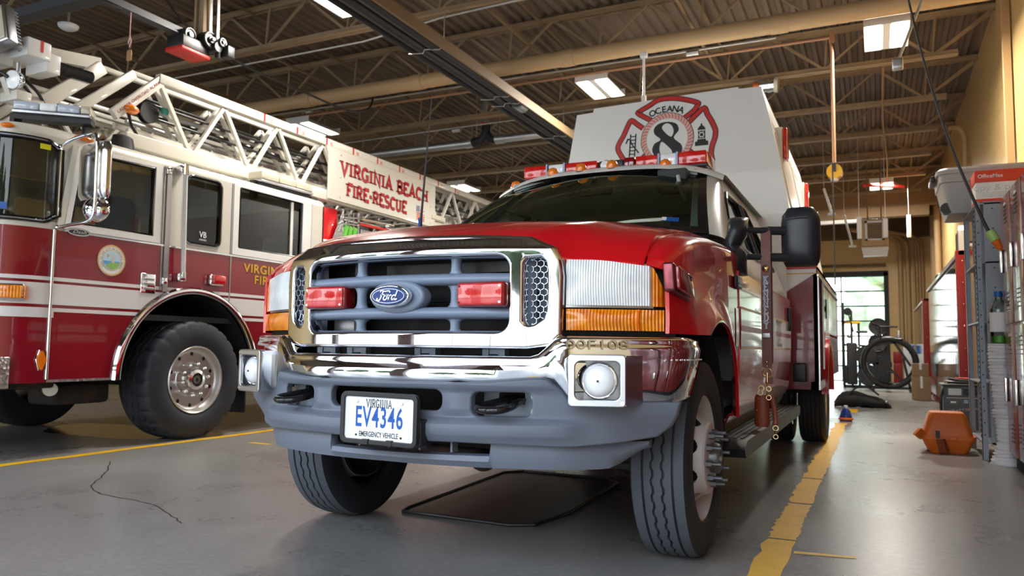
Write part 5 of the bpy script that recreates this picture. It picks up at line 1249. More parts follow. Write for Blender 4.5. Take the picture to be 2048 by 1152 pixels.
def sidepanel(polys, name, m, parent=None, off=0.0, th=.02):
    a = fill(polys, lambda p: (LX + off, p[0], p[1])); a.v = [tuple(p) for p in a.v]
    n = len(a.v); b = MB(); b.add(a.v, a.f); b.add([(p[0] - th, p[1], p[2]) for p in a.v], a.f)
    return lk(name, b, m, parent)
# side shells
w1 = [(3.86, 1.775), (3.93, 2.30), (3.97, 2.335), (4.585, 2.355), (4.585, 1.777)]
w2 = rrect(4.935, 5.338, 1.762, 2.372, .07); w3 = rrect(5.58, 6.47, 1.79, 2.375, .02)
cabm = MB()
for off, s in ((0, 1), (-2.5, -1)):
    a = fill([[(3.80, 1.70), (6.84, 1.70), (6.84, 2.405), (3.80, 2.405)], w1, w2, w3], lambda p: (LX + off, p[0], p[1])); cabm.add(a.v, a.f)
nf = len(front); wsk = lambda i: 2 <= i <= nf - 4
# front white shell around the windshield
for z0, z1, full in ((1.70, 1.755, 1), (1.755, 2.36, 0), (2.36, 2.405, 1)):
    t = wrap(z0, z1, tilt=.10, nz=6)
    if not full: t.f = [f for f in t.f if not wsk(f[0] % nf)]; t.m = [0] * len(t.f)
    cabm.add(t.v, t.f)
# roof: rounded edge then a flat crown
ring = [(LX, 6.84)] + front + [(LX - 2.5, 6.84)]
def ringpt(i, ins, z):
    x, y = ring[i]; cx, cy = -6.85, 5.4; d = Vector((cx - x, (cy - y) * (1 if y < 5.3 else 0), 0)).normalized(); ti = .10 * .77 * sstep(-5.6, -6.2, x if x > -6.85 else -13.7 - x)
    return (x + d.x * ins, y + d.y * ins + ti, z)
L_ = [(0, 2.405), (.012, 2.437), (.04, 2.464), (.10, 2.484), (.25, 2.492), (.5, 2.495)]
n = len(ring); cabm.add([ringpt(i, a, z) for a, z in L_ for i in range(n)], [(j * n + i, j * n + i + 1, (j + 1) * n + i + 1, (j + 1) * n + i) for j in range(len(L_) - 1) for i in range(n - 1)])
cabm.box(-7.6, -6.1, 3.7, 6.84, 2.475, 2.495).box(LX - 2.5, LX, 6.82, 6.84, .6, 2.42)
cabm.box(LX - 2.44, LX - .06, 6.6, 6.84, 2.35, 2.475)
lcab = lk('cab', cabm, 'cream', None, 45)
# maroon lower shell
lm = MB()
for off in (0, -2.5):
    a = fill([arch_poly(3.80, 6.84, .57, 1.70)], lambda p: (LX + off, p[0], p[1])); lm.add(a.v, a.f)
t = wrap(.55, 1.70, nz=3); lm.add(t.v, t.f)
lower = lk('lower_body', lm, 'maroon', None, 45)
# white bands with the thin maroon lines between
def bandside(z0, z1, nm, m, off=.003):
    for y0, y1 in ((3.80, 6.84),):
        P = arch_poly(y0, y1, z0, z1)
        # split round the arch when the band runs into it
        q = fill([P], lambda p: (LX + off, p[0], p[1])); return lk(nm, q, m, lower)
c_, R_a = (5.07, .56), .755
def band_parts(z0, z1):
    d = R_a * R_a - (z0 - c_[1]) ** 2; d1 = R_a * R_a - (z1 - c_[1]) ** 2
    if d <= 0: return [[(3.80, z0), (6.84, z0), (6.84, z1), (3.80, z1)]]
    h0 = math.sqrt(d); h1 = math.sqrt(max(d1, 0))
    if d1 <= 0: return [[(3.80, z0)] + [(c_[0] - h0 + 2 * h0 * i / 16, c_[1] + math.sqrt(max(0, d + (z0 - c_[1]) ** 2 - (-h0 + 2 * h0 * i / 16) ** 2))) for i in range(17)] + [(6.84, z0), (6.84, z1), (3.80, z1)]]
    return [[(3.80, z0), (c_[0] - h0, z0), (c_[0] - h1, z1), (3.80, z1)], [(c_[0] + h0, z0), (6.84, z0), (6.84, z1), (c_[0] + h1, z1)]]
bm_ = MB()
for z0, z1 in ((1.313, 1.341), (1.133, 1.292), (1.080, 1.109)):
    for P in band_parts(z0, z1):
        q = fill([P], lambda p: (LX + .003, p[0], p[1])); bm_.add(q.v, q.f)
    t = wrap(z0, z1, 0, None, .003); bm_.add(t.v, t.f)
q = wrap(1.035, 1.109, 2, None, .0035); bm_.add(q.v, q.f)
bm_.add([(LX + .0035, 3.80, 1.109), (LX + .004, 3.70, 1.109), (-5.612, 3.62, 1.036), (-5.612, 3.62, 1.109)], [(0, 1, 2, 3)])
lk('white_bands', bm_, 'white', lower)
lk('belt_trim', MB().box(LX - .002, LX + .010, 3.80, 6.84, 1.695, 1.708), 'chrome', lower)
# windows
gw = wrap(1.755, 2.36, 2, nf - 2, -.006, .10, 8); lwn = lk('windshield', gw, 'truckglass')
sl = MB()
def fp_(i, z):
    x, y = front[i]; return (x + .004, y - .006 + .10 * max(0, z - 1.7) * sstep(-5.6, -6.2, x if x > -6.85 else -13.7 - x), z)
pts = [fp_(i, 2.36 - .05 * sstep(6, 2, i)) for i in range(2, nf - 2)] + [fp_(nf - 3, z) for z in (2.2, 1.9)] + [fp_(i, 1.755 + .05 * sstep(6, 2, i)) for i in range(nf - 3, 1, -1)] + [fp_(2, z) for z in (1.9, 2.2)]
lk('windshield_seal', MB().tube(pts, .020, 8, closed=True), 'blackgloss', lwn)
lk('windshield_trim', MB().tube([(a + .012, b - .014, c) for a, b, c in pts], .007, 6, closed=True), 'chrome', lwn)
lk('height_sticker', MB().add([fp_(5, 2.33), fp_(8, 2.33), fp_(8, 2.29), fp_(5, 2.29)], [(0, 1, 2, 3)]).moved(lambda p: Vector((p.x + .012, p.y - .012, p.z))), 'yellowsticker', lwn)
lk('inspection_sticker', MB().add([fp_(15, 1.81), fp_(18, 1.81), fp_(18, 1.86), fp_(15, 1.86)], [(0, 1, 2, 3)]).moved(lambda p: Vector((p.x + .012, p.y - .012, p.z))), 'blue', lwn)
for nm, P, m in (('front_door_window', w1, 'truckglass'), ('middle_window', w2, 'truckglass'), ('crew_door_window', w3, 'truckglass')):
    q = fill([P], lambda p: (LX - .012, p[0], p[1])); wn = lk(nm, q, m)
    lk('window_seal', MB().tube([(LX + .002, a, b) for a, b in P], .010 if nm != 'middle_window' else .014, 8, closed=True), 'blackgloss', wn)
    if nm == 'middle_window': lk('window_trim', MB().tube([(LX + .012, 5.1365 + (a - 5.1365) * 1.04, 2.067 + (b - 2.067) * 1.03) for a, b in P], .006, 6, closed=True), 'chrome', wn); lk('window_decal', text('VB', plane((LX + .001, 5.14, 1.852), *YZ), .055, bold=.01, sx=.9), 'platewhite', wn); lk('decal_caption', text('STRONG', plane((LX + .001, 5.14, 1.805), *YZ), .016, bold=.01, sx=.9), 'platewhite', wn)
    if nm == 'crew_door_window': lk('sash', MB().box(LX - .012, LX + .004, 6.30, 6.34, 1.79, 2.375), 'steel', wn)
# door frames, hinges, seams
dr = MB()
def frame(P, Q, off=.004, th=.010):
    q = fill([P, Q], lambda p: (LX + p[2], p[0], p[1]), th / 2, .002, off); return q
f1 = frame([(3.80, 1.715), (3.88, 2.375), (4.665, 2.395), (4.665, 1.715)], [(y + (y - 4.22) * .04, 2.06 + (z - 2.06) * 1.04) for y, z in w1]); lk('front_door_frame', f1, 'white')
f2 = frame([(5.495, 1.715), (5.495, 2.40), (6.62, 2.402), (6.62, 1.715)], [(y + (y - 6.0) * .04, 2.07 + (z - 2.07) * 1.03) for y, z in w3]); lk('crew_door_frame', f2, 'white')
for y, z0, z1 in ((4.695, 1.31, 2.40), (5.485, 1.26, 2.40), (6.63, .58, 2.40)): lk('door_seam', MB().box(LX, LX + .006, y - .006, y + .006, z0, z1), 'dullsteel')
lk('front_hinge', MB().cyl((LX + .006, 3.725, .575), (LX + .006, 3.725, 1.70), .012, 10), 'steel')
lk('door_hinge', MB().box(LX - .002, LX + .016, 4.712, 4.762, 1.30, 2.40), 'dullsteel')
gr_ = lk('grab_rail', MB().cyl((LX + .075, 4.87, 1.46), (LX + .075, 4.85, 2.38), .020, 14), 'white')
lk('rail_bracket', MB().box(LX, LX + .085, 4.80, 4.88, 2.36, 2.43, .01).cyl((LX + .075, 4.85, 2.35), (LX + .075, 4.85, 2.44), .026, 12), 'chrome', gr_)
lk('rail_bracket', MB().box(LX, LX + .085, 4.82, 4.90, 1.40, 1.47, .01).cyl((LX + .075, 4.87, 1.43), (LX + .075, 4.87, 1.48), .026, 12), 'chrome', gr_)
for z in (2.33, 1.36): lk('hinge_cap', MB().box(LX, LX + .03, 4.70, 4.75, z, z + .065, .008), 'chrome')
hd = lk('door_handle', MB().box(LX - .005, LX + .010, 4.50, 4.645, 1.27, 1.445, .008), 'chrome')
hi = MB()
for z in (1.305, 1.345, 1.385): hi.box(LX + .008, LX + .018, 4.52, 4.625, z, z + .022, .004)
lk('handle_paddle', hi, 'dullsteel', hd)
rl = lk('side_marker_light', MB().box(LX, LX + .05, 5.21, 5.375, 1.395, 1.495, .012), 'chrome'); lk('marker_lens', MB().box(LX + .03, LX + .075, 5.225, 5.375, 1.405, 1.488, .012), 'redlens', rl)
bd = lk('door_badge', fill([circ(3.915, 1.705, .095, 32, .028)], sidep, .006, .004, .006), 'chrome'); lk('badge_face', fill([circ(3.915, 1.705, .080, 32, .019)], sidep, .002, .001, .018), 'ink', bd)
lk('badge_script', text('Dash', plane((LX + .021, 3.915, 1.705), *YZ), .026, bold=.005, shear=.35, sx=1.5), 'silver', bd)
lz = lk('side_reflector', MB().prism([(3.685, .785), (3.712, .72), (3.685, .65), (3.665, .65), (3.645, .72), (3.665, .785)], lambda a, b, d: (d, a, b), LX, LX + .02), 'orange'); lk('reflector_rim', MB().tube([(LX + .006, 3.675 + (a - 3.675) * 1.15, .718 + (b - .718) * 1.1) for a, b in [(3.685, .785), (3.712, .72), (3.685, .65), (3.665, .65), (3.645, .72), (3.665, .785)]], .004, 6, closed=True), 'chrome', lz)
# city seal on the door
SE = plane((LX + .004, 4.217, 1.518), *YZ); D = .126
se = lk('door_seal', fill([circ(0, 0, D, 48)], lambda p: SE((p[0], p[1], 0))), 'platewhite')
a = MB(); stroke(a, circ(0, 0, D * .96, 48), .006, SE, .001, True); stroke(a, circ(0, 0, D * .66, 48), .004, SE, .001, True)
for i in range(56):
    t = 2 * PI * i / 56; stroke(a, [(D * .86 * math.cos(t), D * .86 * math.sin(t)), (D * .93 * math.cos(t), D * .93 * math.sin(t))], .005, SE, .001)
lk('seal_ring', a, 'gold', se)
a = MB()
for w, rr in (('SEAL OF THE CITY OF VIRGINIA BEACH', .75),):
    for i, ch in enumerate(w):
        t = math.radians(215 - i * 7.6); g = text(ch, lambda p: p, .013, ext=0, lift=0, bold=.01); ca, sa = math.cos(t - PI / 2), math.sin(t - PI / 2)
        a.add([tuple(SE((D * rr * math.cos(t) + p[0] * ca - p[1] * sa, D * rr * math.sin(t) + p[0] * sa + p[1] * ca, .001))) for p in g.v], g.f)
lk('seal_text', a, 'ink', se)
lk('seal_sky', fill([circ(0, 0, D * .62, 40)], lambda p: SE((p[0], p[1], .0012))), mat('seal_sky', (.52, .74, .86), .5), se)
lk('seal_sea', fill([[(-D * .6, -.006), (D * .6, -.006), (D * .55, -.035), (-D * .55, -.035)]], lambda p: SE((p[0], p[1], .0018))), mat('seal_sea', (.12, .42, .72), .5), se)
lk('seal_land', fill([[(-D * .45, -.045), (-.02, -.022), (.03, -.018), (D * .58, -.02), (D * .45, -.055), (0, -.076)]], lambda p: SE((p[0], p[1], .0024))), mat('seal_land', (.32, .55, .12), .5), se)
lk('seal_tower', fill([[(-.002, -.02), (.026, -.02), (.020, .046), (.004, .046)], [(.0021, .0), (.0021, .001), (.003, .001)]], lambda p: SE((p[0], p[1], .003))), mat('seal_tower', (.72, .60, .55), .5), se)
lk('seal_sun', fill([circ(-.035, .035, .011, 14)], lambda p: SE((p[0], p[1], .0024))), 'gold', se)
# gold lettering on the crew door
for s, y, z, h, nm in (('VIRGINIA BEACH', 6.22, 1.598, .085, 'door_lettering'), ('FIRE-RESCUE', 6.22, 1.490, .085, 'door_lettering')):
    t = text(s, plane((LX + .003, y, z), *YZ), h, bold=.02, sx=1.12, spacing=1.1); lk('lettering_shadow', text(s, plane((LX + .0015, y + .006, z - .005), *YZ), h, bold=.035, sx=1.12, spacing=1.1), 'ink', lower); lk(nm, t, 'gold', lower)
# step edge, wheel arch trim and wheels
lk('step_edge', MB().box(LX - .10, LX + .004, 3.73, 4.315, .553, .572), 'diamond')
lk('arch_trim', MB().lathe([(.728, -.01), (.80, -.01), (.803, .012), (.790, .034), (.765, .042), (.740, .034), (.728, .012), (.728, -.01)], (LX, 5.07, .56), (1, 0, 0), 60, -PI / 2 - .01, PI / 2 + .01), 'chrome')
lk('arch_liner', MB().lathe([(.74, .0), (.74, -.75), (.0, -.75)], (LX - .002, 5.07, .56), (1, 0, 0), 40, -PI / 2, PI / 2), 'blackmatte')
def big_wheel(xo, s):
    cx = xo - s * .19; cy = 5.11; r = .533; cz = r - .004
    prof = [(.33, .300), (.40, .305), (.43, .345), (.445, .43), (.44, .47), (.405, .505), (.33, .530)]
    prof = [(-.19, .300), (-.19 * .9, .31), (-.2, .42), (-.185, .49), (-.16, .525), (-.105, .532), (-.098, .518), (-.085, .518), (-.078, .532), (-.03, .533), (-.024, .519), (-.012, .519), (-.005, .533), (.04, .533), (.046, .519), (.058, .519), (.065, .533), (.13, .531), (.168, .522), (.185, .495), (.20, .42), (.196, .36), (.178, .31), (.165, .300)]
    m = MB(); k = len(prof); N = 144
    for j in range(N):
        t = 2 * PI * j / N
        for i, (a, rr) in enumerate(prof):
            q = rr
            if 15 < i < 20 and (j % 6) in (0,): q = rr - .014
            zz = (.010 if (j // 3) % 2 else -.010) if 5 <= i <= 16 else 0
            m.v.append((cx + s * (a + zz), cy + q * math.sin(t), max(0, cz + q * math.cos(t))))
    for j in range(N):
        j2 = (j + 1) % N
        for i in range(k - 1): m.f.append([j * k + i, j2 * k + i, j2 * k + i + 1, j * k + i + 1]); m.m.append(0)
    w = lk('wheel', m, 'rubber', None, 50); ax = (s, 0, 0)
    lk('rim', MB().lathe([(.300, .165), (.306, .178), (.300, .186), (.290, .180), (.281, .155), (.272, .128), (.262, .118), (.240, .112), (.175, .114), (.168, .122), (.158, .122), (.150, .114), (.11, .114), (.0, .114)], (cx, cy, cz), ax, 72), 'rimalu', w)
    lk('hub', MB().lathe([(.102, .10), (.100, .165), (.090, .190), (.062, .198), (.058, .186), (.040, .186), (.036, .194), (.018, .194), (.016, .186), (0, .186)], (cx, cy, cz), ax, 40), 'alu', w)
    lk('hub_cap', MB().lathe([(.058, .187), (.056, .192), (.042, .192), (.040, .188), (0, .188)], (cx, cy, cz), ax, 30), 'ink', w)
    for i in range(10):
        t = 2 * PI * i / 10 + .16; y = cy + .143 * math.sin(t); z = cz + .143 * math.cos(t)
        lk('lug_nut', MB().lathe([(.019, .11), (.019, .145), (.021, .150), (.019, .170), (.012, .182), (0, .186)], (cx, y, z), ax, 14), 'chrome', w)
        t = 2 * PI * i / 10 + .0; y = cy + .232 * math.sin(t); z = cz + .232 * math.cos(t)
        lk('hand_hole', MB().lathe([(0, .1155), (.016, .1155), (.018, .1135)], (cx, y, z), ax, 16), 'blackmatte', w)
big_wheel(-5.565, 1); big_wheel(-8.13, -1)
lk('mud_flap', MB().box(-6.05, -5.66, 5.80, 5.815, .18, .80), 'darkrubber')
und = MB().box(-7.3, -7.2, 3.4, 13.5, .62, .85).box(-6.5, -6.4, 3.4, 13.5, .62, .85).cyl((-8.0, 5.11, .53), (-5.75, 5.11, .53), .08, 16).box(-7.9, -5.75, 3.6, 4.2, .60, .72).box(-6.6, -7.3, 3.6, 6.6, .52, .95).box(-5.95, -5.75, 3.35, 3.9, .50, .62, .02).box(-6.25, -5.9, 4.0, 4.5, .35, .52, .04)
for x in (-6.1, -6.35, -7.0): und.cyl((x, 3.5, .55), (x, 4.6, .48), .03, 10)
lk('chassis', und, 'under')
ul = lk('under_light', MB().lathe([(.06, -.03), (.062, .01), (.055, .02)], (-5.80, 3.90, .49), (.75, -.6, -.15), 20), 'black'); lk('lamp_face', MB().lathe([(0, .016), (.053, .016), (.055, .01)], (-5.80, 3.90, .49), (.75, -.6, -.15), 20), 'cream', ul)
# front bumper of tread plate and corner signal
fb = MB().box(-8.03, -5.625, 2.70, 3.475, .515, .745, .01); lk('front_bumper', fb, 'diamond')
for s in (1, -1):
    X = lambda x: x if s > 0 else -13.7 - x
    sg = MB().box(-.09, .09, -.03, .025, -.06, .06, .015); mt = Matrix.Translation((X(-5.655), 3.455, 1.212)) @ Matrix.Rotation(s * math.radians(58), 4, 'Z')
    sg.v = [tuple(mt @ Vector(p)) for p in sg.v]; o = lk('corner_signal', sg, 'chrome')
    sg = MB().box(-.078, .078, -.045, -.02, -.048, .048, .01); sg.v = [tuple(mt @ Vector(p)) for p in sg.v]; lk('signal_lens', sg, 'amber', o)
    sg = MB().box(.088, .105, -.03, .02, -.05, .05, .006); sg.v = [tuple(mt @ Vector(p)) for p in sg.v]; lk('signal_side', sg, 'orange', o)
# mirror on a chrome C bracket
mr = lk('side_mirror', MB().box(-5.45, -5.27, 3.86, 3.92, 1.79, 2.36, .035), 'chrome')
mr2 = MB()
mr2.v = []; mt = Matrix.Translation((-5.36, 3.87, 0)) @ Matrix.Rotation(math.radians(-6), 4, 'Z')
shl = MB(); secs = []
for v in fr(0, 1, 12):
    e = (1 - abs(2 * v - 1) ** 8) ** .5 if 0 < v < 1 else .25; secs.append([tuple(mt @ Vector((.185 * (.86 + .14 * e) * math.copysign(abs(math.cos(a)) ** .45, math.cos(a)), (-.055 if math.sin(a) < 0 else .03) * abs(math.sin(a)) ** .7 * (.5 + .5 * e), 1.935 + .43 * v))) for a in [2 * PI * i / 32 for i in range(32)]])
bpy.data.objects.remove(mr); mr = lk('side_mirror', MB().loft(secs), 'alu', None, 50)
lk('mirror_arm', MB().tube(smooth([(-5.60, 3.74, 2.34), (-5.50, 3.76, 2.39), (-5.34, 3.79, 2.42), (-5.25, 3.785, 2.38), (-5.24, 3.785, 2.10), (-5.24, 3.785, 1.86), (-5.29, 3.785, 1.76), (-5.50, 3.77, 1.735), (-5.60, 3.75, 1.72)], 6), .013, 10), 'chrome', mr)
lk('convex_mirror', MB().lathe([(0, .055), (.05, .048), (.085, .025), (.100, .0), (.100, -.012), (0, -.012)], (-5.30, 3.84, 1.855), (.45, -.89, .05), 30), 'chrome', mr)
lk('arm_foot', MB().sphere((-5.60, 3.75, 1.72), .022, 12, 8).sphere((-5.60, 3.74, 2.34), .022, 12, 8).sphere((-5.26, 3.79, 1.84), .018, 12, 8), 'chrome', mr)
lk('a_pillar_trim', MB().bar((LX + .004, 3.86, 2.37), (LX + .006, 3.765, 1.73), .05, .012, (1, 0, 0)), 'cream')
# cab interior
lk('cab_floor', MB().box(-8.0, -5.70, 3.4, 6.78, 1.05, 1.10).box(-8.0, -5.66, 6.70, 6.80, 1.1, 2.5).box(-7.3, -6.4, 4.0, 5.6, 1.1, 1.75, .08), 'interiordark')
for x in (-6.02, -7.68):
    s = lk('seat', MB().box(x - .25, x + .25, 4.15, 4.65, 1.45, 1.58, .05).loft([[(x + w * math.copysign(abs(math.cos(a)) ** .6, math.cos(a)), yy + .07 * math.sin(a), z) for a in [2 * PI * i / 20 for i in range(20)]] for z, w, yy in ((1.50, .24, 4.50), (1.8, .25, 4.54), (2.02, .21, 4.57), (2.10, .14, 4.58), (2.13, .06, 4.58))]), 'seatblue', None, 60)
lk('crew_seat', MB().box(-6.2, -5.8, 5.6, 6.1, 1.35, 1.5, .05).box(-6.2, -5.8, 6.5, 6.66, 1.4, 2.05, .06), 'interior')
lk('seat_belt', MB().bar((-5.76, 4.52, 1.5), (-5.76, 4.56, 1.95), .05, .008), 'inkred')
lk('steering_wheel', MB().torus((-7.5, 4.05, 1.75), (0, -.6, .8), .23, .016, 28, 8).cyl((-7.5, 3.95, 1.55), (-7.5, 4.05, 1.75), .03, 10), 'interiordark'); lk('dashboard', MB().box(-7.95, -5.75, 3.45, 3.80, 1.45, 1.72, .06), 'interiordark')
# roof lamps
for x, y, z in ((-5.618, 3.94, 2.452), (-5.72, 3.41, 2.43), (-6.4, 3.22, 2.44), (-6.85, 3.20, 2.44)): lk('roof_marker', MB().sphere((x, y, z), (.034 if x > -5.7 else .05, .085 if x > -5.7 else .045, .022), 16, 8), 'orange')
lk('antenna_dome', MB().loft([[(-5.80 + .05 * k * math.cos(a), 4.42 + .115 * k * math.sin(a), z) for a in [2 * PI * i / 18 for i in range(18)]] for z, k in ((2.47, 1.0), (2.55, .96), (2.61, .82), (2.625, .5))]), 'black')
def bar_light(a, b, z0, z1, w, name, mods):
    a = Vector(a); b = Vector(b); d = (b - a).normalized(); o = lk(name, MB().bar((a.x, a.y, z0), (b.x, b.y, z0), w, .03, bev=.006), 'silver')
    L = (b - a).length
    for f0, f1, m in mods: lk('lens_module', MB().bar(tuple(Vector((a.x, a.y, (z0 + z1) / 2 + .01)) + d * L * f0), tuple(Vector((a.x, a.y, (z0 + z1) / 2 + .01)) + d * L * f1), w * .96, z1 - z0 - .01, bev=.012), m, o)
    lk('bar_foot', MB().bar((a.x, a.y, z0 - .03), (b.x, b.y, z0 - .03), w * .6, .05).box(a.x - .03, a.x + .03, a.y - .03, a.y + .03, z0 - .19, z0).box(b.x - .09, b.x - .05, b.y - .03, b.y + .03, z0 - .19, z0), 'black', o)
    return o
pale = mat('led_blue_lens', (.55, .62, .74), .12, coat=.8); led = mat('led_array', (.92, .95, .97), .2, coat=.6); fog = mat('yellowed_lens', (.62, .58, .46), .15, coat=.8)
bar_light((-6.14, 3.72, 0), (-5.72, 4.08, 0), 2.66, 2.735, .20, 'corner_light_bar', ((.01, .33, pale), (.34, .56, led), (.57, .86, pale), (.87, 1.0, fog)))
bar_light((-8.0, 4.08, 0), (-7.5, 3.72, 0), 2.66, 2.735, .20, 'corner_light_bar', ((.0, .13, fog), (.14, .43, pale), (.44, .66, led), (.67, .99, pale)))
bar_light((-5.76, 5.92, 0), (-5.76, 6.72, 0), 2.535, 2.63, .20, 'roof_light_bar', ((.01, .33, fog), (.34, .66, fog), (.67, .99, fog)))
# ------------------------------------------------ aerial ladder: nested lattice sections
aer = lk('aerial_ladder', MB().box(-6.02, -5.93, 4.55, 18.0, 2.585, 2.715, .01).box(-7.77, -7.68, 4.55, 18.0, 2.585, 2.715, .01), 'cream')
def section(x, y0, zt, zb, ph, w, nm='ladder_rail', y1=18.0):
    for s in (1, -1):
        X = x if s > 0 else -13.7 - x
        lk(nm, MB().box(X - w / 2, X + w / 2, y0, y1, zt - (.09 if w > .06 else .045), zt, .008), 'cream', aer)
        br = MB(); y = y0 + ph
        while y < y1 - .8:
            br.bar((X, y, zt - .085), (X, y + .36, zb), .036, .036).bar((X, y + .77, zt - .085), (X, y + .41, zb), .036, .036); y += .775
        lk('lattice', br, 'cream', aer)
section(-5.95, 4.86, 3.335, 2.69, .03, .07)
section(-6.12, 4.72, 3.345, 2.80, .25, .04)
section(-6.30, 4.55, 3.36, 2.86, .45, .04)
rg = MB(); y = 5.0
while y < 17: rg.cyl((-7.55, y, 2.82), (-6.15, y, 2.82), .018, 8); y += .36
lk('rungs', rg, 'cream', aer)
hs = MB()
for x, z in ((-6.04, 3.02), (-6.05, 2.90), (-6.22, 3.12), (-6.22, 2.98)): hs.cyl((x, 4.9, z + .04), (x, 17, z), .014, 8)
lk('hydraulic_lines', hs, 'black', aer)
tb = MB()
for x, z in ((-6.20, 3.06), (-6.4, 2.95)): tb.cyl((x, 4.9, z), (x, 17, z), .022, 8)
lk('steel_tubes', tb, 'galv', aer)
lk('inner_beam', MB().box(-6.32, -6.28, 4.7, 17, 2.82, 2.87), 'cream', aer); lk('inner_beam', MB().box(-6.14, -6.10, 4.7, 17, 2.755, 2.80), 'cream', aer)
# raked end braces, the nearest with its warning text
def rake(x, yt, zt, yb_, zb_, w=.095, d=.05):
    for s in (1, -1):
        X = x if s > 0 else -13.7 - x
        lk('end_brace', MB().bar((X, yt, zt), (X, yb_, zb_), d, w, (0, -.6, .8), .006), 'cream', aer)
rake(-5.95, 4.90, 3.285, 4.42, 2.825); rake(-6.12, 4.74, 3.315, 4.215, 2.84, .085); rake(-6.27, 4.53, 3.33, 3.99, 2.83, .12, .06)
dv = Vector((0, 4.90 - 4.42, 3.285 - 2.825)).normalized()
lk('warning_text', text('LADDER OVERLOAD ALARM', plane((-5.924, 4.66, 3.055), dv, (0, -dv.z, dv.y)), .026, sx=1.22, bold=.004), 'gearred', aer)
nt_ = MB()
for i, (y, s) in enumerate(((6.20, '105'), (6.72, '100'), (7.24, '95'), (7.76, '90'), (8.28, '85'), (8.80, '80'), (9.33, '75'), (9.84, '70'), (10.36, '65'))):
    lk('height_mark', MB().box(-5.916, -5.9135, y - .014, y + .014, 3.25, 3.332), 'inkred', aer); t = text(s, plane((-5.915, y + .09, 3.275), *YZ), .045, bold=.01, sx=.8); nt_.add(t.v, t.f)
lk('height_number', nt_, 'inkred', aer)
# lettered sign board
sg = lk('sign_board', fill([[(7.22, 3.24), (7.27, 3.15), (7.28, 2.61), (9.74, 2.61), (9.74, 3.24)]], lambda p: (-5.91 - p[2], p[0], p[1]), .008), 'cream', aer)
sp_ = plane((-5.898, 8.515, 3.035), *YZ)
def sign(s, y, z, h, sx):
    a = slab(s, plane((-5.899, y, z), *YZ), h, .29, sx, .0010, .05, .25); b = slab(s, plane((-5.899, y, z), *YZ), h, .225, sx, .0022, .05, .20)
    lk('sign_outline', a, 'ink', aer); lk('sign_lettering', b, 'signred', aer)
sign('VIRGINIA BEACH', 8.515, 3.035, .158, 1.46); sign('FIRE-RESCUE', 8.30, 2.778, .150, 1.32)
fl = MB(); fp2 = plane((-5.899, 9.33, 2.78), *YZ)
for i in range(4): stroke(fl, [(-.10, -.03 - i * .028), (-.02, -.02 - i * .028), (.05, -.045 - i * .028), (.11, -.035 - i * .028)], .013, fp2, .001)
stroke(fl, [(.0, .03), (.05, .01), (.10, .02)], .013, fp2, .001); lk('flag_stripe', fl, 'inkred', aer)
lk('flag_canton', fill([[(-.11, -.012), (-.10, .075), (-.02, .085), (-.01, .0)]], lambda p: fp2((p[0], p[1], .001))), mat('faded_blue', (.22, .22, .30), .6), aer)
bl = MB()
for y in (7.5, 9.6):
    for z in (2.66, 2.9, 3.18): bl.sphere((-5.897, y, z), .007, 8, 6)
lk('sign_bolt', bl, 'dullsteel', aer)
# tip: monitor box, flood light, spot lamps, hoses
tip = lk('ladder_tip', MB().box(-6.45, -6.02, 3.70, 3.90, 3.12, 3.27, .012).box(-6.9, -6.25, 3.35, 3.75, 3.06, 3.22, .02).box(-6.30, -6.03, 3.87, 3.99, 3.04, 3.20, .008), 'white')
lk('unit_numeral', text('1', plane((-6.0185, 3.82, 3.215), *YZ), .085, bold=.05), 'inkred', tip)
cor = MB()
for i in range(26): cor.torus((-6.25, 4.02 + i * .0155, 3.175 + i * .0006), (0, 1, 0), .045, .010, 16, 6)
lk('corrugated_hose', cor.cyl((-6.25, 4.0, 3.175), (-6.25, 4.42, 3.19), .044, 14), 'black', tip)
lk('tip_beam', MB().bar((-6.45, 3.85, 3.30), (-6.40, 4.60, 3.40), .06, .11), 'cream', tip)
lk('tip_bracket', MB().prism([(3.62, 2.93), (3.76, 2.93), (3.95, 2.86), (3.95, 2.76), (3.80, 2.72), (3.70, 2.76)], lambda a, b, d: (d, a, b), -6.22, -6.16).box(-6.3, -6.08, 3.68, 3.80, 2.76, 2.84, .01), 'cream', tip)
fl_ = MB().box(-.13, .13, -.05, .05, -.16, .16, .012); mt = Matrix.Translation((-6.16, 3.55, 3.29)) @ Matrix.Rotation(math.radians(-16), 4, 'Y') @ Matrix.Rotation(math.radians(14), 4, 'Z')
fl_.v = [tuple(mt @ Vector(p)) for p in fl_.v]; fo = lk('flood_light', fl_, 'silver')
a = MB().box(-.11, .11, -.062, -.045, -.14, .14, .008); a.v = [tuple(mt @ Vector(p)) for p in a.v]; lk('flood_lens', a, fog, fo)
a = MB()
for i in range(10): a.box(-.125, .125, .05, .085, -.14 + i * .030, -.132 + i * .030)
a.v = [tuple(mt @ Vector(p)) for p in a.v]; lk('cooling_fin', a, 'silver', fo)
lk('flood_arm', MB().cyl((-6.13, 3.62, 3.22), (-6.10, 3.74, 3.20), .04, 16).cyl((-6.12, 3.70, 3.20), (-6.08, 3.78, 3.19), .05, 16), 'galv', fo)
for c, d, r in (((-6.12, 3.66, 2.915), (.25, -.95, -.1), .075), ((-6.42, 3.46, 3.06), (.2, -.95, 0), .07)):
    o = lk('spot_lamp', MB().lathe([(r, .0), (r * 1.03, -.01), (r * .95, -.05), (r * .6, -.085), (0, -.095)], c, d, 30), 'chrome'); lk('spot_lens', MB().lathe([(0, .012), (r * .6, .008), (r * .96, 0)], c, d, 30), led, o)
    lk('spot_stem', MB().cyl((c[0] - .01, c[1] + .05, c[2] + .05), (c[0] - .01, c[1] + .05, c[2] + .15), .018, 10), 'galv', o)
hh = MB()
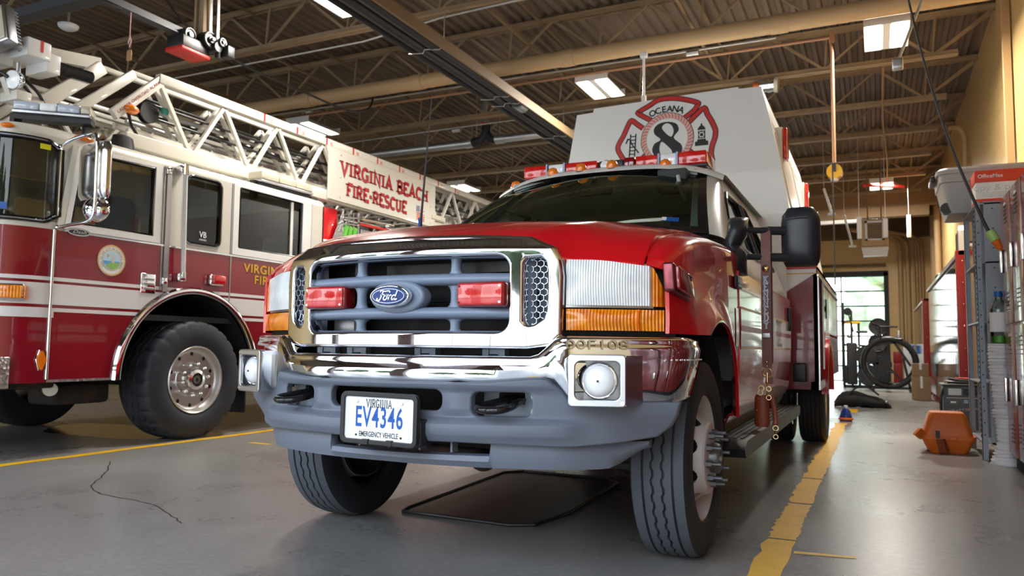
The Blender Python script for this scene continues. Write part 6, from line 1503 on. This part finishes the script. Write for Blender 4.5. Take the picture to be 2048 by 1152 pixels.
for k, P in enumerate(([(-6.2, 3.70, 3.0), (-6.15, 3.78, 2.90), (-6.2, 3.90, 2.84), (-6.25, 4.0, 2.84)], [(-6.2, 3.76, 3.0), (-6.12, 3.86, 2.88), (-6.2, 3.98, 2.82)], [(-6.45, 3.5, 2.95), (-6.3, 3.52, 2.98), (-6.2, 3.6, 2.97), (-6.14, 3.64, 2.93)], [(-6.6, 3.5, 2.8), (-6.5, 3.45, 2.88), (-6.4, 3.5, 2.84), (-6.3, 3.6, 2.88)])):
    hh.tube(smooth(P, 6), .013, 8)
lk('tip_hose', hh, 'black', tip)
lk('tip_valve', MB().sphere((-6.5, 3.48, 2.92), .05, 12, 8).cyl((-6.6, 3.44, 2.86), (-6.4, 3.46, 2.86), .03, 12).box(-6.6, -6.45, 3.42, 3.5, 2.72, 2.82, .01), 'dullsteel', tip); lk('valve_handle', MB().cyl((-6.62, 3.44, 2.97), (-6.45, 3.46, 2.97), .016, 10), 'inkred', tip)
al = lk('alarm_lamp', MB().sphere((-5.93, 4.585, 2.915), (.055, .075, .042), 18, 10), 'orange', None); lk('lamp_stem', MB().tube([(-5.95, 4.57, 2.89), (-5.96, 4.62, 2.78), (-5.95, 4.70, 2.68)], .014, 8), 'black', al)
lk('cable_drum', MB().lathe([(0, .03), (.10, .03), (.10, .015), (.05, .012), (.05, -.012), (.10, -.015), (.10, -.03), (0, -.03)], (-6.06, 4.86, 2.98), (1, 0, 0), 26), 'black'); lk('green_clip', MB().box(-6.0, -5.97, 4.95, 5.02, 2.99, 3.05, .008), mat('teal_plastic', (.03, .30, .24), .4))
# ------------------------------------------------ body behind the cab
bd = lk('rear_body', MB().box(-8.1, -5.66, 7.05, 16.5, .62, 1.70, .02), 'maroon')
lk('upper_body', MB().box(-8.05, -5.75, 7.05, 16.5, 1.70, 2.08, .02), 'cream', bd); lk('pump_band', MB().box(-5.665, -5.655, 7.05, 16.5, 1.133, 1.292), 'white', bd)
lk('pump_panel', MB().box(-5.70, -5.645, 7.1, 8.4, .9, 1.65, .01), 'diamond', bd)
lk('red_end_panel', MB().box(-7.7, -5.98, 7.20, 7.56, 2.08, 2.52, .008), 'red', bd)
rk = lk('equipment_rack', MB().box(-5.99, -5.955, 7.62, 7.66, 2.08, 2.54).box(-5.99, -5.955, 7.94, 7.98, 2.08, 2.54).box(-5.99, -5.955, 7.62, 7.98, 2.08, 2.10).box(-5.99, -5.955, 7.62, 7.98, 2.40, 2.42).add([(-5.95, 7.42, 2.10), (-5.95, 7.62, 2.10), (-5.95, 7.62, 2.50)], [(0, 1, 2)]), 'diamond')
for i in range(3): lk('wheel_chock', MB().bar((-5.97, 7.68 + i * .09, 2.20), (-5.97, 7.72 + i * .09, 2.34), .05, .06), 'green', rk)
lk('rack_bars', MB().bar((-5.955, 7.66, 2.44), (-5.955, 7.94, 2.47), .012).bar((-5.955, 7.66, 2.36), (-5.955, 7.94, 2.38), .012).bar((-5.955, 7.75, 2.3), (-5.955, 7.75, 2.52), .012).bar((-5.955, 7.85, 2.3), (-5.955, 7.85, 2.52), .012), 'dullsteel', rk)
lk('suction_tube', MB().cyl((-5.97, 8.02, 2.48), (-5.97, 8.75, 2.50), .022, 12).cyl((-6.02, 8.05, 2.44), (-6.02, 8.75, 2.45), .022, 12).sphere((-5.97, 8.08, 2.50), .03, 10, 8).sphere((-5.97, 8.60, 2.46), .035, 10, 8), 'alu')
lk('red_pole', MB().cyl((-5.98, 8.0, 2.40), (-5.98, 8.75, 2.42), .018, 10), 'inkred'); lk('tool_mount', MB().box(-6.02, -5.96, 8.0, 8.2, 2.30, 2.39, .02), 'black')
lk('chequer_deck', MB().box(-7.6, -5.95, 8.0, 11.5, 2.08, 2.34), 'diamond')
fx = lk('rail_flood', MB().box(-5.98, -5.90, 9.62, 10.05, 2.72, 2.81, .01), 'cream'); lk('flood_glass', MB().box(-5.90, -5.888, 9.64, 10.03, 2.735, 2.795), fog, fx)
for y in (12.6, 14.0):
    for s, x in ((1, -5.70), (-1, -8.0)):
        lk('rear_wheel', MB().lathe([(.0, .0), (.29, .0), (.3, .02), (.47, .02), (.53, -.03), (.53, -.32), (.45, -.36), (0, -.36)], (x, y, .53), (s, 0, 0), 36), 'darkrubber')
# ================================================================ right hand wall: lockers, cabinet, cases, gym gear
def louvres(y0, x, z0, n, d, L=.10, dz=.035):
    m = MB()
    for i in range(n): m.bar((x, y0, z0 + i * dz), (x, y0 + L, z0 + i * dz + .012), .006, .010)
    return m
lockA = None
def locker(y0, y1, label):
    t = thing('locker', label, 'locker', (1.10, (y0 + y1) / 2, 0), 'maroon lockers')
    x0, x1 = .875, 1.34
    build('body', MB().box(x0 + .012, x1, y0 + .002, y1 - .002, .10, 2.02, .004), 'locker', t); build('plinth', MB().box(x0 + .04, x1, y0 + .002, y1 - .002, 0, .10), 'blackmatte', t)
    for z0, z1 in ((.11, 1.045), (1.065, 2.01)):
        d = build('door', MB().box(x0 - .004, x0 + .014, y0 + .012, y1 - .012, z0, z1, .004), 'locker', t)
        yc = (y0 + y1) / 2
        for zz in (z0 + .10, z1 - .20):
            lv = MB()
            for i in range(5): lv.bar((x0 - .006, yc - .06, zz + i * .03), (x0 - .006, yc + .06, zz + i * .03), .008, .006)
            build('louvre', lv, 'ink', d)
        build('handle', MB().box(x0 - .028, x0 - .004, y1 - .075, y1 - .045, (z0 + z1) / 2 - .09, (z0 + z1) / 2 + .09, .006), 'alu', d)
        build('number_plate', MB().box(x0 - .008, x0 - .003, yc - .03, yc + .03, z1 - .08, z1 - .055), 'platewhite', d)
    return t
locker(6.40, 6.86, 'maroon steel locker beside the grey cabinet, farthest of the row')
locker(5.93, 6.39, 'maroon steel locker second from the grey cabinet, cut by the right edge of the picture')
locker(5.46, 5.92, 'maroon steel locker nearest the camera, only its upper corner in view at the right edge')
for i in range(9): locker(1.32 + i * .46, 1.77 + i * .46, 'maroon steel locker out of view past the right edge, mirrored in the chrome bumper')
# grey steel cabinet / shelf standing past the lockers
t = thing('steel_cabinet', 'tall grey steel shelf cabinet between the orange case and the maroon lockers', 'cabinet', (1.04, 7.5, 0))
build('side_panel', MB().box(.80, 1.34, 7.20, 7.215, .12, 2.07), 'cabinetgrey', t); build('far_side_panel', MB().box(.80, 1.34, 8.05, 8.065, .12, 2.07), 'cabinetgrey', t); build('back_panel', MB().box(1.33, 1.345, 7.2, 8.06, .12, 2.07), 'cabinetgrey', t)
for x, y in ((.735, 7.19), (.735, 8.04), (1.31, 7.19), (1.31, 8.04)): build('corner_post', MB().box(x, x + .04, y, y + .004, 0, 2.07).box(x, x + .004, y, y + .04, 0, 2.07), 'cabinetgrey', t)
for z in (.14, .62, 1.10, 1.58, 2.06): build('shelf', MB().box(.74, 1.34, 7.2, 8.06, z - .012, z), 'cabinetgrey', t)
hl = MB()
for i in range(20): hl.cyl((.755, 7.186, .2 + i * .095), (.755, 7.192, .2 + i * .095), .006, 8)
for i in range(12): hl.cyl((.86, 7.196, .25 + i * .16), (.86, 7.201, .25 + i * .16), .006, 8)
build('bolt_hole', hl, 'ink', t)
pr_ = MB()
for i in range(44): pr_.box(.730, .736, 7.21, 7.235, .18 + i * .042, .20 + i * .042)
build('post_slot', pr_, 'ink', t); build('panel_seam', MB().box(.90, 1.0, 7.194, 7.20, 1.60, 1.606), 'ink', t)
# grey tote and the paper carton on top of the cabinet
tt = thing('storage_tote', 'big grey plastic tote with a lid on top of the grey cabinet', 'tote', (.95, 7.9, 2.07))
tm = MB(); secs = []
for z, k in ((2.072, .84), (2.09, .86), (2.34, .97), (2.345, 1.0), (2.42, 1.01)): secs.append([(.95 + a * k, 8.02 + b * k, z) for a, b in rrect(-.42, .42, -.34, .34, .07)])
build('tub', tm.loft(secs), 'totegrey', tt); build('lid', MB().loft([[(.95 + a * k, 8.02 + b * k, z) for a, b in rrect(-.42, .42, -.34, .34, .08)] for z, k in ((2.415, 1.06), (2.45, 1.06), (2.47, 1.0))]), 'totegrey', tt); build('lid_handle', MB().box(.47, .51, 7.85, 8.2, 2.39, 2.44, .01), 'black', tt); build('wheel', MB().cyl((.58, 7.74, 2.12), (.58, 7.82, 2.12), .05, 16), 'black', tt)
cb = thing('paper_carton', 'red and white paper carton on the grey cabinet in front of the tote', 'box', (.94, 7.45, 2.07))
build('carton_body', MB().box(.755, 1.13, 7.25, 7.58, 2.072, 2.31, .003), 'paper', cb); build('carton_lid', MB().box(.75, 1.135, 7.245, 7.585, 2.235, 2.335, .004), 'boxred', cb); build('carton_base_band', MB().box(.753, 1.132, 7.247, 7.582, 2.072, 2.10), 'boxred', cb)
build('carton_brand', text('OfficeMax', plane((.86, 7.2445, 2.285), *XZ), .030, bold=.012), 'paper', cb); build('carton_text', text('copy & print', plane((.91, 7.2495, 2.19), *XZ), .050, sx=1.15), 'dullsteel', cb)
ln = MB()
for i in range(3): ln.box(.80, 1.05 - i * .03, 7.2485, 7.2495, 2.145 - i * .014, 2.149 - i * .014)
build('carton_small_print', ln, 'dullsteel', cb)
# white wrinkled stack with a bottle on it
wk_ = MB(); secs = []
for i in range(110):
    v = i / 109; z = .0 + .92 * v; r = .072 + .035 * max(0, 1 - v * 6) ** 1.3 + .006 * math.sin(i * 2.1) + random.uniform(-.004, .004) + .016 * math.exp(-((v - .42) / .03) ** 2) - .01 * math.exp(-((v - .2) / .08) ** 2)
    cx = .845 + .012 * math.sin(v * 5) + .012 * (1 - v); secs.append([(cx + (r + .003 * math.sin(3 * a + i)) * math.cos(a), 6.98 + (r + .003 * math.cos(4 * a + i)) * math.sin(a), z) for a in [2 * PI * k / 26 for k in range(26)]])
stk = build('white_stack', MB().loft(secs), 'cloth', None, (.845, 6.98, 0), 60)
stk.location.x += .01; stk.location.y += .02; tag(stk, 'tall wrinkled white stack on the floor before the maroon lockers', 'stack')
bt = thing('bottle', 'clear plastic bottle with a blue cap on top of the white stack', 'bottle', (.855, 7.0, .92))
build('bottle_body', MB().lathe([(0, 0), (.055, .0), (.062, .01), (.062, .26), (.05, .31), (.022, .345), (.022, .37)], (.855, 7.0, .921), (0, 0, 1), 24), 'clearglass', bt); build('bottle_contents', MB().lathe([(0, .004), (.056, .006), (.056, .06), (0, .06)], (.855, 7.0, .921), (0, 0, 1), 24), 'green', bt); build('bottle_label', MB().lathe([(.0635, .09), (.0635, .24)], (.855, 7.0, .921), (0, 0, 1), 24), 'paper', bt); build('bottle_cap', MB().cyl((.855, 7.0, 1.285), (.855, 7.0, 1.325), .03, 18), 'blue', bt)
# orange chain saw case
oc = thing('saw_case', 'orange plastic carrying case with a sloped lid on the floor', 'case', (.55, 7.6, 0))
mk_ = lambda Z: [[(.545 + a * k, 7.66 + b * k2, z) for a, b in rrect(-.19, .19, -.17, .17, .05)] for z, k, k2 in Z]
build('lower_shell', MB().loft(mk_(((0.0, .72, .8), (.02, .80, .85), (.13, 1.0, 1.0), (.16, 1.02, 1.02)))), 'orangeplastic', oc)
build('rim', MB().loft(mk_(((.155, 1.09, 1.08), (.195, 1.09, 1.08)))), 'orangeplastic', oc)
build('lid', MB().loft(mk_(((.19, 1.0, 1.0), (.21, .98, .98), (.42, .74, .86), (.45, .66, .78), (.455, .5, .6)))), 'orangeplastic', oc)
build('latch_recess', MB().box(.45, .48, 7.46, 7.50, .17, .25), 'ink', oc); build('handle_bar', MB().bar((.485, 7.46, .16), (.51, 7.44, -.0 + .01), .03, .065), 'leatherred', oc); build('latch', MB().box(.55, .61, 7.46, 7.49, .15, .19, .006), 'orangeplastic', oc)
build('paper_label', MB().add([(.545, 7.5155, .29), (.625, 7.5155, .29), (.625, 7.520, .335), (.545, 7.520, .335)], [(0, 1, 2, 3)]).moved(lambda p: Vector((p.x, p.y - .012, p.z))), 'paper', oc)
build('rim_tab', MB().bar((.36, 7.5, .18), (.31, 7.46, .24), .03, .09), 'orangeplastic', oc)
for o in oc.children: o.scale.z = .75
oc.location.x -= .025
# battery charger
ch = thing('battery_charger', 'dark wheeled battery charger cabinet behind the orange case', 'charger', (.83, 9.6, 0))
build('case', MB().box(.62, 1.02, 9.35, 9.75, .06, .66, .01), 'charger', ch); build('top_tray', MB().box(.60, 1.04, 9.33, 9.77, .65, .68, .01), 'black', ch)
build('meter', MB().box(.66, .78, 9.34, 9.352, .53, .62), 'dullsteel', ch); build('control_panel', MB().box(.80, .98, 9.34, 9.352, .53, .62).cyl((.89, 9.33, .575), (.89, 9.35, .575), .015, 12), 'interiordark', ch); build('panel_line', MB().box(.64, 1.0, 9.346, 9.352, .49, .495), 'platewhite', ch)
build('sticker', MB().box(.80, .84, 9.346, 9.351, .42, .47), 'paleblue', ch); build('rating_label', MB().box(.68, .73, 9.346, 9.351, .42, .445), 'paper', ch); build('brand_text', text('CRAFTSMAN', plane((.80, 9.347, .33), (1, 0, .16), (0, 0, 1)), .032, bold=.01, sx=1.1), 'dullsteel', ch); build('red_print', MB().box(.84, 1.0, 9.346, 9.351, .355, .362), 'inkred', ch)
build('cable_coil', MB().torus((.82, 9.62, .70), (0, 0, 1), .16, .018, 26, 8).torus((.84, 9.64, .725), (.1, 0, 1), .14, .018, 26, 8).tube(smooth([(.66, 9.5, .70), (.60, 9.4, .5), (.60, 9.42, .2), (.64, 9.4, .03)], 6), .014, 8), 'black', ch); build('red_lead', MB().torus((.88, 9.66, .74), (.05, .1, 1), .12, .014, 24, 8), 'inkred', ch); build('castor', MB().cyl((.62, 9.5, .05), (.66, 9.5, .05), .05, 16).cyl((.98, 9.5, .05), (1.02, 9.5, .05), .05, 16).cyl((.62, 9.8, .05), (.66, 9.8, .05), .05, 16).cyl((.98, 9.8, .05), (1.02, 9.8, .05), .05, 16), 'black', ch)
for o in ch.children: o.scale.z = .76
# gear lockers with polished doors and red end posts
def gear(y0, y1, z, label):
    t = thing('gear_locker', label, 'gear locker', (1.1, (y0 + y1) / 2, 0), 'gear lockers along the wall')
    build('end_post', MB().box(.835, .965, y0, y0 + .08, 0, z, .004), 'gearred', t); build('end_panel', MB().box(.97, 1.24, y0 + .01, y0 + .05, .06, z - .03), 'cardboard', t)
    n = round((y1 - y0) / .62)
    for i in range(n):
        a = y0 + .08 + (y1 - y0 - .1) * i / n; b = y0 + .08 + (y1 - y0 - .1) * (i + 1) / n
        build('door', MB().box(.885, .895, a + .006, b - .006, .12, z - .06), 'mirrorsteel', t); build('divider', MB().box(.887, .91, b - .006, b + .006, .06, z - .02), 'gearred', t)
    build('top', MB().box(.865, 1.26, y0, y1, z - .05, z), 'gearred', t); build('top_edge', MB().box(.855, .87, y0 + .08, y1, z - .045, z - .01), 'cream', t); build('base', MB().box(.90, 1.24, y0, y1, 0, .12), 'gearred', t); build('back', MB().box(1.22, 1.24, y0, y1, .1, z), 'gearred', t)
    sc = MB()
    for i in range(8): sc.sphere((.90, y0 - .002, .15 + i * .25), .008, 8, 6)
    build('post_screw', sc, 'alu', t)
    return t
gear(10.15, 16.4, 2.02, 'long gear locker with polished doors, its red post past the grey cabinet')
gear(17.6, 22.4, 1.93, 'farther gear locker with a red end post near the back wall')
tag(build('yellow_panel', MB().box(1.37, 1.41, 9.0, 9.9, 1.2, 2.7, .004), mat('olive_yellow', (.42, .36, .06), .5), None, (1.39, 9.4, 1.2)), 'olive yellow panel on the wall above the battery charger', 'panel')
tv = thing('wall_screen', 'small dark screen tilted out from the wall above the gear lockers', 'screen', (1.2, 13.0, 2.3))
build('housing', MB().box(1.10, 1.16, 12.6, 13.3, 2.20, 2.62, .01), 'black', tv); build('bracket', MB().bar((1.16, 13, 2.4), (1.42, 13, 2.5), .06), 'black', tv)
wl = thing('wall_lamp', 'lit white lamp on a tan box on the wall above the gear lockers', 'lamp', (1.15, 12.2, 2.1))
build('lamp_box', MB().box(1.02, 1.14, 11.9, 12.05, 2.05, 2.5, .01), 'cream', wl); build('bulb', MB().box(1.03, 1.12, 11.92, 12.03, 2.5, 2.56, .01), 'tube', wl); build('wall_arm', MB().bar((1.12, 11.97, 2.3), (1.42, 11.97, 2.3), .04), 'cream', wl)
for (x, y, w, h, z, lb) in ((.69, 15.7, .30, .42, 0, 'lower brown carton on the floor by the gear lockers'), (.68, 15.7, .26, .22, .424, 'upper brown carton stacked on the lower one by the gear lockers')):
    o = tag(build('carton', MB().box(x - w / 2, x + w / 2, y - .15, y + .15, z, z + h, .004), 'cardboard', None, (x, y, z)), lb, 'box'); build('tape', MB().box(x - .02, x + .02, y - .153, y + .153, z + h * .5, z + h + .002), 'paper', o)
hr = tag(build('helmet', MB().sphere((1.05, 15.2, 2.13), (.12, .15, .10), 16, 10), 'black', None, (1.05, 15.2, 2.02)), 'black helmet on top of the gear locker', 'helmet'); build('brim', MB().lathe([(.12, 0), (.17, -.02), (.17, -.01), (.12, .02)], (1.05, 15.2, 2.07), (0, 0, 1), 20), 'black', hr)
# black duffel bag on the floor
bg = MB(); secs = []
for i in range(15):
    v = i / 14; x = -.62 + .78 * v; e = (1 - abs(2 * v - 1) ** 3.2) ** .55; e = max(e, .25); w = .17 * e; h = .27 * e * (.85 + .15 * math.sin(5 * v + .6)) - .03 * v
    secs.append([(x + .01 * math.sin(a * 3 + i), 13.0 + .02 * math.sin(i) + w * math.cos(a), max(.0, h * .5 + h * .5 * math.sin(a) + .012 * math.sin(4 * a + i * 1.3))) for a in [2 * PI * k / 20 for k in range(20)]])
bag = tag(build('duffel_bag', MB().loft(secs), 'bag', None, (-.23, 13, 0), 60), 'black duffel bag lying on the floor in the aisle', 'bag')
build('bag_handle', MB().tube(smooth([(-.40, 12.84, .20), (-.30, 12.80, .30), (-.15, 12.80, .31), (.0, 12.84, .20)], 6), .014, 8), 'bag', bag); build('zip_pull', MB().sphere((.10, 12.86, .10), .02, 8, 6), 'galv', bag)
cs = thing('small_item', 'small blue and orange item lying on the floor behind the rear tire', 'item', (-.37, 10.3, 0))  # unidentified blue and orange item, shape only rough
build('blue_body', MB().loft([[(-.37 + .07 * math.cos(a) * k, 10.3 + .07 * math.sin(a) * k, z) for a in [2 * PI * i / 18 for i in range(18)]] for z, k in ((0, 1), (.05, 1.05), (.12, .8), (.16, .4))]), 'fordblue', cs); build('orange_band', MB().torus((-.37, 10.3, .03), (0, 0, 1), .072, .015, 20, 6), 'orangeplastic', cs); build('pale_top', MB().cyl((-.37, 10.3, .15), (-.37, 10.3, .19), .025, 12), 'paper', cs)
# exercise bike with its big fan wheel
bk = thing('exercise_bike', 'black exercise bike with a big open fan wheel before the far door', 'exercise bike', (.25, 18.3, 0))
R = .50
build('fan_wheel', MB().torus((.22, 18.3, .62), (0, 1, 0), R, .065, 44, 10), 'black', bk)
build('axle_hub', MB().cyl((.14, 18.2, .58), (.14, 18.4, .58), .13, 20).bar((.14, 18.3, .58), (-.25, 18.3, .66), .06).bar((.14, 18.3, .58), (.50, 18.3, .20), .04), 'black', bk)
build('frame', MB().bar((-.12, 18.3, .08), (.62, 18.3, .08), .05).bar((-.10, 18.0, .05), (-.10, 18.6, .05), .05).bar((.60, 18.0, .05), (.60, 18.6, .05), .05).bar((.60, 18.3, .08), (.48, 18.3, .72), .05).bar((-.05, 18.3, .08), (-.02, 18.3, .62), .06).bar((.30, 18.3, 1.08), (.62, 18.3, .55), .05).bar((-.05, 18.3, 1.0), (.38, 18.3, 1.05), .05), 'black', bk)
build('saddle', MB().loft([[(x + 0, 18.3 + w * math.cos(a), 1.12 + .03 * math.sin(a)) for a in [2 * PI * i / 14 for i in range(14)]] for x, w in ((.22, .04), (.32, .06), (.42, .11), (.48, .10))]), 'black', bk); build('handlebar', MB().tube(smooth([(-.10, 18.05, 1.45), (.02, 18.05, 1.40), (.06, 18.2, 1.30), (.06, 18.4, 1.30), (.02, 18.55, 1.40), (-.10, 18.55, 1.45)], 5), .018, 8).bar((-.04, 18.3, 1.0), (.06, 18.3, 1.32), .04), 'black', bk)
build('pedal', MB().box(.16, .30, 18.02, 18.14, .40, .43).box(.10, .24, 18.46, 18.58, .72, .75).bar((.22, 18.14, .58), (.22, 18.14, .42), .025).bar((.22, 18.46, .58), (.17, 18.46, .73), .025), 'black', bk)
# weight machine and stack of discs behind it
wm = thing('weight_machine', 'dark weight machine with round plates standing left of the exercise bike', 'weight machine', (-.35, 20.0, 0))
build('frame', MB().box(-.75, -.70, 19.9, 19.95, 0, 2.0).box(-.42, -.37, 19.9, 19.95, 0, 1.55).box(-.75, .25, 19.9, 19.95, 0, .06).box(-.75, -.37, 19.9, 19.95, 1.50, 1.55).bar((-.7, 19.92, 1.0), (.2, 19.92, .95), .05).bar((.2, 19.92, 0), (.12, 19.92, 1.55), .06).bar((-.55, 19.92, 0), (-.55, 19.92, 1.8), .05), 'black', wm)
for x, y, z, r in ((.02, 19.78, 1.42, .20), (.0, 19.78, 1.05, .20), (.05, 19.78, .68, .22), (-.62, 19.78, 1.78, .09)):
    build('weight_plate', MB().lathe([(0, .03), (r * .25, .035), (r * .3, .02), (r * .85, .02), (r, .035), (r, -.035), (0, -.035)], (x, y, z), (0, -1, 0), 28), 'black', wm)
build('bar_sleeve', MB().cyl((.02, 19.7, 1.42), (.42, 19.75, 1.42), .022, 10).cyl((-.2, 19.7, 1.30), (-.45, 19.7, 1.30), .03, 10).cyl((-.62, 19.7, 1.78), (-.50, 19.7, 1.30), .015, 8), 'black', wm)
build('plate_stack', MB().box(-.66, -.44, 19.6, 19.85, .08, 1.05, .03).cyl((-.25, 19.6, .75), (-.25, 19.85, .75), .22, 24).cyl((-.2, 19.6, .30), (-.2, 19.85, .30), .24, 24).box(-.1, .2, 19.7, 19.9, .1, .6, .03), 'black', wm)
build('yellow_pad', MB().box(-.70, -.36, 19.86, 19.95, 1.50, 1.55, .01), 'yellow', wm); build('seat_pad', MB().box(-.42, -.20, 19.75, 19.95, .45, .72, .03).box(-.72, -.45, 19.8, 19.95, .1, .5, .02), 'black', wm); build('gauge', MB().sphere((-.42, 19.75, .95), .05, 10, 8).sphere((-.6, 19.75, 1.2), .05, 10, 8), 'dullsteel', wm)
for x, w, lb in ((.74, .10, 'white and blue box on a stand in the far corner'),):
    o = tag(build('supply_box', MB().box(x - .13, x + .13, 22.7, 22.95, .55, 1.05, .01), 'fixture', None, (x, 22.8, .5)), lb, 'box'); build('blue_label', MB().box(x - .0, x + .12, 22.69, 22.70, .80, 1.02), 'blue', o); build('stand', MB().box(x - .12, x + .12, 22.7, 22.95, 0, .55), 'fixture', o)
tag(build('red_toolbox', MB().box(.36, .58, 22.7, 22.9, .55, .85, .02).box(.36, .58, 22.7, 22.9, 0, .55, .02), 'gearred', None, (.46, 22.8, 0)), 'small red box before the yellow back wall', 'box')
# ================================================================ outside: trees seen through the far door, and unseen ones added across the road for the chrome
def tree(x, y, h, r, lab, grp, lf='leaf'):
    t = thing('tree', lab, 'tree', (x, y, -.05), grp); m = MB(); rnd = random.Random(int(x * 10 + y))
    for i in range(60):
        a = rnd.uniform(0, 2 * PI); e = rnd.uniform(-.7, 1); q = r * (.55 + .4 * rnd.random()); c = (x + q * math.cos(a) * math.sqrt(1 - e * e), y + q * math.sin(a) * math.sqrt(1 - e * e), h * .62 + h * .36 * e)
        m.sphere(c, (r * .34, r * .34, h * .12), 7, 5)
    build('crown', m, lf, t, ang=180); build('trunk', MB().tube([(x, y, -.05), (x + .1, y, h * .5)], [r * .09, r * .05], 8), 'trunk', t)
for i in range(5): tree(-18 + i * 6.2, 46 + (i % 2) * 6, 6.5 + (i * 37 % 5) * .4, 2.2, 'green tree outside beyond the far glass door', 'trees beyond the far door')

for x, y, h in ((-40, -22, 9), (-33, -24, 8), (-26, -21, 9), (-19.5, -24, 8), (-5.5, -25, 7), (1, -22, 8), (7.5, -25, 9), (14, -22, 9), (21, -24, 9), (28, -22, 8)): tree(x, y, h, 2.6, 'dark tree added out of view across the road for the chrome to reflect', 'added trees across the road', 'darkleaf')
